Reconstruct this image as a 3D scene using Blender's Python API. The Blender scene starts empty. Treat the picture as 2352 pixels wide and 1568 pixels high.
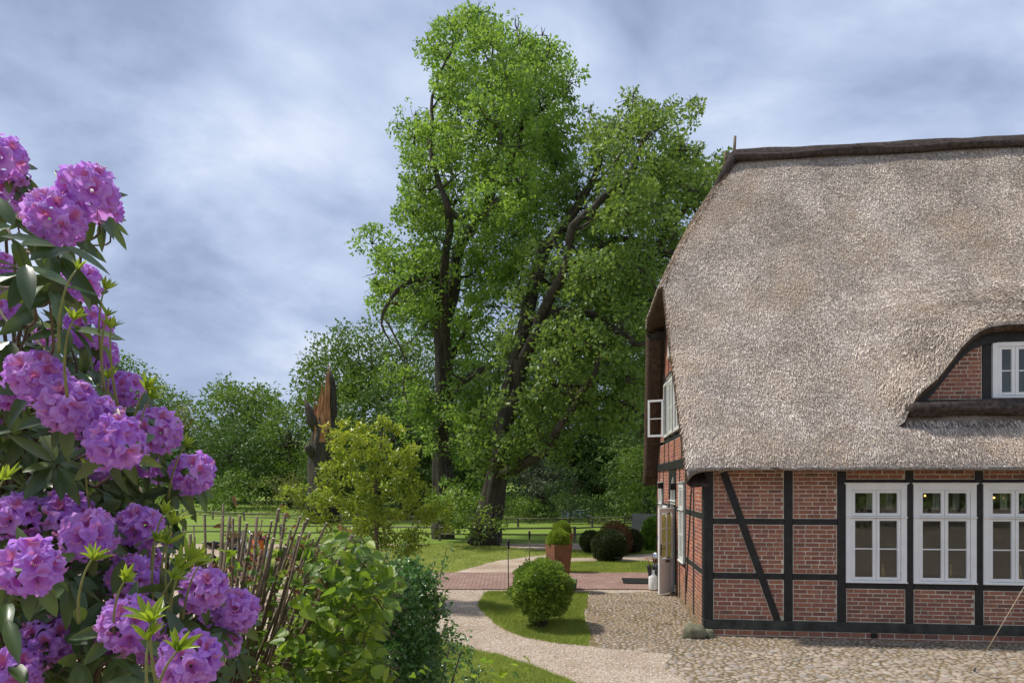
import bpy, math, random
import numpy as np
from mathutils import Vector, Matrix, noise as mnoise
from mathutils.geometry import delaunay_2d_cdt

random.seed(7)
RG = np.random.default_rng(11)
SC = bpy.context.scene
COL = SC.collection
PI = math.pi

# ------------------------------------------------------------------ camera
F, H, VH = 683.0, 2.8, 482.0
cam = bpy.data.cameras.new('camera')
camo = bpy.data.objects.new('camera', cam)
COL.objects.link(camo)
camo.location = (0, 0, H)
camo.rotation_euler = (PI / 2, 0, 0)
cam.sensor_width = 36.0
cam.lens = 36.0 * F / 1024.0
cam.shift_y = (VH - 341.0) / 1024.0
cam.clip_start = 0.05
cam.clip_end = 3000
SC.camera = camo

# ------------------------------------------------------------------ light
SUN_EL, SUN_AZ = 57.0, -79.0      # azimuth in degrees, measured from +Y (view direction) towards +X
world = bpy.data.worlds.new('World')
SC.world = world
world.use_nodes = True
wn, wl = world.node_tree.nodes, world.node_tree.links
wn.clear()
wo = wn.new('ShaderNodeOutputWorld')
bg = wn.new('ShaderNodeBackground')
bg.inputs['Strength'].default_value = 0.1
sky = wn.new('ShaderNodeTexSky')
sky.sky_type = 'NISHITA'
sky.sun_disc = False
sky.sun_elevation = math.radians(SUN_EL)
sky.sun_rotation = math.radians(SUN_AZ)
sky.air_density = 1.0
tc = wn.new('ShaderNodeTexCoord')
sep = wn.new('ShaderNodeSeparateXYZ')
wl.new(tc.outputs['Generated'], sep.inputs[0])
def wmath(op, a, b=None, c=None):
    n = wn.new('ShaderNodeMath'); n.operation = op
    for i, v in enumerate((a, b, c)):
        if v is None: continue
        if isinstance(v, (int, float)): n.inputs[i].default_value = v
        else: wl.new(v, n.inputs[i])
    return n.outputs[0]
zz = wmath('ADD', wmath('MAXIMUM', sep.outputs[2], 0.0), 0.42)
px = wmath('DIVIDE', sep.outputs[0], zz)
py = wmath('DIVIDE', sep.outputs[1], zz)
comb = wn.new('ShaderNodeCombineXYZ')
wl.new(px, comb.inputs[0]); wl.new(py, comb.inputs[1])
mp = wn.new('ShaderNodeMapping')
mp.inputs['Rotation'].default_value = (0, 0, math.radians(-40))
mp.inputs['Scale'].default_value = (1.35, 1.6, 1.0)
mp.inputs['Location'].default_value = (-1.5, 2.2, 0.0)
wl.new(comb.outputs[0], mp.inputs[0])
n1 = wn.new('ShaderNodeTexNoise'); n1.inputs['Scale'].default_value = 1.5
n1.inputs['Detail'].default_value = 7; n1.inputs['Roughness'].default_value = 0.54; n1.inputs['Distortion'].default_value = 0.25
wl.new(mp.outputs[0], n1.inputs['Vector'])
n2 = wn.new('ShaderNodeTexNoise'); n2.inputs['Scale'].default_value = 0.55
n2.inputs['Detail'].default_value = 3; n2.inputs['Distortion'].default_value = 0.3
wl.new(mp.outputs[0], n2.inputs['Vector'])
cl = wmath('ADD', wmath('MULTIPLY', n1.outputs['Fac'], 0.74), wmath('MULTIPLY', n2.outputs['Fac'], 0.26))
cr = wn.new('ShaderNodeValToRGB')
e = cr.color_ramp.elements
e[0].position = 0.41; e[0].color = (2.05, 2.55, 3.75, 1)
e[1].position = 0.63; e[1].color = (5.5, 5.95, 6.8, 1)
k = e.new(0.475); k.color = (2.85, 3.45, 4.85, 1)
k = e.new(0.54); k.color = (3.75, 4.4, 5.75, 1)
wl.new(cl, cr.inputs[0])
mx = wn.new('ShaderNodeMix'); mx.data_type = 'RGBA'
mx.inputs[0].default_value = 0.96
mr = wn.new('ShaderNodeMapRange'); mr.interpolation_type = 'SMOOTHSTEP'
mr.inputs[1].default_value = 0.02; mr.inputs[2].default_value = 0.30; mr.inputs[3].default_value = 0.72; mr.inputs[4].default_value = 0.0
wl.new(sep.outputs[2], mr.inputs[0])
hz_ = wn.new('ShaderNodeMix'); hz_.data_type = 'RGBA'; hz_.inputs[7].default_value = (2.45, 3.05, 4.45, 1)
wl.new(mr.outputs[0], hz_.inputs[0]); wl.new(cr.outputs[0], hz_.inputs[6])
wl.new(sky.outputs[0], mx.inputs[6]); wl.new(hz_.outputs[2], mx.inputs[7])
wl.new(mx.outputs[2], bg.inputs['Color'])
wl.new(bg.outputs[0], wo.inputs['Surface'])

sd = bpy.data.lights.new('sun', 'SUN')
sd.energy = 2.9
sd.angle = math.radians(4)
sd.color = (1.0, 0.95, 0.87)
so = bpy.data.objects.new('sun', sd)
COL.objects.link(so)
az, el = math.radians(SUN_AZ), math.radians(SUN_EL)
tosun = Vector((math.sin(az) * math.cos(el), math.cos(az) * math.cos(el), math.sin(el)))
so.rotation_euler = tosun.to_track_quat('Z', 'Y').to_euler()
so.location = tosun * 50
vs = SC.view_settings
vs.view_transform = 'Standard'
vs.look = 'None'
vs.exposure = 0.64
vs.gamma = 1.0
vs.use_curve_mapping = False

# ------------------------------------------------------------------ helpers
K = 1024.0 / 2352.0
def P(u, v, d):
    return Vector(((u - 512) / F * d, d, H - (v - VH) / F * d))
def Q(x, y, d):
    return P(x * K, y * K, d)
def sstep(x):
    x = min(1.0, max(0.0, x)); return x * x * (3 - 2 * x)
def gnd(x, y):
    z = 0.13 * sstep((y - 12.3) / 2.6)
    if y > 46: z += 1.7 * math.exp(-((x - 1.2) / 5.0) ** 2) * sstep((y - 46) / 16)
    if y > 50:
        q = (y - 50)
        z += min(q, 60) * 0.018
    return z
def QG(x, y):
    v = y * K; d = F * H / (v - VH)
    for _ in range(6):
        X = (x * K - 512) / F * d
        d = F * (H - gnd(X, d)) / (v - VH)
    return Vector(((x * K - 512) / F * d, d, gnd((x * K - 512) / F * d, d)))
def tag(o, label=None, cat=None, group=None, kind=None):
    if label: o['label'] = label
    if cat: o['category'] = cat
    if group: o['group'] = group
    if kind: o['kind'] = kind
    return o
def empty(name, loc=(0, 0, 0), rz=0, label=None, cat=None, group=None):
    o = bpy.data.objects.new(name, None)
    COL.objects.link(o); o.location = loc; o.rotation_euler = (0, 0, rz)
    o.empty_display_size = 0.1
    return tag(o, label, cat, group)
def link_mesh(name, me, parent=None, mat=None):
    o = bpy.data.objects.new(name, me)
    COL.objects.link(o)
    if mat is not None and not me.materials: me.materials.append(mat)
    if parent is not None: o.parent = parent
    return o
def np_data(name, V, Fc, mat=None, rnd=None, smooth=False):
    V = np.asarray(V, dtype=np.float32).reshape(-1, 3)
    Fc = np.asarray(Fc, dtype=np.int32)
    m, k = Fc.shape
    me = bpy.data.meshes.new(name)
    me.vertices.add(len(V)); me.vertices.foreach_set('co', V.ravel())
    me.loops.add(m * k); me.loops.foreach_set('vertex_index', Fc.ravel())
    me.polygons.add(m)
    me.polygons.foreach_set('loop_start', np.arange(0, m * k, k, dtype=np.int32))
    try: me.polygons.foreach_set('loop_total', np.full(m, k, dtype=np.int32))
    except Exception: pass
    if rnd is not None:
        a = me.attributes.new('rnd', 'FLOAT', 'POINT')
        a.data.foreach_set('value', np.asarray(rnd, dtype=np.float32))
    me.update(calc_edges=True)
    if smooth: me.polygons.foreach_set('use_smooth', np.ones(m, dtype=bool))
    if mat: me.materials.append(mat)
    return me
def np_mesh(name, V, Fc, mat, parent=None, rnd=None, smooth=False):
    return link_mesh(name, np_data(name, V, Fc, mat, rnd, smooth), parent)

class MB:
    """collects shapes, builds ONE mesh"""
    def __init__(s): s.v = []; s.f = []; s.sm = []
    def add(s, vs, fs, M=None, smooth=False):
        b = len(s.v)
        for p in vs:
            p = Vector(p)
            s.v.append(tuple(M @ p) if M is not None else tuple(p))
        for f in fs:
            s.f.append(tuple(b + i for i in f)); s.sm.append(smooth)
        return s
    def box(s, c, size, M=None, bev=0.0):
        cx, cy, cz = c; x, y, z = size[0] / 2, size[1] / 2, size[2] / 2
        if bev <= 0:
            vs = [(cx + a * x, cy + b * y, cz + d * z) for d in (-1, 1) for b in (-1, 1) for a in (-1, 1)]
            fs = [(0, 2, 3, 1), (4, 5, 7, 6), (0, 1, 5, 4), (2, 6, 7, 3), (0, 4, 6, 2), (1, 3, 7, 5)]
            return s.add(vs, fs, M)
        r = min(bev, x * .45, y * .45, z * .45)
        vs, fs = [], []
        idx = {}
        for a in (-1, 1):
            for b in (-1, 1):
                for d in (-1, 1):
                    for ax in range(3):
                        q = [x - r, y - r, z - r]; q[ax] += r
                        idx[(a, b, d, ax)] = len(vs)
                        vs.append((cx + a * q[0], cy + b * q[1], cz + d * q[2]))
        I = lambda a, b, d, ax: idx[(a, b, d, ax)]
        for g in (-1, 1):
            fs.append([I(g, -1, -1, 0), I(g, 1, -1, 0), I(g, 1, 1, 0), I(g, -1, 1, 0)][::g])
            fs.append([I(-1, g, -1, 1), I(-1, g, 1, 1), I(1, g, 1, 1), I(1, g, -1, 1)][::g])
            fs.append([I(-1, -1, g, 2), I(1, -1, g, 2), I(1, 1, g, 2), I(-1, 1, g, 2)][::g])
        for a in (-1, 1):
            for b in (-1, 1):
                fs.append([I(a, b, -1, 0), I(a, b, -1, 1), I(a, b, 1, 1), I(a, b, 1, 0)][::a * b])
                fs.append([I(a, -1, b, 0), I(a, 1, b, 0), I(a, 1, b, 2), I(a, -1, b, 2)][::a * b])
                fs.append([I(-1, a, b, 1), I(-1, a, b, 2), I(1, a, b, 2), I(1, a, b, 1)][::a * b])
                for d in (-1, 1):
                    fs.append([I(a, b, d, 0), I(a, b, d, 1), I(a, b, d, 2)][::a * b * d])
        return s.add(vs, fs, M)
    def tube(s, pts, rad, n=8, cap=True, smooth=True, jit=0.0, ridge=0.0):
        pts = [Vector(p) for p in pts]
        m = len(pts)
        if isinstance(rad, (int, float)): rad = [rad] * m
        t0 = (pts[1] - pts[0]).normalized()
        up = Vector((0, 0, 1)) if abs(t0.z) < .9 else Vector((1, 0, 0))
        x = t0.cross(up).normalized()
        vs, fs = [], []
        for i, p in enumerate(pts):
            t = (pts[min(i + 1, m - 1)] - pts[max(i - 1, 0)])
            t = t.normalized() if t.length > 1e-9 else t0
            x = (x - t * x.dot(t)); x = x.normalized() if x.length > 1e-6 else t.orthogonal().normalized()
            y = t.cross(x)
            for j in range(n):
                a = 2 * PI * j / n
                r = rad[i]
                if jit: r *= 1 + jit * mnoise.noise(Vector((math.cos(a) * 1.7 + p.x, math.sin(a) * 1.7 + p.y, p.z * .45)))
                if ridge: r *= 1 + ridge * (math.sin(a * 7 + 2.5 * mnoise.noise(Vector((p.x, p.y, p.z * .5)))) * .6 + mnoise.noise(Vector((math.cos(a) * 5 + p.x, math.sin(a) * 5 + p.y, p.z * .9))) * 1.4)
                vs.append(p + (x * math.cos(a) + y * math.sin(a)) * r)
        for i in range(m - 1):
            for j in range(n):
                k2 = (j + 1) % n
                fs.append((i * n + j, i * n + k2, (i + 1) * n + k2, (i + 1) * n + j))
        if cap:
            fs.append(tuple(range(n))[::-1]); fs.append(tuple((m - 1) * n + j for j in range(n)))
        return s.add(vs, fs, None, smooth)
    def lathe(s, prof, c=(0, 0, 0), n=20, smooth=True, M=None, cap=True):
        vs, fs = [], []
        for r, z in prof:
            for j in range(n):
                a = 2 * PI * j / n
                vs.append((c[0] + r * math.cos(a), c[1] + r * math.sin(a), c[2] + z))
        m = len(prof)
        for i in range(m - 1):
            for j in range(n):
                k2 = (j + 1) % n
                fs.append((i * n + j, i * n + k2, (i + 1) * n + k2, (i + 1) * n + j))
        if cap:
            fs.append(tuple(range(n))[::-1]); fs.append(tuple((m - 1) * n + j for j in range(n)))
        return s.add(vs, fs, M, smooth)
    def torus(s, c, R, r, M=None, n=24, k=8):
        vs, fs = [], []
        for i in range(n):
            a = 2 * PI * i / n
            for j in range(k):
                b = 2 * PI * j / k
                vs.append((c[0] + (R + r * math.cos(b)) * math.cos(a), c[1] + (R + r * math.cos(b)) * math.sin(a), c[2] + r * math.sin(b)))
        for i in range(n):
            for j in range(k):
                fs.append((i * k + j, ((i + 1) % n) * k + j, ((i + 1) % n) * k + (j + 1) % k, i * k + (j + 1) % k))
        return s.add(vs, fs, M, True)
    def prism(s, poly, d0, d1, ax='y', M=None):
        """poly of (a,b); ax 'y': (a,d,b)  'x': (d,a,b)  'z': (a,b,d)"""
        def m3(p, d):
            return (p[0], d, p[1]) if ax == 'y' else ((d, p[0], p[1]) if ax == 'x' else (p[0], p[1], d))
        n = len(poly)
        vs = [m3(p, d0) for p in poly] + [m3(p, d1) for p in poly]
        fs = [tuple(range(n)), tuple(range(n, 2 * n))[::-1]]
        for i in range(n):
            j = (i + 1) % n
            fs.append((i, i + n, j + n, j))
        return s.add(vs, fs, M)
    def build(s, name, mat, parent=None, rnd=None):
        me = bpy.data.meshes.new(name)
        me.from_pydata(s.v, [], s.f)
        me.polygons.foreach_set('use_smooth', s.sm)
        me.update()
        if mat: me.materials.append(mat)
        return link_mesh(name, me, parent)

def frame_m(pos, d, up=(0, 0, 1), sc=1.0, roll=0.0):
    y = Vector(d).normalized(); up = Vector(up)
    x = y.cross(up)
    if x.length < 1e-4: x = y.orthogonal()
    x.normalize(); z = x.cross(y)
    M = Matrix((x, y, z)).transposed().to_4x4()
    if roll: M = M @ Matrix.Rotation(roll, 4, 'Y')
    return Matrix.Translation(pos) @ M @ Matrix.Scale(sc, 4)
def join_inst(protos, mats, which):
    Vs, Fs, own = [], [], []; off = 0
    mats = np.array([np.array(m) for m in mats])
    which = np.asarray(which)
    for pi_, (V, Fc) in enumerate(protos):
        sel = np.where(which == pi_)[0]
        if len(sel) == 0: continue
        M = mats[sel]
        W = np.einsum('nij,vj->nvi', M[:, :3, :3], V) + M[:, None, :3, 3]
        nv = len(V)
        Vs.append(W.reshape(-1, 3))
        Fs.append((Fc[None] + (off + np.arange(len(sel)) * nv)[:, None, None]).reshape(-1, Fc.shape[1]))
        own.append(np.repeat(sel, nv))
        off += nv * len(sel)
    return np.concatenate(Vs), np.concatenate(Fs), np.concatenate(own)

# ------------------------------------------------------------------ materials
def newmat(name):
    m = bpy.data.materials.new(name); m.use_nodes = True
    nt = m.node_tree; nt.nodes.clear()
    out = nt.nodes.new('ShaderNodeOutputMaterial')
    bs = nt.nodes.new('ShaderNodeBsdfPrincipled')
    nt.links.new(bs.outputs[0], out.inputs[0])
    return m, nt, bs, out
class NT:
    def __init__(s, nt): s.nt = nt; s.n = nt.nodes; s.l = nt.links
    def new(s, t, **kw):
        n = s.n.new(t)
        for k_, v in kw.items():
            if hasattr(n, k_) and k_ not in n.inputs: setattr(n, k_, v)
        return n
    def coord(s, kind='Object', scale=(1, 1, 1), rot=(0, 0, 0)):
        t = s.n.new('ShaderNodeTexCoord'); m = s.n.new('ShaderNodeMapping')
        m.inputs['Scale'].default_value = scale; m.inputs['Rotation'].default_value = rot
        s.l.new(t.outputs[kind], m.inputs[0]); return m.outputs[0]
    def noise(s, vec, scale, detail=4, rough=.5, dist=0.0):
        n = s.n.new('ShaderNodeTexNoise')
        n.inputs['Scale'].default_value = scale; n.inputs['Detail'].default_value = detail
        n.inputs['Roughness'].default_value = rough; n.inputs['Distortion'].default_value = dist
        if vec is not None: s.l.new(vec, n.inputs['Vector'])
        return n.outputs['Fac']
    def voro(s, vec, scale, out='Distance', feat='F1'):
        n = s.n.new('ShaderNodeTexVoronoi'); n.feature = feat
        n.inputs['Scale'].default_value = scale
        if vec is not None: s.l.new(vec, n.inputs['Vector'])
        return n.outputs[out]
    def ramp(s, fac, stops, interp='LINEAR'):
        r = s.n.new('ShaderNodeValToRGB'); r.color_ramp.interpolation = interp
        el_ = r.color_ramp.elements
        el_[0].position = stops[0][0]; el_[0].color = (*stops[0][1], 1)
        el_[1].position = stops[-1][0]; el_[1].color = (*stops[-1][1], 1)
        for p, c in stops[1:-1]:
            q = el_.new(p); q.color = (*c, 1)
        s.l.new(fac, r.inputs[0]); return r.outputs[0]
    def mix(s, fac, a, b, mode='MIX'):
        n = s.n.new('ShaderNodeMix'); n.data_type = 'RGBA'; n.blend_type = mode
        for i, v in ((0, fac), (6, a), (7, b)):
            if isinstance(v, (int, float)): n.inputs[i].default_value = v
            elif isinstance(v, tuple): n.inputs[i].default_value = (*v, 1)
            else: s.l.new(v, n.inputs[i])
        return n.outputs[2]
    def math(s, op, a, b=None, c=None):
        n = s.n.new('ShaderNodeMath'); n.operation = op
        for i, v in enumerate((a, b, c)):
            if v is None: continue
            if isinstance(v, (int, float)): n.inputs[i].default_value = v
            else: s.l.new(v, n.inputs[i])
        return n.outputs[0]
    def bump(s, h, strength, dist=0.01):
        n = s.n.new('ShaderNodeBump'); n.inputs['Strength'].default_value = strength
        n.inputs['Distance'].default_value = dist
        s.l.new(h, n.inputs['Height']); return n.outputs[0]
    def attr(s):
        n = s.n.new('ShaderNodeAttribute'); n.attribute_name = 'rnd'; return n.outputs['Fac']
    def orand(s):
        n = s.n.new('ShaderNodeObjectInfo'); return n.outputs['Random']
    def rnd(s):
        a_ = s.attr(); g_ = s.math('GREATER_THAN', a_, .0001)
        return s.math('ADD', s.math('MULTIPLY', g_, a_), s.math('MULTIPLY', s.math('SUBTRACT', 1.0, g_), s.orand()))
def M_simple(name, col, rough=.6, var=.25, scale=8, bump=0.0, bscale=40, metal=0.0, spec=.4, stretch=(1, 1, 1)):
    m, nt, bs, _ = newmat(name); t = NT(nt)
    co = t.coord('Object', stretch)
    f = t.noise(co, scale, 5, .6)
    dark = tuple(c * (1 - var) for c in col); lite = tuple(min(1, c * (1 + var)) for c in col)
    t.l.new(t.ramp(f, [(.3, dark), (.7, lite)]), bs.inputs['Base Color'])
    bs.inputs['Roughness'].default_value = rough; bs.inputs['Metallic'].default_value = metal
    bs.inputs['Specular IOR Level'].default_value = spec
    if bump: t.l.new(t.bump(t.noise(co, bscale, 4), bump, .05 if 'bark' in name else .01), bs.inputs['Normal'])
    return m
def M_leaf(name, stops, trans=.35, rough=.45, spec=.35, tcol=(.30, .42, .03), pos_noise=0.0, veins=False):
    m, nt, bs, out = newmat(name); t = NT(nt)
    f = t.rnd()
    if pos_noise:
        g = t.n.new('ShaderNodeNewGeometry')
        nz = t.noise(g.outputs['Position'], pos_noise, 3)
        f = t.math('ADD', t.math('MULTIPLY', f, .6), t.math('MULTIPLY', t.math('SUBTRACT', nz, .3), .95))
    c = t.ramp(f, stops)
    if veins:
        co = t.coord('Object')
        w = t.n.new('ShaderNodeTexWave'); w.inputs['Scale'].default_value = veins; w.inputs['Distortion'].default_value = .6
        w.bands_direction = 'Y'; t.l.new(co, w.inputs['Vector'])
        t.l.new(t.bump(w.outputs['Fac'], .35, .004), bs.inputs['Normal'])
    t.l.new(c, bs.inputs['Base Color'])
    bs.inputs['Roughness'].default_value = rough; bs.inputs['Specular IOR Level'].default_value = spec
    tr = t.n.new('ShaderNodeBsdfTranslucent')
    t.l.new(t.mix(.5, c, tcol), tr.inputs['Color'])
    mxs = t.n.new('ShaderNodeMixShader'); mxs.inputs[0].default_value = trans
    t.l.new(bs.outputs[0], mxs.inputs[1]); t.l.new(tr.outputs[0], mxs.inputs[2])
    t.l.new(mxs.outputs[0], out.inputs[0])
    return m

m, nt, bs, _ = newmat('brick'); t = NT(nt)
g = t.n.new('ShaderNodeNewGeometry')
r_ = t.rnd()
c = t.ramp(r_, [(0, (.20, .075, .052)), (.2, (.26, .10, .066)), (.42, (.31, .122, .074)), (.62, (.38, .16, .085)), (.8, (.25, .088, .062)), (.93, (.13, .068, .056)), (1, (.20, .105, .072))])
c = t.mix(.35, c, t.ramp(t.noise(g.outputs['Position'], 30, 4), [(.3, (.13, .055, .045)), (.7, (.42, .17, .10))]))
t.l.new(c, bs.inputs['Base Color']); bs.inputs['Roughness'].default_value = .88
t.l.new(t.bump(t.noise(g.outputs['Position'], 90, 3), .5, .006), bs.inputs['Normal'])
BRICK = m
m, nt, bs, _ = newmat('brick_mossy'); t = NT(nt)
g = t.n.new('ShaderNodeNewGeometry')
sp = t.n.new('ShaderNodeSeparateXYZ'); t.l.new(g.outputs['Position'], sp.inputs[0])
nz = t.noise(g.outputs['Position'], 3.5, 4)
low = t.math('SUBTRACT', t.math('ADD', .55, t.math('MULTIPLY', nz, .9)), t.math('MULTIPLY', sp.outputs[2], 1.15))
r_ = t.rnd()
c = t.ramp(r_, [(0, (.24, .075, .05)), (.3, (.33, .11, .06)), (.55, (.43, .15, .075)), (.8, (.29, .09, .06)), (1, (.2, .075, .06))])
cl_ = t.n.new('ShaderNodeClamp'); t.l.new(low, cl_.inputs[0])
c = t.mix(t.math('MULTIPLY', cl_.outputs[0], .75), c, (.17, .155, .07))
t.l.new(c, bs.inputs['Base Color']); bs.inputs['Roughness'].default_value = .9
BRICK_M = m
MORTAR = M_simple('mortar', (.55, .48, .385), .95, .38, 4, .4, 60)
TIMBER = M_simple('black_timber', (.020, .018, .017), .55, .45, 6, .6, 30, spec=.35, stretch=(1, 1, 1))
TIMBER_OLD = M_simple('weathered_timber', (.045, .046, .038), .8, .6, 5, .6, 30)
WHITE = M_simple('white_paint', (.80, .80, .78), .35, .06, 3, .08, 20)
WHITE_OLD = M_simple('aged_white_paint', (.60, .60, .55), .5, .15, 4, .15, 20)
METAL_D = M_simple('dark_iron', (.03, .03, .03), .5, .3, 10, metal=.6)
STEEL = M_simple('brushed_steel', (.55, .56, .57), .3, .12, 6, metal=1)
CORTEN = M_simple('rusted_steel', (.19, .078, .036), .75, .3, 6, .3, 30)
DARKIN = M_simple('dark_room_wall', (.34, .31, .26), .9, .2, 1)
CURTAIN = M_simple('curtain_cloth', (.62, .62, .58), .9, .08, 6)
WOODW = M_simple('warm_wood', (.45, .27, .09), .6, .25, 5)
MAROON = M_simple('maroon_wood', (.13, .028, .022), .45, .2, 6)
FENCE = M_simple('fence_wood', (.17, .14, .11), .85, .3, 4, .4, 25)
GREYP = M_simple('grey_plank', (.27, .265, .25), .85, .25, 3, .4, 25, stretch=(6, 6, 1))
ROCK = M_simple('mossy_stone', (.17, .16, .10), .9, .45, 6, .8, 12)
ENAMEL = M_simple('chipped_white_enamel', (.70, .70, .68), .45, .22, 9, .25, 14)
BARK = M_simple('bark', (.058, .048, .034), .92, .6, 3.2, 1.0, 6, stretch=(3.2, 3.2, .6))
BARKG = M_simple('grey_bark', (.095, .080, .062), .92, .6, 3.2, 1.0, 6, stretch=(3.2, 3.2, .6))
TWIG = M_simple('twig', (.10, .072, .045), .8, .35, 20, .4, 60)
STEMM = M_simple('cut_stem', (.15, .11, .065), .75, .35, 30, .4, 90)
CUTW = M_simple('cut_wood', (.60, .50, .36), .7, .2, 40)
HEART = M_simple('torn_heartwood', (.36, .16, .07), .85, .5, 2.5, .9, 10, stretch=(3, 3, .5))
RUBBER = M_simple('tyre_rubber', (.02, .02, .02), .7, .2, 8)
CHROME = M_simple('chrome', (.62, .62, .64), .2, .05, 4, metal=1)
BLACKP = M_simple('black_plastic', (.02, .02, .022), .35, .2, 8)
ORANGE = M_simple('orange_paint', (.62, .12, .02), .3, .08, 5)
REDP = M_simple('dark_red_paint', (.22, .02, .015), .3, .1, 5)
WHITEG = M_simple('gloss_white_paint', (.75, .77, .8), .25, .05, 4)
ROPE = M_simple('rope', (.55, .45, .33), .85, .15, 40)
GREENP = M_simple('green_plastic', (.03, .12, .05), .4, .1, 8)

m, nt, bs, out = newmat('window_glass'); t = NT(nt)
gl = t.n.new('ShaderNodeBsdfGlossy'); gl.inputs['Roughness'].default_value = .02
tr = t.n.new('ShaderNodeBsdfTransparent'); tr.inputs[0].default_value = (.86, .9, .88, 1)
fr = t.n.new('ShaderNodeFresnel'); fr.inputs[0].default_value = 1.5
gq = t.n.new('ShaderNodeNewGeometry')
t.l.new(t.math('SUBTRACT', 1.5, t.math('MULTIPLY', gq.outputs['Backfacing'], .8333)), fr.inputs[0])
ms = t.n.new('ShaderNodeMixShader')
t.l.new(t.math('MULTIPLY', fr.outputs[0], 1.3), ms.inputs[0]); t.l.new(tr.outputs[0], ms.inputs[1]); t.l.new(gl.outputs[0], ms.inputs[2])
t.l.new(ms.outputs[0], out.inputs[0]); GLASS = m

m, nt, bs, _ = newmat('warm_bulb'); bs.inputs['Base Color'].default_value = (1, .5, .2, 1)
bs.inputs['Emission Color'].default_value = (1, .42, .12, 1); bs.inputs['Emission Strength'].default_value = 3.0; BULB = m

def M_thatch(name, stops, big):
    m, nt, bs, _ = newmat(name); t = NT(nt)
    co = t.coord('Object', (1, .62, .62))
    f = t.noise(co, 34, 5, .75)
    f2 = t.noise(t.coord('Object', (1, 1, 1)), .8, 4, .6)
    r = t.math('ADD', t.math('MULTIPLY', f, .75), t.math('MULTIPLY', f2, .25))
    c = t.ramp(r, stops)
    c = t.mix(t.math('MULTIPLY', t.ramp(t.noise(t.coord('Object'), .55, 3), [(.42, (0, 0, 0)), (.7, (1, 1, 1))]), .45), c, big)
    t.l.new(c, bs.inputs['Base Color']); bs.inputs['Roughness'].default_value = .95
    bs.inputs['Specular IOR Level'].default_value = .1
    t.l.new(t.bump(f, 1.0, .03), bs.inputs['Normal'])
    return m
THATCH = M_thatch('thatch', [(.32, (.17, .145, .125)), (.46, (.34, .295, .26)), (.56, (.50, .44, .39)), (.68, (.68, .61, .54))], (.40, .31, .21))
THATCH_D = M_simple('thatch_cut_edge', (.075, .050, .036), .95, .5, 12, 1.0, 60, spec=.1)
HEATHER = M_simple('heather_ridge', (.070, .056, .050), .97, .5, 12, 1.0, 70, spec=.05)
m, nt, bs, _ = newmat('reed_tips'); t = NT(nt)
g = t.n.new('ShaderNodeNewGeometry')
big = t.noise(g.outputs['Position'], .55, 4, .6)
c = t.ramp(t.attr(), [(0, (.24, .195, .16)), (.3, (.43, .355, .295)), (.6, (.61, .515, .435)), (.85, (.76, .66, .565)), (1, (.89, .80, .71))])
c = t.mix(t.math('MULTIPLY', t.ramp(big, [(.46, (0, 0, 0)), (.64, (1, 1, 1))]), .42), c, (.54, .40, .25))
c = t.mix(t.math('MULTIPLY', t.ramp(t.noise(g.outputs['Position'], .9, 4, .6, .5), [(.5, (0, 0, 0)), (.70, (1, 1, 1))]), .28), c, (.27, .235, .225))
t.l.new(c, bs.inputs['Base Color']); bs.inputs['Roughness'].default_value = .8
bs.inputs['Specular IOR Level'].default_value = .15; REED = m

# ground materials (world position based)
def M_ground(name, build, rough=.95):
    m, nt, bs, _ = newmat(name); t = NT(nt)
    g = t.n.new('ShaderNodeNewGeometry')
    c, h, st, di = build(t, g.outputs['Position'])
    t.l.new(c, bs.inputs['Base Color']); bs.inputs['Roughness'].default_value = rough
    bs.inputs['Specular IOR Level'].default_value = .15
    t.l.new(t.bump(h, st, di), bs.inputs['Normal']); return m
def _grass(t, p):
    a = t.noise(p, 1.3, 5, .7); b = t.noise(p, 45, 3, .7)
    f = t.math('ADD', t.math('MULTIPLY', a, .65), t.math('MULTIPLY', b, .35))
    return t.ramp(f, [(.34, (.12, .14, .03)), (.46, (.21, .24, .05)), (.56, (.24, .265, .065)), (.66, (.33, .29, .12)), (.76, (.34, .27, .16))]), b, 1.0, .02
LAWN = M_ground('lawn_grass', _grass)
def _field(t, p):
    a = t.noise(p, .25, 4, .6); b = t.noise(p, 9, 4, .7)
    f = t.math('ADD', t.math('MULTIPLY', a, .55), t.math('MULTIPLY', b, .45))
    return t.ramp(f, [(.3, (.10, .16, .025)), (.5, (.155, .225, .035)), (.7, (.23, .29, .065))]), b, .6, .04
FIELD = M_ground('field_grass', _field)
def _gravel(t, p):
    a = t.noise(p, .9, 4, .6); b = t.noise(p, 38, 5, .85); v = t.voro(p, 55, 'Color')
    bw = t.n.new('ShaderNodeRGBToBW'); t.l.new(v, bw.inputs[0])
    f = t.math('ADD', t.math('ADD', t.math('MULTIPLY', a, .35), t.math('MULTIPLY', b, .4)), t.math('MULTIPLY', bw.outputs[0], .25))
    return t.ramp(f, [(.32, (.19, .13, .085)), (.48, (.37, .28, .20)), (.58, (.48, .40, .31)), (.72, (.66, .58, .47))]), b, .7, .015
GRAVEL = M_ground('gravel', _gravel)
def _earth(t, p):
    a = t.noise(p, 2.0, 5, .65); b = t.noise(p, 50, 4, .7)
    f = t.math('ADD', t.math('MULTIPLY', a, .6), t.math('MULTIPLY', b, .4))
    return t.ramp(f, [(.36, (.085, .075, .030)), (.5, (.20, .145, .085)), (.66, (.33, .25, .16))]), b, .8, .015
SANDM = M_ground('sandy_earth', _earth)
ASPH = M_ground('asphalt', lambda t, p: (t.ramp(t.noise(p, 40, 4, .7), [(.3, (.16, .16, .165)), (.7, (.27, .27, .27))]), t.noise(p, 60, 3), .4, .01))
m, nt, bs, _ = newmat('cobble'); t = NT(nt)
g = t.n.new('ShaderNodeNewGeometry')
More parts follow.
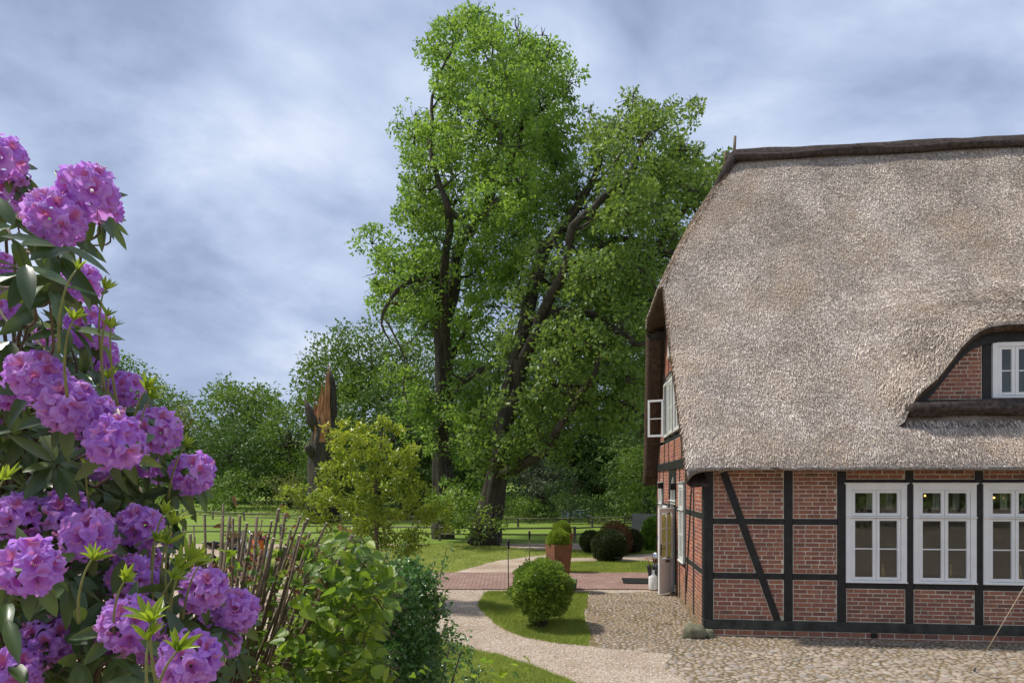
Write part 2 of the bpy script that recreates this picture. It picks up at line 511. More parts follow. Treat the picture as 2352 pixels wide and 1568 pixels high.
c = t.ramp(t.rnd(), [(0, (.24, .185, .13)), (.2, (.37, .295, .215)), (.4, (.30, .24, .175)), (.55, (.45, .345, .26)), (.7, (.22, .215, .20)), (.85, (.35, .255, .215)), (1, (.42, .37, .295))])
c = t.mix(.35, c, t.ramp(t.noise(g.outputs['Position'], 14, 5, .7), [(.3, (.12, .10, .065)), (.7, (.42, .36, .29))]))
t.l.new(c, bs.inputs['Base Color']); bs.inputs['Roughness'].default_value = .8
t.l.new(t.bump(t.noise(g.outputs['Position'], 60, 3), .4, .006), bs.inputs['Normal']); COBBLE = m
m, nt, bs, _ = newmat('paver'); t = NT(nt)
g = t.n.new('ShaderNodeNewGeometry')
c = t.ramp(t.rnd(), [(0, (.20, .12, .095)), (.35, (.27, .165, .13)), (.7, (.235, .135, .105)), (1, (.32, .21, .17))])
c = t.mix(t.math('MULTIPLY', t.ramp(t.noise(g.outputs['Position'], 1.1, 4), [(.4, (0, 0, 0)), (.7, (1, 1, 1))]), .35), c, (.36, .25, .20))
t.l.new(c, bs.inputs['Base Color']); bs.inputs['Roughness'].default_value = .85; PAVER = m

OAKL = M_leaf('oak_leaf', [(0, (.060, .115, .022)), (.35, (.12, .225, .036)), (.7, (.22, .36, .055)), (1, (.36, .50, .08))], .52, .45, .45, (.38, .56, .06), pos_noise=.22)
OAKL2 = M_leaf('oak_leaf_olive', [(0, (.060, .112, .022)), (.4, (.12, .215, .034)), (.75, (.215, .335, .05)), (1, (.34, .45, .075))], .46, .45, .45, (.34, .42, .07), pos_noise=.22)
BGL = [M_leaf('woodland_leaf', [(0, (.06, .105, .018)), (.5, (.125, .195, .028)), (1, (.22, .31, .045))], .3, .55, .3, (.2, .35, .03), pos_noise=.12),
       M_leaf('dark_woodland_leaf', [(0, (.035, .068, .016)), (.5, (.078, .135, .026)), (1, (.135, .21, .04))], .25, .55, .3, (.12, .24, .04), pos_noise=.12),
       M_leaf('olive_woodland_leaf', [(0, (.08, .10, .025)), (.5, (.14, .165, .04)), (1, (.21, .23, .07))], .3, .6, .3, (.3, .3, .05), pos_noise=.12),
       M_leaf('grey_willow_leaf', [(0, (.05, .065, .04)), (.5, (.095, .115, .07)), (1, (.15, .17, .11))], .25, .6, .3, (.25, .3, .12), pos_noise=.3)]
MAGL = M_leaf('bronze_green_leaf', [(0, (.11, .17, .018)), (.3, (.18, .27, .025)), (.55, (.29, .39, .035)), (.74, (.46, .47, .04)), (.88, (.56, .36, .05)), (1, (.52, .22, .06))], .45, .3, .5, (.44, .50, .04))
BOXL = M_leaf('box_leaf', [(0, (.08, .13, .018)), (.4, (.16, .25, .035)), (.75, (.27, .37, .055)), (1, (.38, .47, .08))], .3, .4, .4, (.3, .45, .04))
BOXLB = M_leaf('bright_box_leaf', [(0, (.11, .17, .015)), (.5, (.20, .29, .03)), (1, (.33, .40, .05))], .35, .45, .35, (.4, .55, .04))
YEWL = M_leaf('yew_leaf', [(0, (.016, .025, .008)), (.5, (.040, .055, .014)), (1, (.075, .085, .022))], .15, .6, .2, (.1, .15, .02))
YEWB = M_leaf('brown_topiary_leaf', [(0, (.06, .028, .014)), (.5, (.115, .055, .022)), (1, (.16, .09, .035))], .15, .6, .2, (.2, .1, .03))
ROSEL = M_leaf('rose_leaf', [(0, (.045, .10, .032)), (.5, (.09, .18, .045)), (.85, (.16, .28, .055)), (1, (.28, .38, .05))], .28, .3, .55, (.15, .4, .05))
HAZL = M_leaf('hazel_leaf', [(0, (.06, .12, .018)), (.35, (.11, .20, .028)), (.65, (.18, .28, .04)), (1, (.33, .42, .03))], .45, .42, .4, (.38, .6, .03))
BUDL = M_leaf('reddish_bud_leaf', [(0, (.16, .07, .05)), (.5, (.22, .12, .07)), (1, (.20, .18, .06))], .35, .5, .3, (.5, .25, .08))
RHOL = M_leaf('rhododendron_leaf', [(0, (.035, .062, .020)), (.4, (.055, .098, .030)), (.75, (.085, .135, .040)), (1, (.14, .19, .04))], .16, .36, .5, (.28, .4, .03))
YNGL = M_leaf('young_rhododendron_leaf', [(0, (.17, .27, .02)), (.5, (.26, .37, .03)), (1, (.36, .44, .05))], .4, .35, .45, (.55, .7, .04))
GBLADE = M_leaf('grass_blade', [(0, (.15, .19, .03)), (.45, (.27, .33, .055)), (.8, (.38, .42, .08)), (1, (.42, .37, .16))], .3, .6, .2, (.3, .42, .04))

m, nt, bs, out = newmat('petal'); t = NT(nt)
co = t.coord('Object')
sp = t.n.new('ShaderNodeSeparateXYZ'); t.l.new(co, sp.inputs[0])
# blotch on the upper lobe: local +Y is up, radius about 0.034
X, Y = sp.outputs[0], sp.outputs[1]
dd = t.math('SQRT', t.math('ADD', t.math('POWER', t.math('MULTIPLY', X, 72.), 2.), t.math('POWER', t.math('MULTIPLY', t.math('SUBTRACT', Y, .0135), 58.), 2.)))
bl = t.ramp(dd, [(.25, (1, 1, 1)), (.95, (0, 0, 0))])
spk = t.ramp(t.voro(co, 300), [(.28, (1, 1, 1)), (.5, (.0, .0, .0))])
rr = t.math('SQRT', t.math('ADD', t.math('POWER', X, 2.), t.math('POWER', Y, 2.)))
nz = t.noise(co, 50, 4)
base = t.ramp(t.math('ADD', t.math('MULTIPLY', t.orand(), .55), t.math('MULTIPLY', nz, .45)), [(.1, (.56, .29, .87)), (.5, (.68, .37, .91)), (.9, (.80, .53, .93))])
base = t.mix(t.ramp(t.math('MULTIPLY', rr, 26.), [(.15, (.6, .6, .6)), (.9, (0, 0, 0))]), base, (.62, .14, .55))
blf = t.math('MULTIPLY', bl, t.math('ADD', .45, t.math('MULTIPLY', spk, .55)))
c = t.mix(blf, base, (.72, .16, .06))
t.l.new(c, bs.inputs['Base Color']); bs.inputs['Roughness'].default_value = .6
bs.inputs['Specular IOR Level'].default_value = .2
tr = t.n.new('ShaderNodeBsdfTranslucent'); t.l.new(c, tr.inputs[0])
ms = t.n.new('ShaderNodeMixShader'); ms.inputs[0].default_value = .48
t.l.new(bs.outputs[0], ms.inputs[1]); t.l.new(tr.outputs[0], ms.inputs[2]); t.l.new(ms.outputs[0], out.inputs[0])
PETAL = m
STAMEN = M_simple('stamen', (.66, .24, .48), .5, .2, 60)
# ------------------------------------------------------------------ ground
def grid_mesh(name, xs, ys, zf, mat, kind='structure'):
    nx, ny = len(xs), len(ys)
    V = np.array([(x, y, zf(x, y)) for y in ys for x in xs])
    i = np.arange(nx - 1)[None] + (np.arange(ny - 1) * nx)[:, None]
    Fc = np.stack([i, i + 1, i + 1 + nx, i + nx], -1).reshape(-1, 4)
    o = np_mesh(name, V, Fc, mat, None, None, True); tag(o, kind=kind); return o
xs = np.unique(np.concatenate([np.linspace(-900, -60, 12), np.linspace(-60, 60, 41), np.linspace(60, 900, 12)]))
ys = np.unique(np.concatenate([np.linspace(-400, 0, 6), np.linspace(0, 12, 7), np.linspace(12, 15.2, 13), np.linspace(16, 50, 18), np.linspace(52, 120, 30), np.linspace(140, 1400, 14)]))
ground = grid_mesh('ground', xs, ys, lambda x, y: gnd(x, y) - .035, FIELD)
tag(ground, label='green pasture grass reaching from the farmyard to the woodland')

def poly_clean(poly, jit, step, seed):
    """subdivide a world-space outline and roughen it a little"""
    out = []; n = len(poly)
    for i in range(n):
        a, b = Vector(poly[i][:2]), Vector(poly[(i + 1) % n][:2])
        m_ = max(1, int((b - a).length / step))
        for j in range(m_):
            p = a.lerp(b, j / m_)
            q = Vector((p.x, p.y, seed * 3.1))
            out.append(p + Vector((mnoise.noise(q * 2.6), mnoise.noise(q * 2.6 + Vector((7, 3, 1))))) * jit
                       + Vector((mnoise.noise(q * .7), mnoise.noise(q * .7 + Vector((5, 1, 9))))) * jit * 1.3)
    return out
def in_poly(px_, py_, poly):
    px_ = np.asarray(px_); py_ = np.asarray(py_)
    res = np.zeros(px_.shape, bool); n = len(poly)
    for i in range(n):
        x1, y1 = poly[i][0], poly[i][1]; x2, y2 = poly[(i + 1) % n][0], poly[(i + 1) % n][1]
        if y1 == y2: continue
        c = ((y1 > py_) != (y2 > py_)) & (px_ < (x2 - x1) * (py_ - y1) / (y2 - y1) + x1)
        res ^= c
    return res
def region(name, poly, mat, dz, jit=.06, step=.25, cell=.8, seed=1, smooth_pts=True):
    pl = poly_clean(poly, jit, step, seed) if jit else [Vector(p[:2]) for p in poly]
    a = np.array([tuple(p) for p in pl])
    gx, gy = np.meshgrid(np.arange(a[:, 0].min(), a[:, 0].max(), cell), np.unique(np.concatenate([
        np.arange(a[:, 1].min(), a[:, 1].max(), cell), [y for y in np.linspace(12.3, 14.9, 11) if a[:, 1].min() < y < a[:, 1].max()]])))
    gx, gy = gx.ravel(), gy.ravel(); ins = in_poly(gx, gy, a)
    pts = [Vector(p) for p in a] + [Vector((x, y)) for x, y in zip(gx[ins], gy[ins])]
    nb = len(a)
    r = delaunay_2d_cdt(pts, [(i, (i + 1) % nb) for i in range(nb)], [tuple(range(nb))], 1, 1e-5)
    vs = [(p.x, p.y, gnd(p.x, p.y) + dz) for p in r[0]]
    me = bpy.data.meshes.new(name); me.from_pydata(vs, [], [f if (r[0][f[1]] - r[0][f[0]]).cross(r[0][f[2]] - r[0][f[0]]) > 0 else f[::-1] for f in r[2]])
    me.materials.append(mat); me.update()
    o = link_mesh(name, me); tag(o, kind='structure'); return o, a
def WQ(pts): return [QG(x, y)[:2] for x, y in pts]

yard, _ = region('gravel_yard', [(-60, -60), (60, -60), (60, 7), (9.5, 7), (9.5, 26.5), (4.8, 27.5), (4.5, 30.2), (-3, 29.9), (-22, 29.6)], GRAVEL, -.003, .12, .6, 2.2, 2)  # unseen part stretched behind the camera to stop green bounce and pane reflections
tag(yard, label='pale beige gravel yard and paths around the lawns')
asph, _ = region('asphalt_drive', [(-20, 24.2), (-6.0, 24.4), (-5.2, 26.6), (-20, 26.9)], ASPH, -.004, .05, .5, 2, 5)
tag(asph, label='grey asphalt drive beyond the motorcycles')
COBPOLY = WQ([(1352, 1360), (1342, 1400), (1350, 1440), (1352, 1482)]) + [(2.55, 11.2), (2.35, 10.7), (2.25, 10.3), (2.5, 9.6), (2.9, 8.5), (3.2, 6.8), (11.5, 6.5), (11.5, 12.4), (7, 17.0)]
sand, cob_a = region('cobbled_yard', COBPOLY, SANDM, -.002, .08, .3, .8, 3)
tag(sand, label='sandy earth bed of the cobbled yard in front of the house')
L1 = WQ([(995, 1462), (1050, 1478), (1150, 1503), (1250, 1537), (1330, 1570)]) + [(2.0, 9.0), (2.0, 8.3), (-3.5, 8.3), (-3.5, 11.7)]
lawn1, l1a = region('lawn', L1, LAWN, .003, .07, .15, .5, 4)
tag(lawn1, label='lawn edge beside the gravel path at the bottom')
L2 = WQ([(1118, 1357), (1103, 1378), (1104, 1402), (1128, 1428), (1160, 1444), (1205, 1460), (1260, 1473), (1318, 1480), (1352, 1482), (1350, 1440), (1342, 1400), (1352, 1361), (1250, 1359)])
lawn2, l2a = region('lawn', L2, LAWN, .003, .05, .15, .5, 5)
tag(lawn2, label='rounded lawn island carrying the clipped box bush')
L3 = WQ([(560, 1258), (800, 1255), (1000, 1247), (1130, 1247), (1190, 1259), (1270, 1263), (1262, 1272), (1215, 1277), (1150, 1285), (1100, 1296), (1060, 1309), (1035, 1317), (830, 1317), (640, 1317)])
lawn3, l3a = region('lawn', L3, LAWN, .003, .10, .3, .9, 6)
tag(lawn3, label='shaded lawn under the two old oaks')
L4 = WQ([(1172, 1317), (1195, 1303), (1262, 1292), (1330, 1289), (1400, 1287), (1480, 1287), (1500, 1290), (1520, 1304), (1505, 1317), (1300, 1317)])
lawn4, l4a = region('lawn', L4, LAWN, .003, .07, .25, .7, 7)
tag(lawn4, label='lawn wedge behind the rusty planters')
L5 = WQ([(1262, 1263), (1380, 1262), (1520, 1258), (1520, 1268), (1450, 1273), (1380, 1279), (1300, 1280), (1262, 1276)])
lawn5, l5a = region('lawn', L5, LAWN, .003, .08, .3, .9, 8)
tag(lawn5, label='grass strip under the dark round topiaries')

# brick path: individually laid pavers
path_y0, path_y1 = 17.05, 20.2
px0, px1 = -4.6, 4.15
strip, _ = region('brick_path', [(px0, path_y0), (px1, path_y0), (px1, path_y1), (px0, path_y1)], SANDM, .008, 0, .5, .8, 9)
tag(strip, label='red brick path crossing from the lawn to the house door')
mats, rn, near = [], [], []
j = 0
y = path_y0 + .055
while y < path_y1 - .04:
    x = px0 + (.11 if j % 2 else 0)
    while x < px1 - .1:
        mats.append(Matrix.Translation((x + .11, y, gnd(x, y) + .012 + random.uniform(-.002, .002))) @ Matrix.Rotation(random.gauss(0, .006), 4, 'Z'))
        x += .215
    y += .108; j += 1
pb = MB().box((0, 0, 0), (.206, .100, .03), bev=.006)
PV, PF4 = np.array(pb.v), [f for f in pb.f]
PF = np.array([f if len(f) == 4 else (f[0], f[1], f[2], f[2]) for f in PF4]); PF = np.array([f for f in PF if len(set(f)) == 4])
me_pav = pb.build('paver', PAVER).data; bpy.data.objects.remove(bpy.data.objects['paver'])
# the 300 that show largest (nearest courses right of the shrubs) are single objects
key = [(-(0 if -1.7 < m_.translation.x < 4.2 else 9) - m_.translation.y) for m_ in mats]
order = sorted(range(len(mats)), key=lambda i: -key[i])
big, rest = order[:290], order[290:]
for i in big:
    o = link_mesh('paver', me_pav, strip); o.matrix_local = mats[i]
V, Fc, own = join_inst([(PV, PF)], [mats[i] for i in rest], np.zeros(len(rest), int))
o = np_mesh('paver_rows', V, Fc, PAVER, strip, RG.random(len(rest))[own]); o['kind'] = 'stuff'

# cobbles
def ico(sub, seed, sq):
    b = bpy.data.meshes.new('t'); import bmesh
    bm = bmesh.new(); bmesh.ops.create_icosphere(bm, subdivisions=sub, radius=1)
    V = []
    for v in bm.verts:
        p = v.co.copy()
        d = 1 + .30 * mnoise.noise(p * 1.1 + Vector((seed * 5, 0, 3))) + .10 * mnoise.noise(p * 2.7 + Vector((0, seed * 3, 0)))
        pw = Vector([math.copysign(abs(c_) ** .8, c_) for c_ in p]) * d
        V.append((pw.x, pw.y, pw.z * sq))
    Fc = [[v.index for v in f.verts] for f in bm.faces]; bm.free()
    bpy.data.meshes.remove(b)
    return np.array(V), np.array(Fc)
cobs = [ico(2, s, .5) for s in range(6)]
cobs_lo = [(V[:], Fc) for V, Fc in [ico(1, s, .5) for s in range(6)]]
HC = Vector((3.513, 12.53, 0)); HANG = -math.atan(75.5 / F)
MH = Matrix.Translation(HC) @ Matrix.Rotation(HANG, 4, 'Z'); MHI = MH.inverted()
pts = []
cell = .15
grid_hash = {}
def far_enough(x, y, r):
    ci, cj = int(x / cell), int(y / cell)
    for a in range(ci - 2, ci + 3):
        for b in range(cj - 2, cj + 3):
            for (x2, y2, r2) in grid_hash.get((a, b), ()):
                if (x - x2) ** 2 + ((y - y2)) ** 2 < ((r + r2) * .93) ** 2: return False
    return True
rr_ = random.Random(5)
apoly = [tuple(p) for p in cob_a]
cand_x = [rr_.uniform(1.5, 9.6) for _ in range(90000)]; cand_y = [rr_.uniform(7.9, 17.0) for _ in range(90000)]
okp = in_poly(np.array(cand_x), np.array(cand_y), apoly)
for n_, (x, y) in enumerate(zip(cand_x, cand_y)):
    if not okp[n_]: continue
    if x > 9.5 - 0 or (x / max(y, .1) > .82): continue
    L = MHI @ Vector((x, y, 0))
    if L.y > -.05 and L.x > -.05: continue
    near_f = 1 if y < 11.5 else .8
    r = rr_.choice([.042, .05, .058, .068]) * near_f if n_ < 30000 else (.040 * near_f if n_ < 62000 else .028)
    # bare sandy patches in the middle of the side yard
    if mnoise.noise(Vector((x * .9, y * .9, 4))) > .28 and y > 11.6 and rr_.random() < .75: continue
    if far_enough(x, y, r):
        grid_hash.setdefault((int(x / cell), int(y / cell)), []).append((x, y, r)); pts.append((x, y, r))
mats = []
for (x, y, r) in pts:
    el_ = rr_.uniform(.8, 1.3)
    sink = rr_.uniform(-.5, .1) * r * .3
    mats.append(Matrix.Translation((x, y, gnd(x, y) - .002 + sink * .5 - .003)) @ Matrix.Rotation(rr_.uniform(0, 2 * PI), 4, 'Z') @
                Matrix.Rotation(rr_.gauss(0, .10), 4, 'X') @ Matrix.Diagonal((r * 1.10 * el_, r * 1.08 / el_ ** .6, r * .56, 1)))
which = [rr_.randrange(6) for _ in pts]
score = [(p[2] ** 2) / (p[1] ** 3) * (1 if 9.5 < p[1] and abs(p[0] / p[1]) < .75 else 0) for p in pts]
order = sorted(range(len(pts)), key=lambda i: -score[i])
cob_me = [np_data('cobble', V, Fc, COBBLE, None, True) for V, Fc in cobs]
for i in order[:300]:
    o = link_mesh('cobble', cob_me[which[i]], sand); o.matrix_local = mats[i]
rest = order[300:]
V, Fc, own = join_inst(cobs_lo, [mats[i] for i in rest], [which[i] for i in rest])
o = np_mesh('cobble_field', V, Fc, COBBLE, sand, RG.random(len(rest))[own], True); o['kind'] = 'stuff'

# grass blades on the lawns
def blades(name, poly, n, hgt, wid, label, parent, clip=None):
    a = np.array([tuple(p) for p in poly])
    x = RG.uniform(a[:, 0].min(), a[:, 0].max(), n * 2); y = RG.uniform(a[:, 1].min(), a[:, 1].max(), n * 2)
    ok = in_poly(x, y, a)
    x = x + 0
    if clip: ok &= (x > clip[0]) & (x < clip[1])
    x, y = x[ok][:n], y[ok][:n]; m_ = len(x)
    jx = RG.normal(0, .035, (m_, 2)) * (RG.random(m_) < .5)[:, None]; x, y = x + jx[:, 0], y + jx[:, 1]
    z = np.array([gnd(p, q) for p, q in zip(x, y)]) + .004
    ang = RG.uniform(0, 2 * PI, m_); h = hgt * RG.uniform(.4, 1.2, m_); w = wid * RG.uniform(.6, 1.2, m_)
    lx, ly = RG.normal(0, .5, m_) * h, RG.normal(0, .5, m_) * h
    B0 = np.stack([x - np.cos(ang) * w / 2, y - np.sin(ang) * w / 2, z], 1); B1 = np.stack([x + np.cos(ang) * w / 2, y + np.sin(ang) * w / 2, z], 1)
    T = np.stack([x + lx, y + ly, z + h], 1)
    V = np.stack([B0, B1, T], 1).reshape(-1, 3)
    patch = np.array([mnoise.noise(Vector((p * 1.3, q * 1.3, 2))) for p, q in zip(x, y)])
    r = np.clip(.42 + patch * .55 + RG.normal(0, .14, m_), 0, .999)
    o = np_mesh(name, V, np.arange(m_ * 3).reshape(-1, 3), GBLADE, parent, np.repeat(r, 3)); o['kind'] = 'stuff'
    return o
blades('grass', l1a, 60000, .05, .007, '', lawn1, (-2.5, 2.2))
blades('grass', l2a, 60000, .05, .007, '', lawn2)
blades('grass', l4a, 30000, .05, .010, '', lawn4)
blades('grass', l5a, 20000, .05, .014, '', lawn5)
blades('grass', l3a, 40000, .05, .014, '', lawn3, (-8, 20))
# gravel pebbles on the loop near the camera
n = 26000
x = RG.uniform(-2.2, 3.3, n); y = RG.uniform(8.3, 17.0, n)
ok = ~in_poly(x, y, l1a) & ~in_poly(x, y, l2a) & ~in_poly(x, y, cob_a)
x, y = x[ok], y[ok]; m_ = len(x)
s = RG.uniform(.005, .014, m_); z = np.array([gnd(p, q) for p, q in zip(x, y)]) - .003 + s * .3
O = np.array([(1, 0, 0), (0, 1, 0), (-1, 0, 0), (0, -1, 0), (0, 0, 1)])
ang = RG.uniform(0, 6.28, m_); ca, sa = np.cos(ang), np.sin(ang)
ox = O[None, :, 0] * ca[:, None] - O[None, :, 1] * sa[:, None]; oy = O[None, :, 0] * sa[:, None] + O[None, :, 1] * ca[:, None]
V = np.stack([x[:, None] + ox * s[:, None] * 1.3, y[:, None] + oy * s[:, None], z[:, None] + O[None, :, 2] * s[:, None] * .8], -1).reshape(-1, 3)
Fb = np.array([(0, 1, 4), (1, 2, 4), (2, 3, 4), (3, 0, 4)])
Fc = (Fb[None] + np.arange(m_)[:, None, None] * 5).reshape(-1, 3)
m, nt, bs, _ = newmat('pebble'); t = NT(nt)
t.l.new(t.ramp(t.attr(), [(0, (.22, .17, .12)), (.5, (.44, .36, .29)), (1, (.68, .61, .53))]), bs.inputs['Base Color']); bs.inputs['Roughness'].default_value = .9
o = np_mesh('pebbles', V, Fc, m, yard, np.repeat(RG.random(m_), 5)); o['kind'] = 'stuff'
REEDS = 165000
# ------------------------------------------------------------------ the thatched house
house = empty('thatched_house', HC, HANG, 'half-timbered brick farmhouse with a deep thatched roof and white windows', 'house')
WID, TR = 8.5, 4.25
def FS(u, v=None, t0=0.0):
    """pixel -> (s, z) on a plane parallel to the front wall, t0 behind it"""
    k_ = (u - 512) / F; c_, s_ = math.cos(HANG), math.sin(HANG)
    # world = HC + s*(c,s) + t*(-s,c)
    bx, by = HC.x - t0 * s_, HC.y + t0 * c_
    s = (k_ * by - bx) / (c_ - k_ * s_)
    y = by + s * s_
    return s if v is None else (s, H - (v - VH) * y / F)
def GT(u, v=None):
    """pixel -> (t, z) on the gable wall plane"""
    k_ = (u - 512) / F; c_, s_ = math.cos(HANG), math.sin(HANG)
    t_ = (HC.x - k_ * HC.y) / (k_ * c_ + s_)
    y = HC.y + t_ * c_
    return t_ if v is None else (t_, H - (v - VH) * y / F)

# clipping of convex polygons by half planes  (n.p <= d keeps)
def clip_hp(poly, n, d):
    out = []
    m_ = len(poly)
    for i in range(m_):
        a, b = poly[i], poly[(i + 1) % m_]
        da = n[0] * a[0] + n[1] * a[1] - d; db = n[0] * b[0] + n[1] * b[1] - d
        if da <= 0: out.append(a)
        if (da < 0 < db) or (db < 0 < da):
            q = da / (da - db); out.append((a[0] + (b[0] - a[0]) * q, a[1] + (b[1] - a[1]) * q))
    return out
def area(p):
    return abs(sum(p[i][0] * p[(i + 1) % len(p)][1] - p[(i + 1) % len(p)][0] * p[i][1] for i in range(len(p)))) / 2 if len(p) > 2 else 0
CH, BH, BL, JO = .0765, .0595, .2285, .0175
def courses(a0, a1, z0, z1, mixed=.25, bl=BL, ch=CH, seed=0):
    """bricks of one panel: list of rects (a0,z0,a1,z1)"""
    rr = random.Random(int(a0 * 977 + z0 * 131 + seed * 17)); out = []
    n = max(1, round((z1 - z0 - JO) / ch)); cz = (z1 - z0 - JO) / n
    for i in range(n):
        zz0 = z0 + JO + i * cz; zz1 = zz0 + cz - JO
        x = a0 + JO - (.5 * (bl + JO) if i % 2 else 0) - .06 * rr.random()
        while x < a1 - JO:
            segs = [(x, x + bl)]
            if rr.random() < mixed: segs = [(x, x + bl / 2 - JO / 2), (x + bl / 2 + JO / 2, x + bl)]
            for (p, q) in segs:
                p, q = max(p, a0 + JO), min(q, a1 - JO)
                if q - p > .025: out.append((p, zz0 + rr.uniform(-.001, .001), q, zz1))
            x += bl + JO
    return out
BOUT = .007   # bricks stand this proud of the mortar
class Wall:
    """a framed wall; own frame: x along the wall (to the right seen from outside), y inward, z up"""
    def __init__(s, M): s.M = M; s.mortar = MB(); s.whole = []; s.cut = []; s.beams = []
    def panel(s, a0, a1, z0, z1, hps=(), splits=(), mixed=.25, seed=0):
        poly = [(a0, z0), (a1, z0), (a1, z1), (a0, z1)]
        for n, d in hps: poly = clip_hp(poly, n, d)
        if area(poly) < .001: return
        s.mortar.prism(poly, BOUT, .12, 'y', s.M)
        for (p, q, r, w) in courses(a0, a1, z0, z1, mixed, seed=seed):
            b = [(p, q), (r, q), (r, w), (p, w)]; full = True
            for n, d in hps:
                b2 = clip_hp(b, n, d - JO); full &= abs(area(b2) - area(b)) < 1e-6; b = b2
                if len(b) < 3: break
            if area(b) < .0012: continue
            pieces = [b]
            for (n, d, hw) in splits:      # a brace strip of half width hw
                np_ = []
                for b_ in pieces:
                    l_ = clip_hp(b_, n, d - hw - .006); r2 = clip_hp(b_, (-n[0], -n[1]), -(d + hw + .006))
                    if abs(area(l_) + area(r2) - area(b_)) > 1e-6: full = False
                    np_ += [x for x in (l_, r2) if area(x) > .0008]
                pieces = np_
            if full and len(pieces) == 1 and abs((r - p) - BL) < .004: s.whole.append((p, q, r, w))
            else: s.cut += pieces
    def beam(s, a0, a1, z0, z1, y0=-.006, y1=.15, mat=None, name='timber_beam'):
        s.beams.append((a0, a1, z0, z1, y0, y1, mat, name))
    def finish(s, parent, brickmat, nobj=0, score=None):
        o = s.mortar.build('mortar', MORTAR, parent); o['kind'] = 'stuff'
        for (a0, a1, z0, z1, y0, y1, mat, name) in s.beams:
            b = MB().box(((a0 + a1) / 2, (y0 + y1) / 2, (z0 + z1) / 2), (a1 - a0, y1 - y0, z1 - z0), s.M, bev=.008)
            # hewn, slightly wavy edges
            b.v = [(x + .003 * mnoise.noise(Vector((x, y, z)) * 3), y + .003 * mnoise.noise(Vector((z, x, y)) * 3), z + .003 * mnoise.noise(Vector((y, z, x)) * 3)) for x, y, z in b.v]
            b.build(name, mat or TIMBER, parent)
        wh = sorted(s.whole, key=score)[:nobj] if nobj else []
        rest = s.whole[:] if not nobj else sorted(s.whole, key=score)[nobj:]
        if wh:
            bb = MB().box((0, .02, 0), (BL, .04, BH), bev=.005)
            bo = bb.build('brick', brickmat, None); me = bo.data; bpy.data.objects.remove(bo)
            for (p, q, r, w) in wh:
                o = link_mesh('brick', me, parent)
                o.matrix_local = s.M @ Matrix.Translation(((p + r) / 2, random.uniform(-.0015, .0015), (q + w) / 2)) @ Matrix.Rotation(random.gauss(0, .006), 4, 'Y') @ Matrix.Diagonal(((r - p) / BL, 1, (w - q) / BH, 1))
        mb = MB(); rn = []
        for b in [[(p, q), (r, q), (r, w), (p, w)] for (p, q, r, w) in rest] + s.cut:
            n0 = len(mb.v); mb.prism(b, random.uniform(-.0015, .0015), .03, 'y', s.M); rn += [random.random()] * (len(mb.v) - n0)
        o = mb.build('brick_courses', brickmat, parent); o['kind'] = 'stuff'
        a = o.data.attributes.new('rnd', 'FLOAT', 'POINT'); a.data.foreach_set('value', rn)

I4 = Matrix.Identity(4)
MG = Matrix.Rotation(-PI / 2, 4, 'Z')     # gable frame: own x -> -t, own y -> +s (inward)

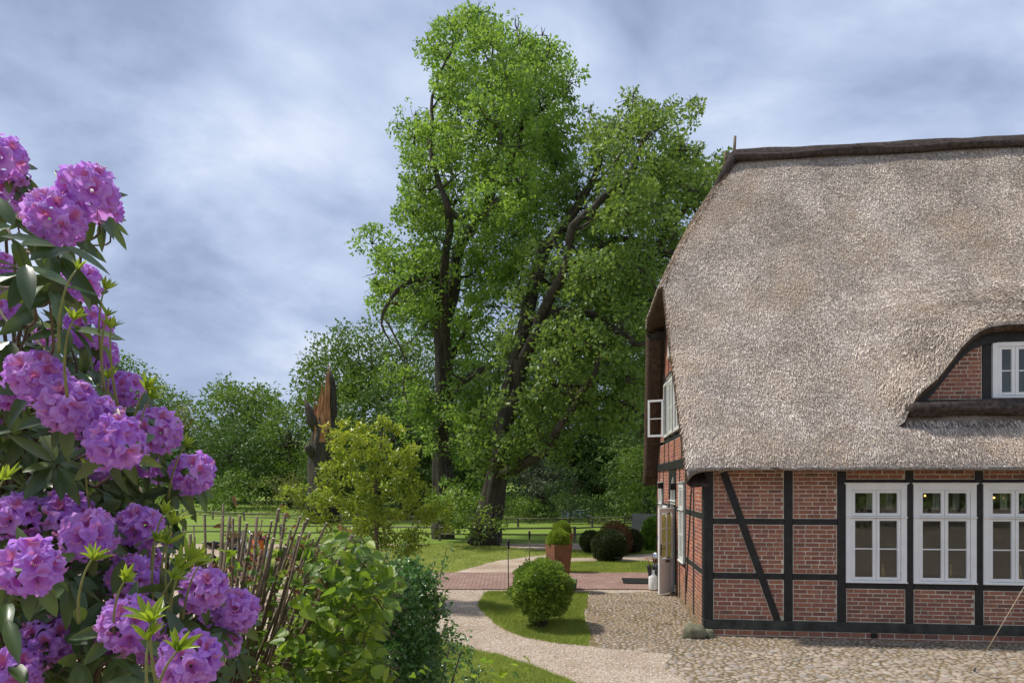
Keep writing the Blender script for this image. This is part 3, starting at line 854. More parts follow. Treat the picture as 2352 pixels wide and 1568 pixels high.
# --- casement windows
def rect_frame(mb, a0, a1, z0, z1, w, y0, y1, wt=None, wb=None, bev=.004):
    wt = wt or w; wb = wb or w
    mb.box(((a0 + w / 2), (y0 + y1) / 2, (z0 + z1) / 2), (w, y1 - y0, z1 - z0), bev=bev)
    mb.box(((a1 - w / 2), (y0 + y1) / 2, (z0 + z1) / 2), (w, y1 - y0, z1 - z0), bev=bev)
    mb.box(((a0 + a1) / 2, (y0 + y1) / 2, z1 - wt / 2), (a1 - a0 - 2 * w, y1 - y0, wt), bev=bev)
    mb.box(((a0 + a1) / 2, (y0 + y1) / 2, z0 + wb / 2), (a1 - a0 - 2 * w, y1 - y0, wb), bev=bev)
def make_window(parent, Mw, W, Hh, tz, white=WHITE, cornice=True, munt=1, cols=2):
    """Mw places own frame origin at the lower left; tz = transom height (0 none)"""
    fr = MB(); fw = .098
    rect_frame(fr, 0, W, 0, Hh, fw, -.035, .06, wt=.12, wb=.045)
    if tz: fr.box((W / 2, .005, tz), (W - 2 * fw, .06, .03), bev=.004)
    if cornice:
        fr.box((W / 2, -.028, Hh + .008), (W + .06, .075, .018), bev=.005)
        fr.box((W / 2, -.024, Hh - .010), (W + .025, .06, .016), bev=.004)
        if tz: fr.box((W / 2, -.045, tz), (W + .01, .03, .022), bev=.006)
        fr.box((W / 2, -.04, .012), (W + .02, .03, .024), bev=.004)
    w = fr.build('window', white, parent); w.matrix_local = Mw
    spans = []
    cw = (W - 2 * fw) / cols
    for c_ in range(cols):
        a0 = fw + c_ * cw; a1 = a0 + cw
        if tz: spans += [(a0, a1, .045, tz - .015, munt), (a0, a1, tz + .015, Hh - .12, 0)]
        else: spans += [(a0, a1, .045, Hh - .12, munt)]
    for (a0, a1, z0, z1, mu) in spans:
        sa = MB(); sw = .056; y0, y1 = -.022, .025
        g_ = .003
        rect_frame(sa, a0 + g_, a1 - g_, z0 + g_, z1 - g_, sw, y0, y1, wt=.045, wb=.055)
        if mu:
            for q in range(mu):
                zc_ = z0 + .055 + (z1 - z0 - .1) * (q + 1) / (mu + 1)
                sa.box(((a0 + a1) / 2, 0, zc_), (a1 - a0 - 2 * sw, .03, .022), bev=.004)
        o = sa.build('sash', white, w)
        pa = MB().box(((a0 + a1) / 2, .010, (z0 + z1) / 2), (a1 - a0 - 2 * sw + .01, .004, z1 - z0 - .09))
        pa.build('pane', GLASS, w)
    hg = MB()
    for (a, sgn) in ((fw, 1), (W - fw, -1)):
        for zc_ in ((tz or Hh) * .82, (tz or Hh) * .15):
            hg.tube([(a, -.026, zc_ - .035), (a, -.026, zc_ + .035)], .006, 6)
    if tz:
        for a in (W * .3, W * .72):
            hg.tube([(a - .05, -.026, Hh - .115), (a + .05, -.026, Hh - .115)], .006, 6)
    hg.tube([(W * .22, -.032, .055), (W * .5, -.042, .048), (W * .78, -.032, .055)], .004, 5)
    hg.build('hinges', WHITE_OLD, w)['kind'] = 'stuff'
    return w

# --- front wall
FW = Wall(I4)
TOP = 3.28
posts = [(0.0, FS(713.2)), (FS(784), FS(792.8)), (FS(837.2), FS(846.2)), (FS(905.5), FS(913.6)), (FS(975), FS(983.4))]
sp_ = posts[4][0] - posts[3][0]; pw_ = .125
for k_ in range(1, 4): posts.append((posts[4][0] + sp_ * k_, posts[4][0] + sp_ * k_ + pw_))
for i, (a, b) in enumerate(posts):
    FW.beam(a + (.004 if i == 0 else 0), b, .302, TOP, -.008 if i else -.012)
FW.beam(-.01, 9.9, .125, .300, -.020, .16, TIMBER_OLD, 'sill_beam')
zA0, zA1, zB0, zB1, zW0, zW1, zH0, zH1 = 2.04, 2.147, 1.045, 1.155, .905, 1.005, 2.815, 2.855
for i in (0, 1):
    a, b = posts[i][1] + .002, posts[i + 1][0] - .002
    FW.beam(a, b, zA0, zA1, -.005); FW.beam(a, b, zB0, zB1, -.005)
# brace across bays 0: from top left to bottom
bt = Vector(FS(724.6, 474.5)); bb_ = Vector(FS(776.8, 619))
bd = (bb_ - bt).normalized(); bn = Vector((bd.y, -bd.x))
if bn.x < 0: bn = -bn
hw = .068
bl_ = MB().prism([tuple(bt - bd * .06 - bn * hw), tuple(bt - bd * .06 + bn * hw), tuple(bb_ + bn * hw + bd * .03), tuple(bb_ - bn * hw + bd * .03)], -.0115, .02)
bl_.v = [(x, y, min(z, TOP) if z > 2 else max(z, .303)) for x, y, z in bl_.v]
bl_.build('timber_brace', TIMBER, house)
spl = [(tuple(bn), bn.dot(bt), hw)]
for i in (0, 1):
    a, b = posts[i][1], posts[i + 1][0]
    for (z0, z1, mx_) in ((.302, zB0, .04), (zB1, zA0, .3), (zA1, TOP, .12)):
        FW.panel(a, b, z0, z1, splits=spl if i == 0 else (), mixed=mx_, seed=i)
wins = []
for i in range(2, 7):
    a, b = posts[i][1], posts[i + 1][0]
    FW.beam(a + .002, b - .002, zW0, zW1, -.005); FW.beam(a + .002, b - .002, zH0, zH1, -.004)
    FW.panel(a, b, .302, zW0, mixed=.02, seed=i); FW.panel(a, b, zH1, TOP, mixed=.02, seed=i)
    wz0, wz1 = zW1 + .008, zH0 - .012
    wins.append(make_window(house, Matrix.Translation((a - .012, 0, wz0)), b - a + .024, wz1 - wz0 - .02, (wz1 - wz0) * .655))
FW.panel(posts[-1][1], 9.9, .302, TOP, mixed=.05)
FW.panel(0.02, 9.9, -.08, .124, mixed=.02, seed=9)       # plinth
# the plinth stands back a little; vent opening
FW.finish(house, BRICK, 292, score=lambda r: (0 if (r[0] < 5.4) else 50) + (0.4 * abs(r[0] - 2.5)) + (3 if r[1] > 2.85 or r[1] < .3 else 0))
vs_, vz_ = FS(874, 633.5)
MB().box((vs_, -.004, .07), (.10, .02, .09), bev=.004).build('vent', METAL_D, house)

# --- gable wall
GW = Wall(MG)
g1a, g1b = GT(685), GT(680.1)         # near ground floor window t range
d0, d1_ = 4.03, 5.22
g2a, g2b = GT(663.0), GT(659.9)
tp = [(0.02, .17), (1.10, 1.24), (g1a - .15, g1a - .02), (g1b + .02, g1b + .14), (d0 - .16, d0 - .02), (d1_ + .02, d1_ + .16), (g2a - .16, g2a - .03), (g2b + .03, g2b + .16), (8.34, 8.49)]
ZB0, ZB1 = 3.13, 3.34
for (a, b) in tp:
    GW.beam(-b, -a, .16 if a > .05 else .302, ZB0 - .002, -.006)
GW.beam(-8.5, -.0, ZB0, ZB1, -.03, .12, None, 'timber_beam')
rA = (2.12, 2.24); rB = (1.09, 1.20)
gz0, gz1 = 1.02, 2.80
def upper_hps(z_off=0.0):
    # below the thatch: z <= 2.9 + 1.62*t  and mirrored ; own x = -t
    nrm = math.hypot(1.62, 1)
    return [((1.62 / nrm, 1 / nrm), (2.78) / nrm), ((-1.62 / nrm, 1 / nrm), (2.78 + 1.62 * WID) / nrm), ((0, 1), 7.05)]
bays = [(.17, 1.10), (1.24, g1a - .15), (g1b + .14, d0 - .16), (d1_ + .16, g2a - .16), (g2b + .16, 8.34)]
for i, (a, b) in enumerate(bays):
    if b - a < .12: continue
    zs = [-.05, rB[0], rB[1], rA[0], rA[1], ZB0]
    for (z0, z1) in ((zs[0], zs[1]), (zs[2], zs[3]), (zs[4], zs[5])): GW.panel(-b, -a, z0, z1, mixed=.35, seed=i)
    GW.beam(-b + .002, -a - .002, *rA, -.005); GW.beam(-b + .002, -a - .002, *rB, -.005)
GW.panel(-.17, 0, -.05, .30, mixed=.3)
for (a, b) in ((g1a - .02, g1b + .02), (g2a - .03, g2b + .03)):
    GW.panel(-b, -a, -.05, gz0 - .06, mixed=.3); GW.panel(-b, -a, gz1 + .03, ZB0, mixed=.3)
    GW.beam(-b, -a, gz0 - .06, gz0 - .005, -.03)
# small brace in the second bay
MB().tube([(.025, 1.30, 3.05), (.025, 2.15, .45)], .05, 4, smooth=False).build('timber_brace', TIMBER, house)
# upper storey
up = [(.75, .87), (1.7, 1.82), (2.9, 3.02), (4.19, 4.31), (5.34, 5.46), (6.35, 6.47), (7.6, 7.72)]
uw = [(3.08, 4.14), (4.36, 5.29), (5.52, 6.30)]
UZ0, UZ1, UR = 4.02, 5.48, 3.92
edges = [0.0] + [e for p in up for e in p] + [8.5]
hps = upper_hps()
for (a, b) in up:
    ztop = min(7.05, 2.78 + 1.62 * min(a, 8.5 - b))
    if ztop > ZB1 + .1: GW.beam(-b, -a, ZB1 + .002, ztop, -.006)
for i in range(0, len(edges), 2):
    a, b = edges[i], edges[i + 1]
    isw = any(abs(a - w[0]) < .12 and abs(b - w[1]) < .12 for w in uw)
    GW.panel(-b, -a, ZB1 + .002, 3.86, hps, mixed=.3, seed=i)
    if not isw: GW.panel(-b, -a, 3.97, 5.52, hps, mixed=.3, seed=i)
    GW.panel(-b, -a, 5.66, 7.2, hps, mixed=.3, seed=i)
    if b < 7 and a > 1.8:
        GW.beam(-b + .002, -a - .002, 3.862, 3.968, -.005); GW.beam(-b + .002, -a - .002, 5.522, 5.658, -.005)
GW.finish(house, BRICK_M)
def gwin(t0_, t1_, z0, z1, tz, **kw):
    return make_window(house, MG @ Matrix.Translation((-t1_, -.01, z0)), t1_ - t0_, z1 - z0, tz, **kw)
gwin(g1a, g1b, gz0, gz1, (gz1 - gz0) * .66, white=WHITE_OLD)
gwin(g2a, g2b, gz0, gz1, (gz1 - gz0) * .66, white=WHITE_OLD)
for (a, b) in uw[:2]: gwin(a, b, UZ0, UZ1, 0, white=WHITE_OLD, munt=1)
# third upper window: frame with one casement swung open
fr = MB(); rect_frame(fr, 0, .78, 0, 1.46, .07, -.03, .06)
w3 = fr.build('window', WHITE_OLD, house); w3.matrix_local = MG @ Matrix.Translation((-6.30, -.01, UZ0))
sh = MB(); rect_frame(sh, 0, .44, 0, 1.02, .055, -.02, .02); sh.box((.22, 0, .5), (.33, .03, .024))
so3 = sh.build('open_sash', WHITE, w3)
so3.matrix_local = Matrix.Translation((.05, -.03, .04)) @ Matrix.Rotation(math.radians(-112), 4, 'Z')
MB().box((.22, 0, .51), (.34, .004, .92)).build('pane', GLASS, w3).matrix_local = so3.matrix_local.copy()
so3['label'] = 'white casement swung open below the gable'
# attic window
gwin(4.6, 5.3, 6.0, 6.75, 0, white=WHITE_OLD, munt=0)
# arched door opening
ac = (d0 + d1_) / 2; ar = (d1_ - d0) / 2
arch = MB(); n_ = 14
zs_ = 2.38
arc_o = [(-ac + ar * math.cos(PI * i / n_), zs_ + ar * math.sin(PI * i / n_)) for i in range(n_ + 1)]
for i in range(n_):
    p, q = arc_o[i], arc_o[i + 1]
    arch.prism([p, (p[0], ZB0 - .003), (q[0], ZB0 - .003), q], -.012, .14, 'y', MG)
arch.build('door_arch', TIMBER, house)
dz0 = .16
df = MB(); ari = ar - .06
for i in range(n_):
    a1_, a2_ = PI * i / n_, PI * (i + 1) / n_
    df.prism([(-ac + ar * math.cos(a1_), zs_ + ar * math.sin(a1_)), (-ac + ari * math.cos(a1_), zs_ + ari * math.sin(a1_)), (-ac + ari * math.cos(a2_), zs_ + ari * math.sin(a2_)), (-ac + ar * math.cos(a2_), zs_ + ar * math.sin(a2_))], .02, .10, 'y', MG)
df.box((-d0 - .03, .06, (dz0 + zs_) / 2), (.06, .08, zs_ - dz0), MG); df.box((-d1_ + .03, .06, (dz0 + zs_) / 2), (.06, .08, zs_ - dz0), MG)
df.box((-ac, .05, 2.30), (2 * ari, .10, .09), MG, bev=.01); df.box((-ac, .03, 2.345), (2 * ari + .06, .13, .02), MG, bev=.004)
df.box((-ac, .06, 2.62), (.03, .04, .6), MG)
dfo = df.build('door_frame', WHITE_OLD, house)
pn = [(-ac + ari * math.cos(PI * i / n_), zs_ + ari * math.sin(PI * i / n_)) for i in range(n_ + 1)]
MB().prism(pn, .062, .066, 'y', MG).build('pane', GLASS, dfo)
MB().box((-ac, .30, .10), (1.3, .9, .12), MG, bev=.01).build('door_step', ROCK, house)
# door leaves
CREAM = M_leaf('cream_curtain', [(0, (.66, .56, .30)), (1, (.82, .74, .46))], .5, .8, .1, (.9, .8, .4))
def door_leaf(label, M4, lh, lw, plate):
    d = MB(); sw = .10
    rect_frame(d, 0, lw, 0, lh, sw, -.022, .022, wt=.11, wb=.14, bev=.003)
    pz0, pz1 = .80, lh - .11
    d.box((lw / 2, 0, .76), (lw - 2 * sw, .044, .13), bev=.003)
    d.box((lw / 2, .0, .42), (lw - 2 * sw, .022, .58))
    for (cx_, cz_, sx_, sz_) in ((lw / 2, .68, lw - 2 * sw, .018), (lw / 2, .16, lw - 2 * sw, .018), (sw + .01, .42, .018, .54), (lw - sw - .01, .42, .018, .54)):
        d.box((cx_, 0, cz_), (sx_, .035, sz_), bev=.003)
    d.box((lw / 2, 0, (pz0 + pz1) / 2), (.032, .034, pz1 - pz0 - .02), bev=.004)
    for q in (1, 2):
        zc_ = pz0 + (pz1 - pz0) * q / 3
        for xx in (sw + (lw / 2 - .016 - sw) / 2, lw - sw - (lw / 2 - .016 - sw) / 2): d.box((xx, 0, zc_), (lw / 2 - .016 - sw, .032, .03), bev=.004)
    o = d.build('door', WHITE, house); o.matrix_local = M4; o['label'] = label
    for q in range(3):
        for s_ in (0, 1):
            z0 = pz0 + (pz1 - pz0) * q / 3 + .02; z1 = pz0 + (pz1 - pz0) * (q + 1) / 3 - .02
            x0 = sw if s_ == 0 else lw / 2 + .016; x1 = lw / 2 - .016 if s_ == 0 else lw - sw
            MB().box(((x0 + x1) / 2, .006, (z0 + z1) / 2), (x1 - x0, .004, z1 - z0)).build('pane', GLASS, o)
    if plate:
        h = MB(); h.box((.055, -.028, 1.05), (.035, .01, .26), bev=.003); h.tube([(.055, -.03, 1.08), (.055, -.07, 1.08), (.15, -.075, 1.085)], .009, 6)
        h.box((.055, -.034, .98), (.008, .004, .02)); h.build('handle', METAL_D, o)
        pl = MB().box((lw / 2 + .01, -.026, .765), (.18, .006, .06), bev=.003).build('name_plate', STEEL, o)
        fc = bpy.data.curves.new('lettering', 'FONT'); fc.body = 'Restaurant'; fc.size = .038; fc.align_x = 'CENTER'; fc.align_y = 'CENTER'; fc.extrude = .001
        fo = bpy.data.objects.new('lettering', fc); COL.objects.link(fo); fc.materials.append(METAL_D); fo.parent = o
        bpy.context.view_layer.update()
        mt = bpy.data.meshes.new_from_object(fo); bpy.data.objects.remove(fo)
        fo = link_mesh('lettering', mt, o); fo['kind'] = 'stuff'
        fo.location = (lw / 2 + .01, -.0305, .765); fo.rotation_euler = (PI / 2, 0, 0)
        cb = MB()
        for i in range(9):
            cb.box((.12 + i * .049 * (lw - .2) / .42, .032 + .008 * (i % 2), 1.36), (.05, .006, 1.02))
        cbo = cb.build('curtain', CREAM, o); cbo['kind'] = 'stuff'
    return o
LE = MHI @ Vector((3.467, 16.14, .15)); hin = Vector((-.03, d0, .15))
dv = (hin - LE); lw_ = math.hypot(dv.x, dv.y)
Mleaf = Matrix.Translation((LE.x, LE.y, .165)) @ Matrix.Rotation(math.atan2(dv.y, dv.x), 4, 'Z')
door_leaf('near white door leaf standing open with six panes', Mleaf, 2.03, lw_, True)
M2 = Matrix.Translation((-.06, d1_ + .03, .165)) @ Matrix.Rotation(math.radians(93), 4, 'Z')
door_leaf('far white door leaf standing open', M2, 2.03, lw_, False)
# wall lamps (fixed to the wall)
for (u_, v_) in ((676.0, 486), (663.0, 485)):
    tt, zz_ = GT(u_, v_)
    lm = MB().box((-.075, tt, zz_), (.13, .12, .16), bev=.006); lm.box((-.005, tt, zz_), (.02, .06, .08)); lm.build('wall_lamp', METAL_D, house)
# interior: floor, walls, ceiling and a partition
it = MB()
it.box((4.9, 4.25, .24), (9.5, 8.1, .06)); it.box((4.9, 4.2, 3.36), (9.6, 8.2, .06))
it.box((4.9, 3.6, 1.8), (9.4, .1, 3.0)); it.box((1.9, 1.9, 1.8), (.1, 3.3, 3.0))
it.box((2.0, 6.2, 1.8), (.1, 4.9, 3.0))
it.box((9.75, 4.2, 1.8), (.1, 8.2, 3.0)); it.box((4.9, 8.3, 1.8), (9.5, .1, 3.0))
it.build('interior', DARKIN, house)['kind'] = 'stuff'
ws = MB(); ws.box((5.2, .21, .985), (6.6, .16, .04)); ws.build('window_board', WHITE_OLD, house)
cu = MB()
for i in range(2, 7):
    a, b = posts[i][1], posts[i + 1][0]
    for c0, c1 in ((a + .02, a + .20), (a + .62 * (b - a) - .12, a + .62 * (b - a) + .02), (b - .16, b - .02)):
        k2 = int((c1 - c0) / .03)
        for q in range(k2): cu.box((c0 + .015 + q * .03, .42 + .015 * (q % 2), 2.62), (.031, .008, .62))
cu.build('curtains', CURTAIN, house)['kind'] = 'stuff'
for i in range(2, 7):                     # turned wooden cones and low boxes on the window board
    a, b = posts[i][1], posts[i + 1][0]
    x_ = a + (b - a) * .70
    MB().lathe([(.045, 0), (.05, .01), (.03, .16), (.012, .33), (.0, .34)], (x_, .2, 1.006), 12).build('wooden_cone', WOODW, house)
    MB().box((a + (b - a) * .28, .2, 1.03), (.22, .09, .045), bev=.006).build('wooden_tray', WOODW, house)
for (u_, v_) in ((888, 494), (911, 494.5), (925, 495), (890.5 + 43, 499), (994, 497), (1003, 497.5), (955 + 90, 498)):
    s_, z_ = FS(u_, v_, 1.6)
    lb = MB().lathe([(0, -.022), (.014, -.015), (.019, 0), (.014, .015), (0, .022)], (s_, 1.6, z_), 10); lb.build('bulb', BULB, house)
    MB().tube([(s_, 1.6, z_ + .03), (s_, 1.6, 3.32)], .004, 4).build('pendant_wire', METAL_D, house)

# ------------------------------------------------------------------ thatched roof
roof = bpy.data.objects.new('thatched_roof', None)
bpy.data.objects.remove(roof)
SL = 1.585; E0, ZE = -.47, 3.11
SMAX = 10.4
def plane_z(t_): return ZE + SL * (t_ - E0)
HP_T, HP_Z, HP_S, RG_S = 2.15, plane_z(2.15), -.48, 1.50
RZ = plane_z(TR)
def s_left(t_):
    if t_ <= HP_T: return -.343 + (HP_S + .343) * max(0, (t_ - E0)) / (HP_T - E0)
    q = (t_ - HP_T) / (TR - HP_T)
    return HP_S + (RG_S - HP_S) * (q - .13 * math.sin(q * PI) * 1.0 * (1 if True else 0) * .6)
# eyebrow dormer
DT0 = .24                                    # dormer wall plane
LIP = -.02
und = [FS(x_ * K, y_ * K, LIP) for x_, y_ in ((2085, 955), (2098, 930), (2120, 908), (2150, 884), (2180, 846), (2210, 806), (2240, 778), (2270, 764), (2310, 758), (2352, 757))]
DS0 = und[0][0]; DSC = und[-1][0] + .35
und.append((DSC, und[-1][1] + .005))
us_ = np.array([p[0] for p in und]); uz_ = np.array([p[1] for p in und])
def und_z(s_):
    if s_ > DSC: s_ = 2 * DSC - s_
    if s_ < us_[0]: return uz_[0] - (us_[0] - s_) * 2.6
    return float(np.interp(s_, us_, uz_))
DS1 = 2 * DSC - DS0
def smax(a, b, k_):
    h = max(k_ - abs(a - b), 0) / k_
    return max(a, b) + h * h * k_ * .25
def zf(s_, t_):
    z = plane_z(t_)
    z += .035 * mnoise.noise(Vector((s_ * .55, t_ * .8, 3.3))) + .012 * mnoise.noise(Vector((s_ * 2.3, t_ * 3, 1.3)))
    z += -.07 * math.sin(PI * min(1, max(0, (t_ - E0) / (TR - E0)))) + .20 * min(1, max(0, (t_ - E0) / (TR - E0))) ** 4          # slight sag
    dl = s_ - s_left(t_)
    z -= .16 * math.exp(-max(dl, 0) / .10)
    z -= .10 * math.exp(-max(t_ - E0, 0) / .06)
    return z
def zf_up(s_, t_):
    z = zf(s_, t_)
    q_ = min(1, max(0, (t_ - LIP) / 1.3)); hw_ = DSC - DS0
    sp = DSC + (s_ - DSC) / (1 + .42 * q_)
    ds = max(0, abs(sp - DSC) - hw_)
    e = (uz_[0] - ds * (2.6 - 1.7 * q_) if ds > 0 else und_z(sp)) + .17 + .60 * (t_ - LIP)
    return smax(z, e, .08 + .75 * min(1, max(0, t_ - LIP) / .9)) if t_ >= LIP - 1e-6 else z
def col_s(t_, n1=16):
    s0 = s_left(t_)
    a = [s0 + .9 * (i / n1) ** 1.6 for i in range(n1)]
    b = list(np.linspace(s0 + .9, DS0 - .35, 12)[:-1]) if True else []
    return a + b + list(np.linspace(DS0 - .35, DSC + (DSC - DS0) + .35, 56)) + list(np.linspace(DS1 + .6, SMAX, 5))
def rows_mesh(rows):
    V = [p for r in rows for p in r]; n = len(rows[0]); m_ = len(rows)
    i = np.arange(n - 1)[None] + (np.arange(m_ - 1) * n)[:, None]
    return np.array(V), np.stack([i, i + 1, i + 1 + n, i + n], -1).reshape(-1, 4)
# lower apron
rows = []
TH = .30
tl = [E0] + [E0 + .02, E0 + .05, E0 + .1] + list(np.linspace(E0 + .16, LIP, 6)) + [LIP + .006, .1, .2, DT0 + .1]
S0 = col_s(E0)
rows.append([(s_ if i else s_ + .02, .02, 3.36) for i, s_ in enumerate(S0)])
rows.append([(s_, E0 + .16, 3.10 + .006 * math.sin(s_ * 9)) for s_ in S0])
rows.append([(s_, E0 + .05, 3.015 + .01 * mnoise.noise(Vector((s_ * 4, 0, 0)))) for s_ in S0])
rows.append([(s_, E0 - .005, 3.025 + .012 * mnoise.noise(Vector((s_ * 5, 1, 0)))) for s_ in S0])
rows.append([(s_, E0 - .02, 3.065) for s_ in S0])
for t_ in tl:
    cs = col_s(t_); rows.append([(s_, t_, zf(s_, t_) - (.03 if t_ > LIP + .003 else 0)) for s_ in cs])
V1, F1 = rows_mesh(rows)
# upper part with the eyebrow
rows = []
def jump(s_): return max(0.0, min(1.0, (zf_up(s_, LIP) - zf(s_, LIP)) / .25)) if DS0 - .1 < s_ < DS1 + .1 else 0.0
cs = col_s(LIP)
rows.append([(s_, LIP + (DT0 + .03 - LIP) * jump(s_), zf(s_, LIP) * (1 - jump(s_)) + (und_z(s_) + .03) * jump(s_)) for s_ in cs])
rows.append([(s_, LIP + .02 * jump(s_), zf(s_, LIP) * (1 - jump(s_)) + (und_z(s_)) * jump(s_)) for s_ in cs])
rows.append([(s_, LIP - .04 * jump(s_), zf(s_, LIP) * (1 - jump(s_)) + (und_z(s_) + .04) * jump(s_)) for s_ in cs])
rows.append([(s_, LIP - .035 * jump(s_), zf(s_, LIP) * (1 - jump(s_)) + (und_z(s_) + .10) * jump(s_)) for s_ in cs])
tu = list(np.linspace(LIP, 2.0, 34)) + list(np.linspace(2.07, TR, 26))
for t_ in tu:
    cs = col_s(t_); rows.append([(s_, t_, zf_up(s_, t_)) for s_ in cs])
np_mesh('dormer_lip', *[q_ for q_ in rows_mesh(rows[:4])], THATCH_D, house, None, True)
V2, F2 = rows_mesh(rows[3:])
# back slope (simple), mirrored
rows = []
for t_ in [E0] + list(np.linspace(E0 + .1, TR, 24)):
    cs = col_s(t_); rows.append([(s_, WID - t_, zf(s_, t_)) for s_ in cs])
V3, F3 = rows_mesh(rows); F3 = F3[:, ::-1]
V4, F4 = rows_mesh([[(s_, WID - .02, 3.36) for s_ in S0], [(s_, WID - E0 - .16, 3.09) for s_ in S0], [(s_, WID - E0, 3.02) for s_ in S0], [(s_, WID - E0 + .02, 3.07) for s_ in S0], [(s_, WID - E0, zf(s_, E0)) for s_ in S0]]); F4 = F4[:, ::-1]
# half hip
rows = []
for q in np.linspace(0, 1, 20):
    t_ = HP_T + (TR - HP_T) * q; row = []
    for w_ in np.linspace(0, 1, 13):
        tt = t_ + (WID - 2 * t_) * w_
        mid = 4 * w_ * (1 - w_)
        row.append((s_left(t_) - .05 * min(1, mid * 2.0) * (1 - q * .4), tt, zf(s_left(t_), t_) + .10 * min(1, mid * 2.5)))
    rows.append(row)
lo = rows[0]
und_rows = [[(x_ + .45, y_, z_ - .10) for (x_, y_, z_) in lo], [(x_ + .16, y_, z_ - .14) for (x_, y_, z_) in lo], [(x_ + .03, y_, z_ - .12) for (x_, y_, z_) in lo], [(x_ - .01, y_, z_ - .04) for (x_, y_, z_) in lo], lo]
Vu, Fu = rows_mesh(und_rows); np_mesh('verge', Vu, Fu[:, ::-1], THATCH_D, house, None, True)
V5, F5 = rows_mesh(rows); F5 = F5[:, ::-1]
off = 0; VV, FF = [], []
for V_, F_ in ((V1, F1), (V2, F2), (V3, F3), (V4, F4), (V5, F5)):
    VV.append(V_); FF.append(F_ + off); off += len(V_)
roof = np_mesh('thatched_roof', np.concatenate(VV), np.concatenate(FF), THATCH, house, None, True)
# verges: cut ends of the reed along the gable, near and far
for side in (0, 1):
    rows = []
    for t_ in [E0, E0 + .05] + list(np.linspace(E0 + .15, HP_T, 16)):
        s_ = s_left(t_); z_ = zf(s_, t_); nx_ = .52 if side == 0 else .52
        yy = t_ if side == 0 else WID - t_
        inn = (.28 if side == 0 else -.28)
        dz_ = min(.40, .12 + (t_ - E0) * 1.2)
        rows.append([(s_ + .005, yy, z_), (s_ - .03, yy + inn * .06, z_ - .05), (s_ - .01, yy + inn * .5 * min(1, dz_ / .4), z_ - dz_ * .6), (s_ + .06, yy + inn * min(1, dz_ / .4), z_ - dz_), (s_ + .38 + (HP_S - s_) * 0, yy + inn * min(1, dz_ / .4), z_ - dz_ + .02)])
    V_, F_ = rows_mesh(rows)
    if side == 0: F_ = F_[:, ::-1]
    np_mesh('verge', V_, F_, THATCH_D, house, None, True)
# soffit boards behind the verge (black)
sb = MB()
for side in (0, 1):
    y_ = lambda t_: t_ if side == 0 else WID - t_
    sb.add([(-.30, y_(E0 + .42), 2.98), (-.03, y_(E0 + .42), 2.98), (-.03, y_(HP_T + .35), HP_Z - .33), (-.30, y_(HP_T + .35), HP_Z - .33),
            (-.30, y_(E0 + .47), 2.93), (-.03, y_(E0 + .47), 2.93), (-.03, y_(HP_T + .40), HP_Z - .38), (-.30, y_(HP_T + .40), HP_Z - .38)],
           [(0, 1, 2, 3), (7, 6, 5, 4), (0, 3, 7, 4), (1, 5, 6, 2), (0, 4, 5, 1), (3, 2, 6, 7)])
sb.build('soffit_board', TIMBER, house)['kind'] = 'stuff'
# dormer front: board, brick, window, sill roll
dpoly = [(s_, und_z(s_) - .02) for s_ in np.linspace(DS0 + .05, DS1 - .05, 50)]
DZ0 = FS(940, 398.3, DT0)[1] - .02
ddark = MB()
for i in range(len(dpoly) - 1):
    (a, za), (b, zb) = dpoly[i], dpoly[i + 1]
    ddark.add([(a, DT0 - .10, za - .15), (b, DT0 - .10, zb - .15), (b, DT0 - .10, zb + .05), (a, DT0 - .10, za + .05), (a, DT0 + .1, za - .15), (b, DT0 + .1, zb - .15), (b, DT0 + .1, zb + .05), (a, DT0 + .1, za + .05)],
              [(0, 1, 2, 3), (7, 6, 5, 4), (0, 4, 5, 1), (3, 2, 6, 7)])
ddark.build('curved_barge_board', TIMBER, house)
DW = Wall(Matrix.Translation((0, DT0 - .05, 0)))
wx0 = FS(991.5, None, DT0 - .05); wx1 = 2 * DSC - wx0
px_a = FS(983.5, None, DT0 - .05) - .12 ; px_b = wx0 - .012
px_a = FS(982, None, DT0 - .05)
wzt = FS(991, 340.5, DT0 - .05)[1]
for sgn in (0, 1):
    # side infill as strips following the curve
    xs_ = np.linspace(DS0 + .1, px_a, 7)
    for i in range(6):
        a, b = xs_[i], xs_[i + 1]
        za, zb = und_z(a) - .15, und_z(b) - .15
        sl_ = (zb - za) / (b - a); nr = math.hypot(sl_, 1)
        if sgn == 0: hp = [((-sl_ / nr, 1 / nr), (za - sl_ * a) / nr)]; aa, bb = a, b
        else: aa, bb = 2 * DSC - b, 2 * DSC - a; hp = [((sl_ / nr, 1 / nr), (za - sl_ * a + sl_ * 2 * DSC) / nr)]
        if max(za, zb) > DZ0 + .03:
            poly = [(aa, DZ0), (bb, DZ0), (bb, 6), (aa, 6)]
            for n, d in hp: poly = clip_hp(poly, n, d)
            if area(poly) > .001: DW.mortar.prism(poly, BOUT, .10, 'y', DW.M)
    # bricks over the whole side, clipped by the local tangent
    a0_, a1_ = (DS0 + .1, px_a) if sgn == 0 else (2 * DSC - px_a, DS1 - .1)
    for (p, q, r, w) in courses(a0_, a1_, DZ0, DZ0 + 1.36, .04, bl=.165, ch=.073):
        c_ = (p + r) / 2; e_ = .03
        za, zb = und_z(c_ - e_) - .155, und_z(c_ + e_) - .155
        sl_ = (zb - za) / (2 * e_); nr = math.hypot(sl_, 1)
        zc_ = (za + zb) / 2
        b = clip_hp([(p, q), (r, q), (r, w), (p, w)], (-sl_ / nr, 1 / nr), (zc_ - sl_ * c_) / nr - .006)
        if area(b) > .0012: DW.cut.append(b)
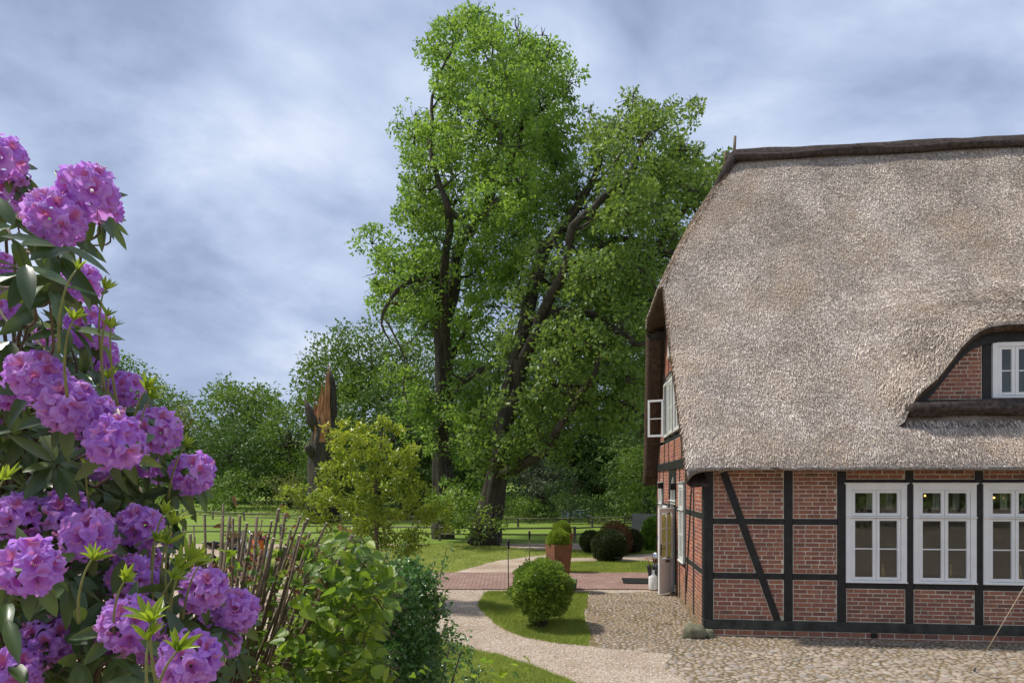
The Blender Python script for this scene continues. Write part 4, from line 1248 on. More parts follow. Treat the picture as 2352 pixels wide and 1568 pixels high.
for sgn in (0, 1):
    a, b = (px_a, px_b) if sgn == 0 else (2 * DSC - px_b, 2 * DSC - px_a)
    DW.beam(a, b, DZ0, wzt + .1, -.008)
DW.beam(px_a, 2 * DSC - px_a, wzt + .02, wzt + .2, -.004)
DW.finish(house, BRICK)
wcount = 2
wW = (wx1 - wx0) / wcount
for q in range(wcount):
    make_window(house, Matrix.Translation((wx0 + q * wW, DT0 - .06, DZ0 + .01)), wW - .01, wzt - DZ0, 0, cornice=False, munt=1, cols=2)
MB().box((DSC, DT0 + .5, DZ0 + .7), (wx1 - wx0, .04, 1.5)).build('attic_room_wall', DARKIN, house)
# heather roll under the dormer
pts_ = [(s_, .06 + .03 * math.sin(s_), 4.115 + .012 * math.sin(s_ * 3)) for s_ in np.linspace(DS0 - .03, DS1 + .03, 40)]
rd = [.150 * (1 if 0 < i < 39 else .5) * (1 + .04 * math.sin(i * 1.7) + .05 * math.sin(i * .63)) for i in range(40)]
MB().tube(pts_, rd, 18, jit=.35, ridge=.10).build('sill_roll', HEATHER, house)
# ridge cap
rows = []
for s_ in [RG_S - .18, RG_S - .16, RG_S - .08] + list(np.linspace(RG_S + .05, SMAX, 50)):
    row = []; kx = 1.0 if s_ > RG_S - .15 else .45
    for a in np.linspace(-1, 1, 15):
        w_ = .20 * kx; ww = a * w_
        z_ = RZ + .16 + .13 * kx - abs(ww) * 1.1 * (abs(a) ** .7) + .03 * mnoise.noise(Vector((s_ * 1.6, a * 2, 0)))
        if abs(a) > .95: z_ -= .10
        row.append((s_, TR + ww * 1.02, z_))
    rows.append(row)
V_, F_ = rows_mesh(rows)
np_mesh('ridge_cap', V_, F_, HEATHER, house, None, True)
for wv in (-1, 1):     # rolled lower edges
    pp = [(s_, TR + wv * .205, RZ + .02 + .02 * math.sin(s_ * 2.1)) for s_ in np.linspace(RG_S - .25, SMAX, 40)]
    MB().tube(pp, .085, 10, jit=.3, ridge=.1).build('ridge_roll', HEATHER, house)
hp_ = [(RG_S - .16 - .44 * q, TR - .22 - .12 * q, RZ + .02 - q * .85) for q, a in ((0, 0), (.35, 0), (.7, 0), (1, 0))]
MB().tube(hp_, [.09, .10, .09, .05], 10, jit=.3).build('ridge_roll', HEATHER, house)
MB().tube([(p[0], 2 * TR - p[1], p[2]) for p in hp_], [.09, .10, .09, .05], 10, jit=.3).build('ridge_roll', HEATHER, house)
MB().tube([(RG_S - .16, TR - .22, RZ + .0), (RG_S - .22, TR, RZ + .12), (RG_S - .16, TR + .22, RZ + .0)], .10, 10, jit=.2).build('ridge_roll', HEATHER, house)
MB().tube([(RG_S - .08, TR, RZ + .1), (RG_S - .05, TR, RZ + .62)], [.035, .028], 6, jit=.3).build('ridge_stake', STEMM, house)
MB().tube([(RG_S - .28, TR - .05, RZ - .15), (RG_S - .30, TR - .05, RZ + .25)], [.03, .025], 6, jit=.3).build('ridge_stake', STEMM, house)
# reed tips all over the visible thatch
def reed_tips(n):
    P0, T1, R = [], [], []
    Vs = np.zeros((n, 4, 3)); rn = np.zeros(n)
    rr = random.Random(3); c_ = 0
    tmax = TR - .10
    while c_ < n:
        if rr.random() < .07:      # hip
            q = rr.random() ** 1.2; w_ = rr.random(); t_ = HP_T + (TR - HP_T) * q; mid = 4 * w_ * (1 - w_)
            p = Vector((s_left(t_) - .05 * min(1, mid * 2) - .005, t_ + (WID - 2 * t_) * w_, zf(s_left(t_), t_) + .10 * min(1, mid * 2.5) + .01))
            dn = Vector((-.48, 0, -.85)); nm = Vector((-.85, 0, .5)); ax = Vector((0, 1, 0))
        else:
            t_ = E0 - .01 + (tmax - E0) * rr.random(); s_ = s_left(t_) + (8.9 - s_left(t_)) * rr.random()
            if s_ > 5.8 + .68 * (t_ + .5): continue
            f_ = zf_up if t_ >= LIP else zf
            if t_ < E0 + .02: continue
            if t_ < .06 and DS0 - .02 < s_ < DS1 and t_ >= LIP and rr.random() < .5: f_ = zf
            z_ = f_(s_, t_); e_ = .03
            dzs = (f_(s_ + e_, t_) - z_) / e_; dzt = (f_(s_, t_ + e_) - z_) / e_
            nm = Vector((-dzs, -dzt, 1)).normalized()
            dn = Vector((0, -1, -dzt)); dn = dn - nm * dn.dot(nm); dn.normalize()
            dn = (dn + Vector((-.35 * dzs, 0, 0))).normalized(); ax = nm.cross(dn)
            p = Vector((s_, t_, z_))
        L_ = rr.uniform(.045, .11) * (.6 if t_ < E0 + .08 else 1); w_ = rr.uniform(.003, .0072)
        tw = rr.gauss(0, .17); d2 = (dn + ax * tw).normalized(); a2 = nm.cross(d2)
        lift = rr.uniform(.004, .017)
        b0 = p - nm * .004; b1 = p + d2 * L_ + nm * lift
        roll = rr.gauss(0, .35); a3 = (a2 + nm * roll).normalized() * w_
        Vs[c_, 0] = b0 - a3; Vs[c_, 1] = b0 + a3; Vs[c_, 2] = b1 + a3; Vs[c_, 3] = b1 - a3
        cl_ = .5 + .30 * mnoise.noise(Vector((p.x * 5, p.y * 8, p.z * 9))) + .34 * mnoise.noise(p * 1.6) + .30 * mnoise.noise(p * .6)
        rn[c_] = min(.999, max(0, cl_ * .75 + rr.uniform(-.46, .50)))
        c_ += 1
    return Vs.reshape(-1, 3), np.arange(n * 4).reshape(-1, 4), np.repeat(rn, 4)
V_, F_, R_ = reed_tips(REEDS)
o = np_mesh('reed_tips', V_, F_, REED, house, R_); o['kind'] = 'stuff'
# ------------------------------------------------------------------ trees
def sample_poly(poly, n, rng):
    a = np.array(poly, float); out = []
    while len(out) < n:
        x = rng.uniform(a[:, 0].min(), a[:, 0].max(), 4000); y = rng.uniform(a[:, 1].min(), a[:, 1].max(), 4000)
        ok = in_poly(x, y, a); out += list(zip(x[ok], y[ok]))
    return np.array(out[:n])
def edge_dist(pts, poly):
    a = np.array(poly, float); b = np.roll(a, -1, 0); best = np.full(len(pts), 1e9)
    for p, q in zip(a, b):
        d = q - p; L = (d ** 2).sum() + 1e-9
        t_ = np.clip(((pts - p) @ d) / L, 0, 1)
        best = np.minimum(best, np.sqrt(((pts - (p + t_[:, None] * d)) ** 2).sum(1)))
    return best
def leaf_arrays(C, N_per, rc, size, rng, flat=.65, droop=.15, cl_r=None, up=.5, asp=.55):
    """C (n,3) twig centres -> folded leaves"""
    n = len(C); m_ = n * N_per
    d = rng.normal(0, 1, (m_, 3)); d /= np.linalg.norm(d, axis=1)[:, None]
    r = rng.random(m_) ** .5 * np.repeat(rc, N_per) if np.ndim(rc) else rng.random(m_) ** .5 * rc
    off = d * r[:, None]; off[:, 2] *= flat
    P0 = np.repeat(C, N_per, 0) + off
    ax = d + rng.normal(0, .55, (m_, 3)); ax[:, 2] -= droop; ax /= np.linalg.norm(ax, axis=1)[:, None]
    nm = rng.normal(0, .6, (m_, 3)); nm[:, 2] += up
    nm -= ax * (nm * ax).sum(1)[:, None]; nm /= np.linalg.norm(nm, axis=1)[:, None] + 1e-9
    bx = np.cross(nm, ax)
    L = size * rng.uniform(.6, 1.25, m_)[:, None]; W = L * asp
    V = np.stack([P0, P0 + ax * L * .5 + bx * W * .5 + nm * L * .10, P0 + ax * L, P0 + ax * L * .5 - bx * W * .5 + nm * L * .10], 1)
    base = (np.arange(m_) * 4)[:, None]
    Fc = np.stack([base + [0, 1, 2], base + [0, 2, 3]], 1).reshape(-1, 3)
    cr = np.repeat(rng.random(n) if cl_r is None else cl_r, N_per)
    rn = np.clip(cr * .7 + rng.random(m_) * .3, 0, .999)
    return V.reshape(-1, 3), Fc, np.repeat(rn, 4)
def clumps_to_twigs(clumps, per_m2, rng, poly=None, up_bias=.25, shell=.55):
    """clumps: list (center, radius) -> twig centres on their shells"""
    out, shade = [], []
    for c, R in clumps:
        n = max(6, int(per_m2 * R * R))
        d = rng.normal(0, 1, (n, 3)); d[:, 2] += up_bias; d /= np.linalg.norm(d, axis=1)[:, None]
        rr = R * (shell + (1 - shell) * rng.random(n) ** .6)
        p = np.array(c) + d * rr[:, None] * [1, 1, .8]
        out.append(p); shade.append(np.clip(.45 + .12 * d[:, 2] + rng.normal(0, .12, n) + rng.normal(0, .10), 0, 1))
    P_ = np.concatenate(out); S_ = np.concatenate(shade)
    if poly is not None:
        u = 512 + F * P_[:, 0] / P_[:, 1]; v = VH - F * (P_[:, 2] - H) / P_[:, 1]
        uv = np.stack([u / K, v / K], 1)
        ins = in_poly(uv[:, 0], uv[:, 1], poly); ed = edge_dist(uv, poly)
        keep = ins | (ed < 9)
        P_, S_ = P_[keep], S_[keep]
    return P_, S_
def crown_clumps(poly, D, T, n, R0, R1, rng, holes=None):
    pts = sample_poly(poly, n * 9, rng); ed = edge_dist(pts, poly); mx_ = ed.max()
    picked = []; out = []
    for i in range(len(pts)):
        q = min(1, ed[i] / (mx_ * .8)); w = rng.uniform(-1, 1) * T * math.sqrt(max(.06, q))
        d = D + w; R = rng.uniform(R0, R1) * (1 if ed[i] > R0 / D * F / K * .6 else .55)
        p = Q(pts[i][0], pts[i][1], d)
        if all((p - o[0]).length > (R + o[1]) * .50 for o in out):
            out.append((p, R))
            if len(out) >= n: break
    return out
def limb(mb, px_pts, D, r0, r1, wob=.0, dd=None, n=10, jit=.25):
    """px_pts in 2352 units (x,y[,depth offset]) -> smooth tube; returns world nodes"""
    W = [Q(p[0], p[1], D + (p[2] if len(p) > 2 else 0)) for p in px_pts]
    pts = []
    for i in range(len(W) - 1):
        p0 = W[max(i - 1, 0)]; p1 = W[i]; p2 = W[i + 1]; p3 = W[min(i + 2, len(W) - 1)]
        for k_ in range(4):
            t_ = k_ / 4
            pts.append(.5 * ((2 * p1) + (p2 - p0) * t_ + (2 * p0 - 5 * p1 + 4 * p2 - p3) * t_ ** 2 + (3 * p1 - p0 - 3 * p2 + p3) * t_ ** 3))
    pts.append(W[-1]); m_ = len(pts)
    rad = [r0 + (r1 - r0) * (i / (m_ - 1)) for i in range(m_)]
    for i in range(m_):
        pts[i] = pts[i] + Vector((mnoise.noise(pts[i] * .9), mnoise.noise(pts[i] * .9 + Vector((9, 0, 0))), 0)) * wob
    mb.tube(pts, rad, n, jit=jit, ridge=.055 if n > 12 else .03)
    return pts, rad
def branch_to(mb, nodes, target, r, rng, sag=.12, n=5):
    """nodes: list of (pos, radius)"""
    best = min(nodes, key=lambda q: (q[0] - target).length + max(0, q[0].z - target.z) * 1.6)
    a = best[0]; L = (target - a).length
    if L < .3: return []
    k_ = max(4, int(L / .45)); pts = []
    side = Vector((rng.normal(), rng.normal(), rng.normal() * .5)) * L * .09
    for i in range(k_ + 1):
        t_ = i / k_; p = a.lerp(target, t_)
        p += side * math.sin(t_ * PI) + Vector((0, 0, -sag * L * math.sin(t_ * PI) * (1 if rng.random() < .7 else -.3) * .6))
        p += Vector((rng.normal(), rng.normal(), rng.normal())) * .05 * min(1, L * .3)
        pts.append(p)
    r0 = min(best[1] * .75, r * (1 + L * .16)); rad = [r0 + (r * .25 - r0) * (i / k_) for i in range(k_ + 1)]
    mb.tube(pts, rad, n)
    return list(zip(pts[1:], rad[1:]))

def oak(name, label, D, poly, T, n_cl, limbs, trunk_mat, leafmat, seed, R0=.75, R1=1.5, per=36, N_per=13, extra=(), leaf=.19, base_r=None, group=None, dlimb=0, visible=()):
    rng = np.random.default_rng(seed)
    b = Q(limbs[0][0][0][0], limbs[0][0][0][1], D)
    root = empty(name, (b.x, b.y, gnd(b.x, b.y)), 0, label, 'tree', group)
    off = Matrix.Translation(-root.location)
    tm = MB(); nodes = []
    for pts_px, r0, r1, main in limbs:
        if not main: pts_px = [pts_px[0]] + [(p_[0], p_[1], (p_[2] if len(p_) > 2 else 0) + dlimb * min(1, (i_ + 1) / 4)) for i_, p_ in enumerate(pts_px[1:])]
        pts, rad = limb(tm, pts_px, D, r0, r1, wob=.25 if not main else .06, n=32 if main else 12, jit=.35 if main else .2)
        nodes += list(zip(pts, rad))
    nodes = [q for q in nodes if q[0].z > 3.0]
    cl = crown_clumps(poly, D, T, n_cl, R0, R1, rng)
    for pl2, D2, T2, n2, ra, rb in extra: cl += crown_clumps(pl2, D2, T2, n2, ra, rb, rng)
    def _ok(c):
        q = np.array([[(512 + F * c.x / c.y) / K, (VH - F * (c.z - H) / c.y) / K]])
        return not (edge_dist(q, poly)[0] < 24 and mnoise.noise(Vector((q[0][0] * .028, q[0][1] * .028, seed))) < 0 and q[0][1] < 850)
    cl = [q for q in cl if _ok(q[0])]
    bm_ = MB(); nn = list(nodes)
    for c, R in sorted(cl, key=lambda q: min((q[0] - x[0]).length for x in nodes)):
        add_ = branch_to(bm_, nn, c, .045 + .02 * R, rng)
        nn += add_
        for k_ in range(5):
            d = Vector((rng.normal(), rng.normal(), rng.normal() + .5)).normalized() * R * .85
            pts = [c, c + d * .5 + Vector((rng.normal(), rng.normal(), rng.normal())) * .08 * R, c + d]
            bm_.tube(pts, [.028, .018, .006], 4, cap=False)
    polys = [poly] + [e_[0] for e_ in extra]
    Ps, Ss = clumps_to_twigs(cl, per, rng, None)
    u = 512 + F * Ps[:, 0] / Ps[:, 1]; v = VH - F * (Ps[:, 2] - H) / Ps[:, 1]; uv = np.stack([u / K, v / K], 1)
    keep = np.zeros(len(Ps), bool)
    for pl2 in polys: keep |= in_poly(uv[:, 0], uv[:, 1], pl2) | (edge_dist(uv, pl2) < 10)
    ed_ = edge_dist(uv, poly); nz_ = np.array([mnoise.noise(Vector((q[0] * .028, q[1] * .028, seed))) for q in uv])
    keep &= ~((ed_ < 20) & (nz_ < -.02) & (uv[:, 1] < 850))
    for (pl_, w_, q_) in visible:
        a_ = np.array(pl_, float)
        for p_, e_ in zip(a_[:-1], a_[1:]):
            dd_ = e_ - p_; t_ = np.clip(((uv - p_) @ dd_) / (dd_ @ dd_), 0, 1)
            dist = np.sqrt(((uv - (p_ + t_[:, None] * dd_)) ** 2).sum(1))
            keep &= ~((dist < w_) & (Ps[:, 1] < D + 1.0) & (rng.random(len(Ps)) < q_))
    Ps, Ss = Ps[keep], Ss[keep]
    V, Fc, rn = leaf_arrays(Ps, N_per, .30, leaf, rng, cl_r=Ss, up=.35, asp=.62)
    for mb_, nm in ((tm, 'trunk'), (bm_, 'branches')):
        o = mb_.build(nm, trunk_mat, root); o.matrix_local = off
        if nm == 'branches': o['kind'] = 'stuff'
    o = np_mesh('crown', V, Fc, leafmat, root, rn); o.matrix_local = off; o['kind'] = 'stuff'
    return root

A_POLY = [(1080, 8), (1040, 30), (1000, 60), (975, 85), (940, 112), (945, 150), (972, 200), (985, 228), (930, 245), (905, 300), (895, 340), (868, 390), (892, 430), (900, 455), (850, 510), (815, 545), (812, 590), (850, 605), (870, 640), (830, 672), (815, 690), (840, 710), (880, 760), (940, 790), (1000, 830), (1100, 820), (1180, 700), (1260, 560), (1320, 450), (1350, 330), (1345, 240), (1335, 180), (1338, 130), (1300, 85), (1240, 62), (1200, 60), (1130, 12)]
A_LOW = [(960, 830), (1060, 800), (1150, 850), (1150, 960), (1060, 1040), (1000, 1010), (930, 1000), (870, 900), (880, 840)]
A_LOW2 = [(985, 1100), (1060, 1090), (1150, 1120), (1145, 1180), (1090, 1215), (1060, 1215), (1000, 1190)]
A_LIMBS = [
    ([(1015, 1243), (1017, 1200), (1016, 1100), (1017, 950), (1018, 820), (1016, 760), (1040, 660, .4), (1050, 580, .6), (1085, 520, .8), (1130, 440, .8), (1175, 380, .6), (1200, 280, .3), (1215, 200, .2), (1262, 120, 0)], .52, .05, True),
    ([(1016, 800), (1020, 700, -.7), (1020, 600, -1.2), (1035, 520, -1.4), (1028, 475, -1.5), (1008, 430, -1.4), (995, 370, -1.0), (985, 300, -.5), (1000, 200, 0), (1040, 100, 0)], .24, .04, False),
    ([(1010, 780), (1000, 700, .5), (998, 640, .4), (975, 628, .2), (940, 645, -.4), (900, 680, -.8), (880, 730, -1), (895, 790, -1)], .26, .03, False),
    ([(998, 640, .4), (960, 640, .8), (915, 600, .8), (860, 575, 1.2)], .13, .03, False),
    ([(1032, 480, -1.4), (1060, 497, -1.2), (1110, 492, -.9), (1150, 450, -.9)], .15, .04, False),
    ([(1110, 490, -.9), (1130, 400, -1), (1150, 300, -.8), (1120, 200, -.4), (1140, 90, 0)], .13, .03, False),
    ([(1200, 290, .3), (1260, 240, 0), (1310, 190, 0)], .10, .03, False),
    ([(1045, 900), (1070, 870, -.4), (1110, 845, -.6), (1145, 838, -.6)], .22, .06, False),
    ([(880, 730, -1), (935, 820, -1.2), (930, 880, -1), (940, 950, -1)], .05, .02, False),
    ([(1018, 860), (1050, 790, 1), (1100, 700, 1.6), (1150, 620, 2)], .18, .05, False)]
oak('oak_tree', 'tallest oak with a straight trunk and bright green crown', 33.0, A_POLY, 6.0, 165, A_LIMBS, BARK, OAKL, 21, dlimb=-1.8, visible=[([(1016, 1240), (1016, 1000), (1016, 760)], 22, .6), ([(1016, 800), (1020, 600), (1035, 520), (1028, 475), (1008, 430), (990, 350)], 20, .85), ([(1032, 480), (1110, 492), (1150, 440), (1180, 380), (1200, 290)], 15, .75), ([(1040, 700), (1085, 520)], 14, .6), ([(998, 640), (940, 645), (900, 680), (880, 760)], 14, .8), ([(1070, 870), (1145, 838)], 14, .7), ([(1130, 400), (1150, 300), (1120, 200)], 11, .6)],
    extra=[(A_LOW, 32, 2.2, 16, .6, 1.1), (A_LOW2, 31, 1.2, 12, .5, .8), ([(1000, 950), (1070, 900), (1120, 960), (1090, 1060), (1010, 1080), (975, 1020)], 31, 1.5, 12, .5, .9)])
B_POLY = [(1340, 260), (1365, 245), (1400, 238), (1432, 262), (1445, 215), (1500, 214), (1545, 238), (1600, 240), (1632, 282), (1600, 305), (1585, 330), (1622, 350), (1655, 362), (1682, 358), (1695, 420), (1640, 500), (1600, 600), (1550, 660), (1530, 760), (1500, 900), (1490, 960), (1400, 985), (1300, 940), (1240, 1000), (1180, 1020), (1110, 960), (1080, 900), (1100, 820), (1150, 760), (1180, 660), (1210, 560), (1270, 450), (1320, 330)]
B_LOW = [(1060, 930), (1180, 900), (1250, 960), (1230, 1040), (1150, 1060), (1080, 1050), (1000, 1010)]
B_LOW2 = [(1010, 1150), (1060, 1120), (1150, 1150), (1160, 1200), (1100, 1240), (1040, 1215)]
B_LIMBS = [
    ([(1110, 1250), (1122, 1190), (1138, 1110), (1150, 1040), (1163, 950), (1182, 850), (1203, 765), (1225, 660, .3), (1250, 575, .5), (1308, 500, .6), (1352, 430, .5), (1378, 370, .3), (1390, 290, 0)], .60, .05, True),
    ([(1180, 900), (1220, 790, -.4), (1255, 690, -.8), (1290, 640, -1), (1320, 520, -1.2), (1400, 440, -1), (1440, 400, -.6), (1480, 320, 0), (1510, 250, 0)], .27, .05, False),
    ([(1255, 722, -.8), (1300, 714, -1.2), (1370, 728, -1.6), (1420, 758, -1.8), (1462, 788, -2), (1500, 780, -2)], .22, .07, False),
    ([(1140, 1090), (1175, 1078, -.6), (1215, 1058, -.8), (1262, 1020, -1), (1305, 955, -1.2), (1345, 890, -1.4), (1372, 850, -1.6), (1390, 790, -2)], .24, .07, False),
    ([(1350, 885, -1.4), (1310, 888, -1.2), (1270, 884, -1.0)], .18, .08, False),
    ([(1320, 930, -1.2), (1390, 912, -1.6), (1440, 930, -1.8), (1500, 960, -2)], .13, .05, False),
    ([(1400, 560, .6), (1430, 548, .4), (1500, 565, 0), (1560, 580, 0), (1600, 545, 0)], .17, .07, False),
    ([(1300, 620, -1), (1350, 580, -.6), (1400, 560, .6)], .2, .15, False),
    ([(1430, 760, -1.8), (1440, 720, -1.8), (1480, 700, -2), (1530, 660, -2)], .11, .05, False),
    ([(1540, 520, 1), (1590, 470, 1), (1640, 440, 1), (1690, 420, 1)], .13, .05, False),
    ([(1480, 600, .5), (1540, 520, 1)], .2, .12, False), ([(1400, 560, .6), (1480, 600, .5)], .2, .18, False),
    ([(1112, 1195), (1098, 1252)], .34, .42, True), ([(1120, 1200, -.1), (1136, 1256, -.3)], .3, .22, True)]
oak('oak_tree', 'leaning old oak with forked limbs and a mossy grey trunk', 29.4, B_POLY, 5.5, 170, B_LIMBS, BARK, OAKL2, 22, dlimb=-2.2, visible=[([(1110, 1250), (1138, 1110), (1163, 950), (1203, 765)], 24, .6), ([(1203, 765), (1250, 575), (1308, 500), (1352, 430)], 20, .8), ([(1180, 900), (1255, 690), (1290, 640), (1320, 520), (1400, 440)], 20, .8), ([(1255, 722), (1370, 728), (1462, 788)], 15, .8), ([(1270, 884), (1350, 885)], 13, .8), ([(1350, 580), (1430, 548), (1560, 580)], 14, .75), ([(1430, 400), (1480, 320)], 12, .6), ([(1540, 520), (1640, 440)], 12, .6)], R0=.7, R1=1.35,
    extra=[(B_LOW, 28.5, 2, 10, .6, 1.0), (B_LOW2, 28.0, 1.2, 12, .5, .8), ([(1060, 1030), (1130, 990), (1210, 1010), (1200, 1080), (1090, 1110)], 27.6, 1.2, 9, .5, .8), ([(1190, 1010), (1290, 980), (1330, 1040), (1260, 1070)], 27, 1, 8, .45, .7), ([(1200, 860), (1300, 820), (1420, 840), (1480, 900), (1440, 1000), (1340, 1010), (1230, 990)], 26.5, 1.6, 20, .5, .9), ([(1330, 640), (1480, 620), (1500, 760), (1440, 830), (1330, 800)], 28, 2, 16, .6, 1.0)])

def bg_tree(name, label, D, poly, T, n_cl, mi, seed, R0, R1, leaf=.28, per=9, N_per=9, rc=.55, trunk=True, cat='tree', group=None, base_x=None, shell=.5, upb=.35, droop=.15, flat=.65):
    rng = np.random.default_rng(seed)
    a = np.array(poly, float); bx_ = base_x if base_x else a[:, 0].mean()
    X = (bx_ * K - 512) / F * D; g_ = gnd(X, D)
    root = empty(name, (X, D, g_), 0, label, cat, group); off = Matrix.Translation(-root.location)
    cl = crown_clumps(poly, D, T, n_cl, R0, R1, rng)
    P_, S_ = clumps_to_twigs(cl, per * 1.75, rng, poly, upb, shell)
    ok = P_[:, 2] > g_ + .05; P_, S_ = P_[ok], S_[ok]
    V, Fc, rn = leaf_arrays(P_, N_per, rc, leaf, rng, cl_r=S_, droop=droop, flat=flat)
    if trunk:
        top = np.mean([c[0] for c in cl], 0); zt = max(c[0].z for c in cl)
        tm = MB(); pts = [Vector((X, D, g_ - .2)), Vector((X * .5 + top[0] * .5, D, (g_ + top[2]) / 2)), Vector((top[0], D, top[2]))]
        r_ = (.022 * (zt - g_) + .05) * (.28 if name == 'larch_sapling' else 1)
        tm.tube([pts[0].lerp(pts[1], q) for q in (0, .5)] + [pts[1].lerp(pts[2], q) for q in (0, .5, 1)], [r_ * 1.2, r_, r_ * .85, r_ * .6, r_ * .3], 8, jit=.2)
        o = tm.build('trunk', BARK, root); o.matrix_local = off
        bm_ = MB(); nodes = [(pts[1], r_ * .8), (pts[1].lerp(pts[2], .5), r_ * .6), (pts[2], r_ * .4)]
        for c, R in cl: branch_to(bm_, nodes, c, .05, rng, n=4)
        if bm_.v: o = bm_.build('branches', BARK, root); o.matrix_local = off; o['kind'] = 'stuff'
    o = np_mesh('crown', V, Fc, BGL[mi] if isinstance(mi, int) else mi, root, rn); o.matrix_local = off; o['kind'] = 'stuff'
    return root
def ell(cx, cy, rx, ry, n=18, seed=0, rough=.10):
    return [(cx + rx * math.cos(a) * (1 + rough * mnoise.noise(Vector((math.cos(a) * 1.5, math.sin(a) * 1.5, seed)))), cy + ry * math.sin(a) * (1 + rough * mnoise.noise(Vector((math.cos(a) * 1.5 + 5, math.sin(a) * 1.5, seed))))) for a in [2 * PI * i / n for i in range(n)]]
T_ = bg_tree
WD = 'woodland trees behind the pasture'
T_('broadleaf_tree', 'big rounded green tree rising behind the rhododendron', 105, [(200, 850), (240, 812), (290, 820), (345, 862), (400, 890), (432, 925), (440, 1000), (440, 1160), (150, 1160), (150, 900)], 9, 70, 0, 31, 2.2, 4.2, .6, 2.0, 9, 1.3)
T_('broadleaf_tree', 'olive brown tree beside the gap of sky', 82, [(385, 935), (430, 925), (470, 955), (495, 1010), (510, 1070), (510, 1160), (360, 1160), (350, 980)], 6, 34, 2, 32, 1.5, 2.6, .45, 3, 9, .9)
T_('broadleaf_tree', 'domed green tree left of the broken trunk', 76, [(480, 900), (510, 880), (560, 870), (600, 885), (640, 905), (655, 950), (660, 1010), (600, 1060), (520, 1060), (470, 1020), (462, 950)], 6, 50, 0, 33, 1.5, 2.8, .45, 3, 9, .9)
T_('broadleaf_tree', 'dark blue green tree standing in front of the domed one', 64, [(470, 985), (530, 965), (590, 985), (615, 1040), (600, 1110), (540, 1150), (480, 1130), (462, 1050)], 4, 30, 1, 34, 1.1, 2.0, .36, 5, 9, .7)
T_('broadleaf_tree', 'mid green tree between the domed tree and the broken trunk', 66, [(600, 960), (650, 925), (700, 940), (735, 985), (740, 1080), (690, 1130), (620, 1110), (590, 1040)], 4, 34, 0, 35, 1.1, 2.0, .36, 5, 9, .7)
T_('broadleaf_tree', 'tall tree whose top shows behind the broken trunk', 58, [(672, 880), (700, 850), (700, 790), (745, 760), (790, 748), (860, 745), (900, 770), (960, 790), (1000, 850), (1010, 1000), (960, 1080), (850, 1090), (760, 1060), (690, 1000), (668, 930)], 6, 85, 0, 36, 1.2, 2.2, .34, 5.5, 10, .7)
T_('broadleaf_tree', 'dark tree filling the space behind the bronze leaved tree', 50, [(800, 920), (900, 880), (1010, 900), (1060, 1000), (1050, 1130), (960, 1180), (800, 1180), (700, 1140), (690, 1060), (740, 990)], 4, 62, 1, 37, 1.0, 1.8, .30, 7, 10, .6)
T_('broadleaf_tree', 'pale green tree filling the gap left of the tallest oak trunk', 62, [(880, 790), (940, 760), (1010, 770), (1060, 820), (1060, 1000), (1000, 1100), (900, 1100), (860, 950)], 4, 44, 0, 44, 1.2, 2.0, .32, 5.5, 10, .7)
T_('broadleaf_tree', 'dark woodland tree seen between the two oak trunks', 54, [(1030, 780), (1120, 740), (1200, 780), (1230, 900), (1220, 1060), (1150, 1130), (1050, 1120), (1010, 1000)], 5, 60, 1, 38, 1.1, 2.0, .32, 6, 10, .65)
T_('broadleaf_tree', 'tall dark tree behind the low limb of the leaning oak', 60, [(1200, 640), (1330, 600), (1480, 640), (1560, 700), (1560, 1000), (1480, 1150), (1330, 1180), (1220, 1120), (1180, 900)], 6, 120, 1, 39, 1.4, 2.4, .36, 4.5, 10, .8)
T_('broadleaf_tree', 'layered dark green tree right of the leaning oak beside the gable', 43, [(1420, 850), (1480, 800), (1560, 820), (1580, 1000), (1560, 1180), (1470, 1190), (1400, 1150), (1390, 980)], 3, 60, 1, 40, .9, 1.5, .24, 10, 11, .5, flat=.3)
T_('broadleaf_tree', 'bright layered beech in the shade next to the gable', 38, [(1430, 1040), (1480, 1010), (1530, 1040), (1550, 1120), (1530, 1190), (1455, 1195), (1420, 1130)], 2, 30, 0, 41, .6, 1.0, .18, 18, 12, .4, flat=.3)
T_('willow', 'grey green willow at the foot of the wood', 50, [(1180, 1060), (1240, 1030), (1300, 1060), (1320, 1130), (1290, 1190), (1215, 1190), (1185, 1130)], 3, 26, 3, 42, .9, 1.5, .26, 8, 11, .5)
T_('larch_sapling', 'slim airy dark sapling with a bare stem behind the rusty planters', 26.5, [(1315, 1030), (1350, 1060), (1400, 1110), (1415, 1150), (1370, 1170), (1330, 1190), (1300, 1215), (1250, 1180), (1255, 1120), (1290, 1060)], 1.2, 16, 1, 43, .35, .75, .10, 34, 12, .28, base_x=1296, flat=.35)
SH = 'shrubs along the far pasture fence'
for i, (poly, D, mi, lb) in enumerate([
    ([(470, 1120), (540, 1085), (610, 1100), (640, 1150), (630, 1180), (470, 1175)], 56, 0, 'pale green rounded shrub at the left end of the far fence'),
    ([(590, 1110), (660, 1080), (720, 1110), (740, 1170), (600, 1185)], 54, 2, 'olive shrub beneath the domed tree'),
    ([(700, 1120), (800, 1100), (860, 1130), (860, 1195), (700, 1190)], 52, 1, 'dark shrub below the broken trunk'),
    ([(1170, 1140), (1230, 1155), (1300, 1180), (1330, 1200), (1210, 1200), (1160, 1165)], 47, 0, 'sloping hedge beside the mown bank'),
    ([(1290, 1150), (1400, 1140), (1450, 1160), (1440, 1200), (1300, 1200)], 45, 1, 'low dark shrub left of the grey plank screen'),
    ([(340, 1130), (420, 1100), (500, 1120), (500, 1190), (340, 1190)], 58, 0, 'green shrub partly hidden by the rhododendron')]):
    T_('shrub', lb, D, poly, 2.0, 16, mi, 60 + i, .7, 1.3, .24, 9, 11, .5, trunk=False, cat='shrub', group=SH)
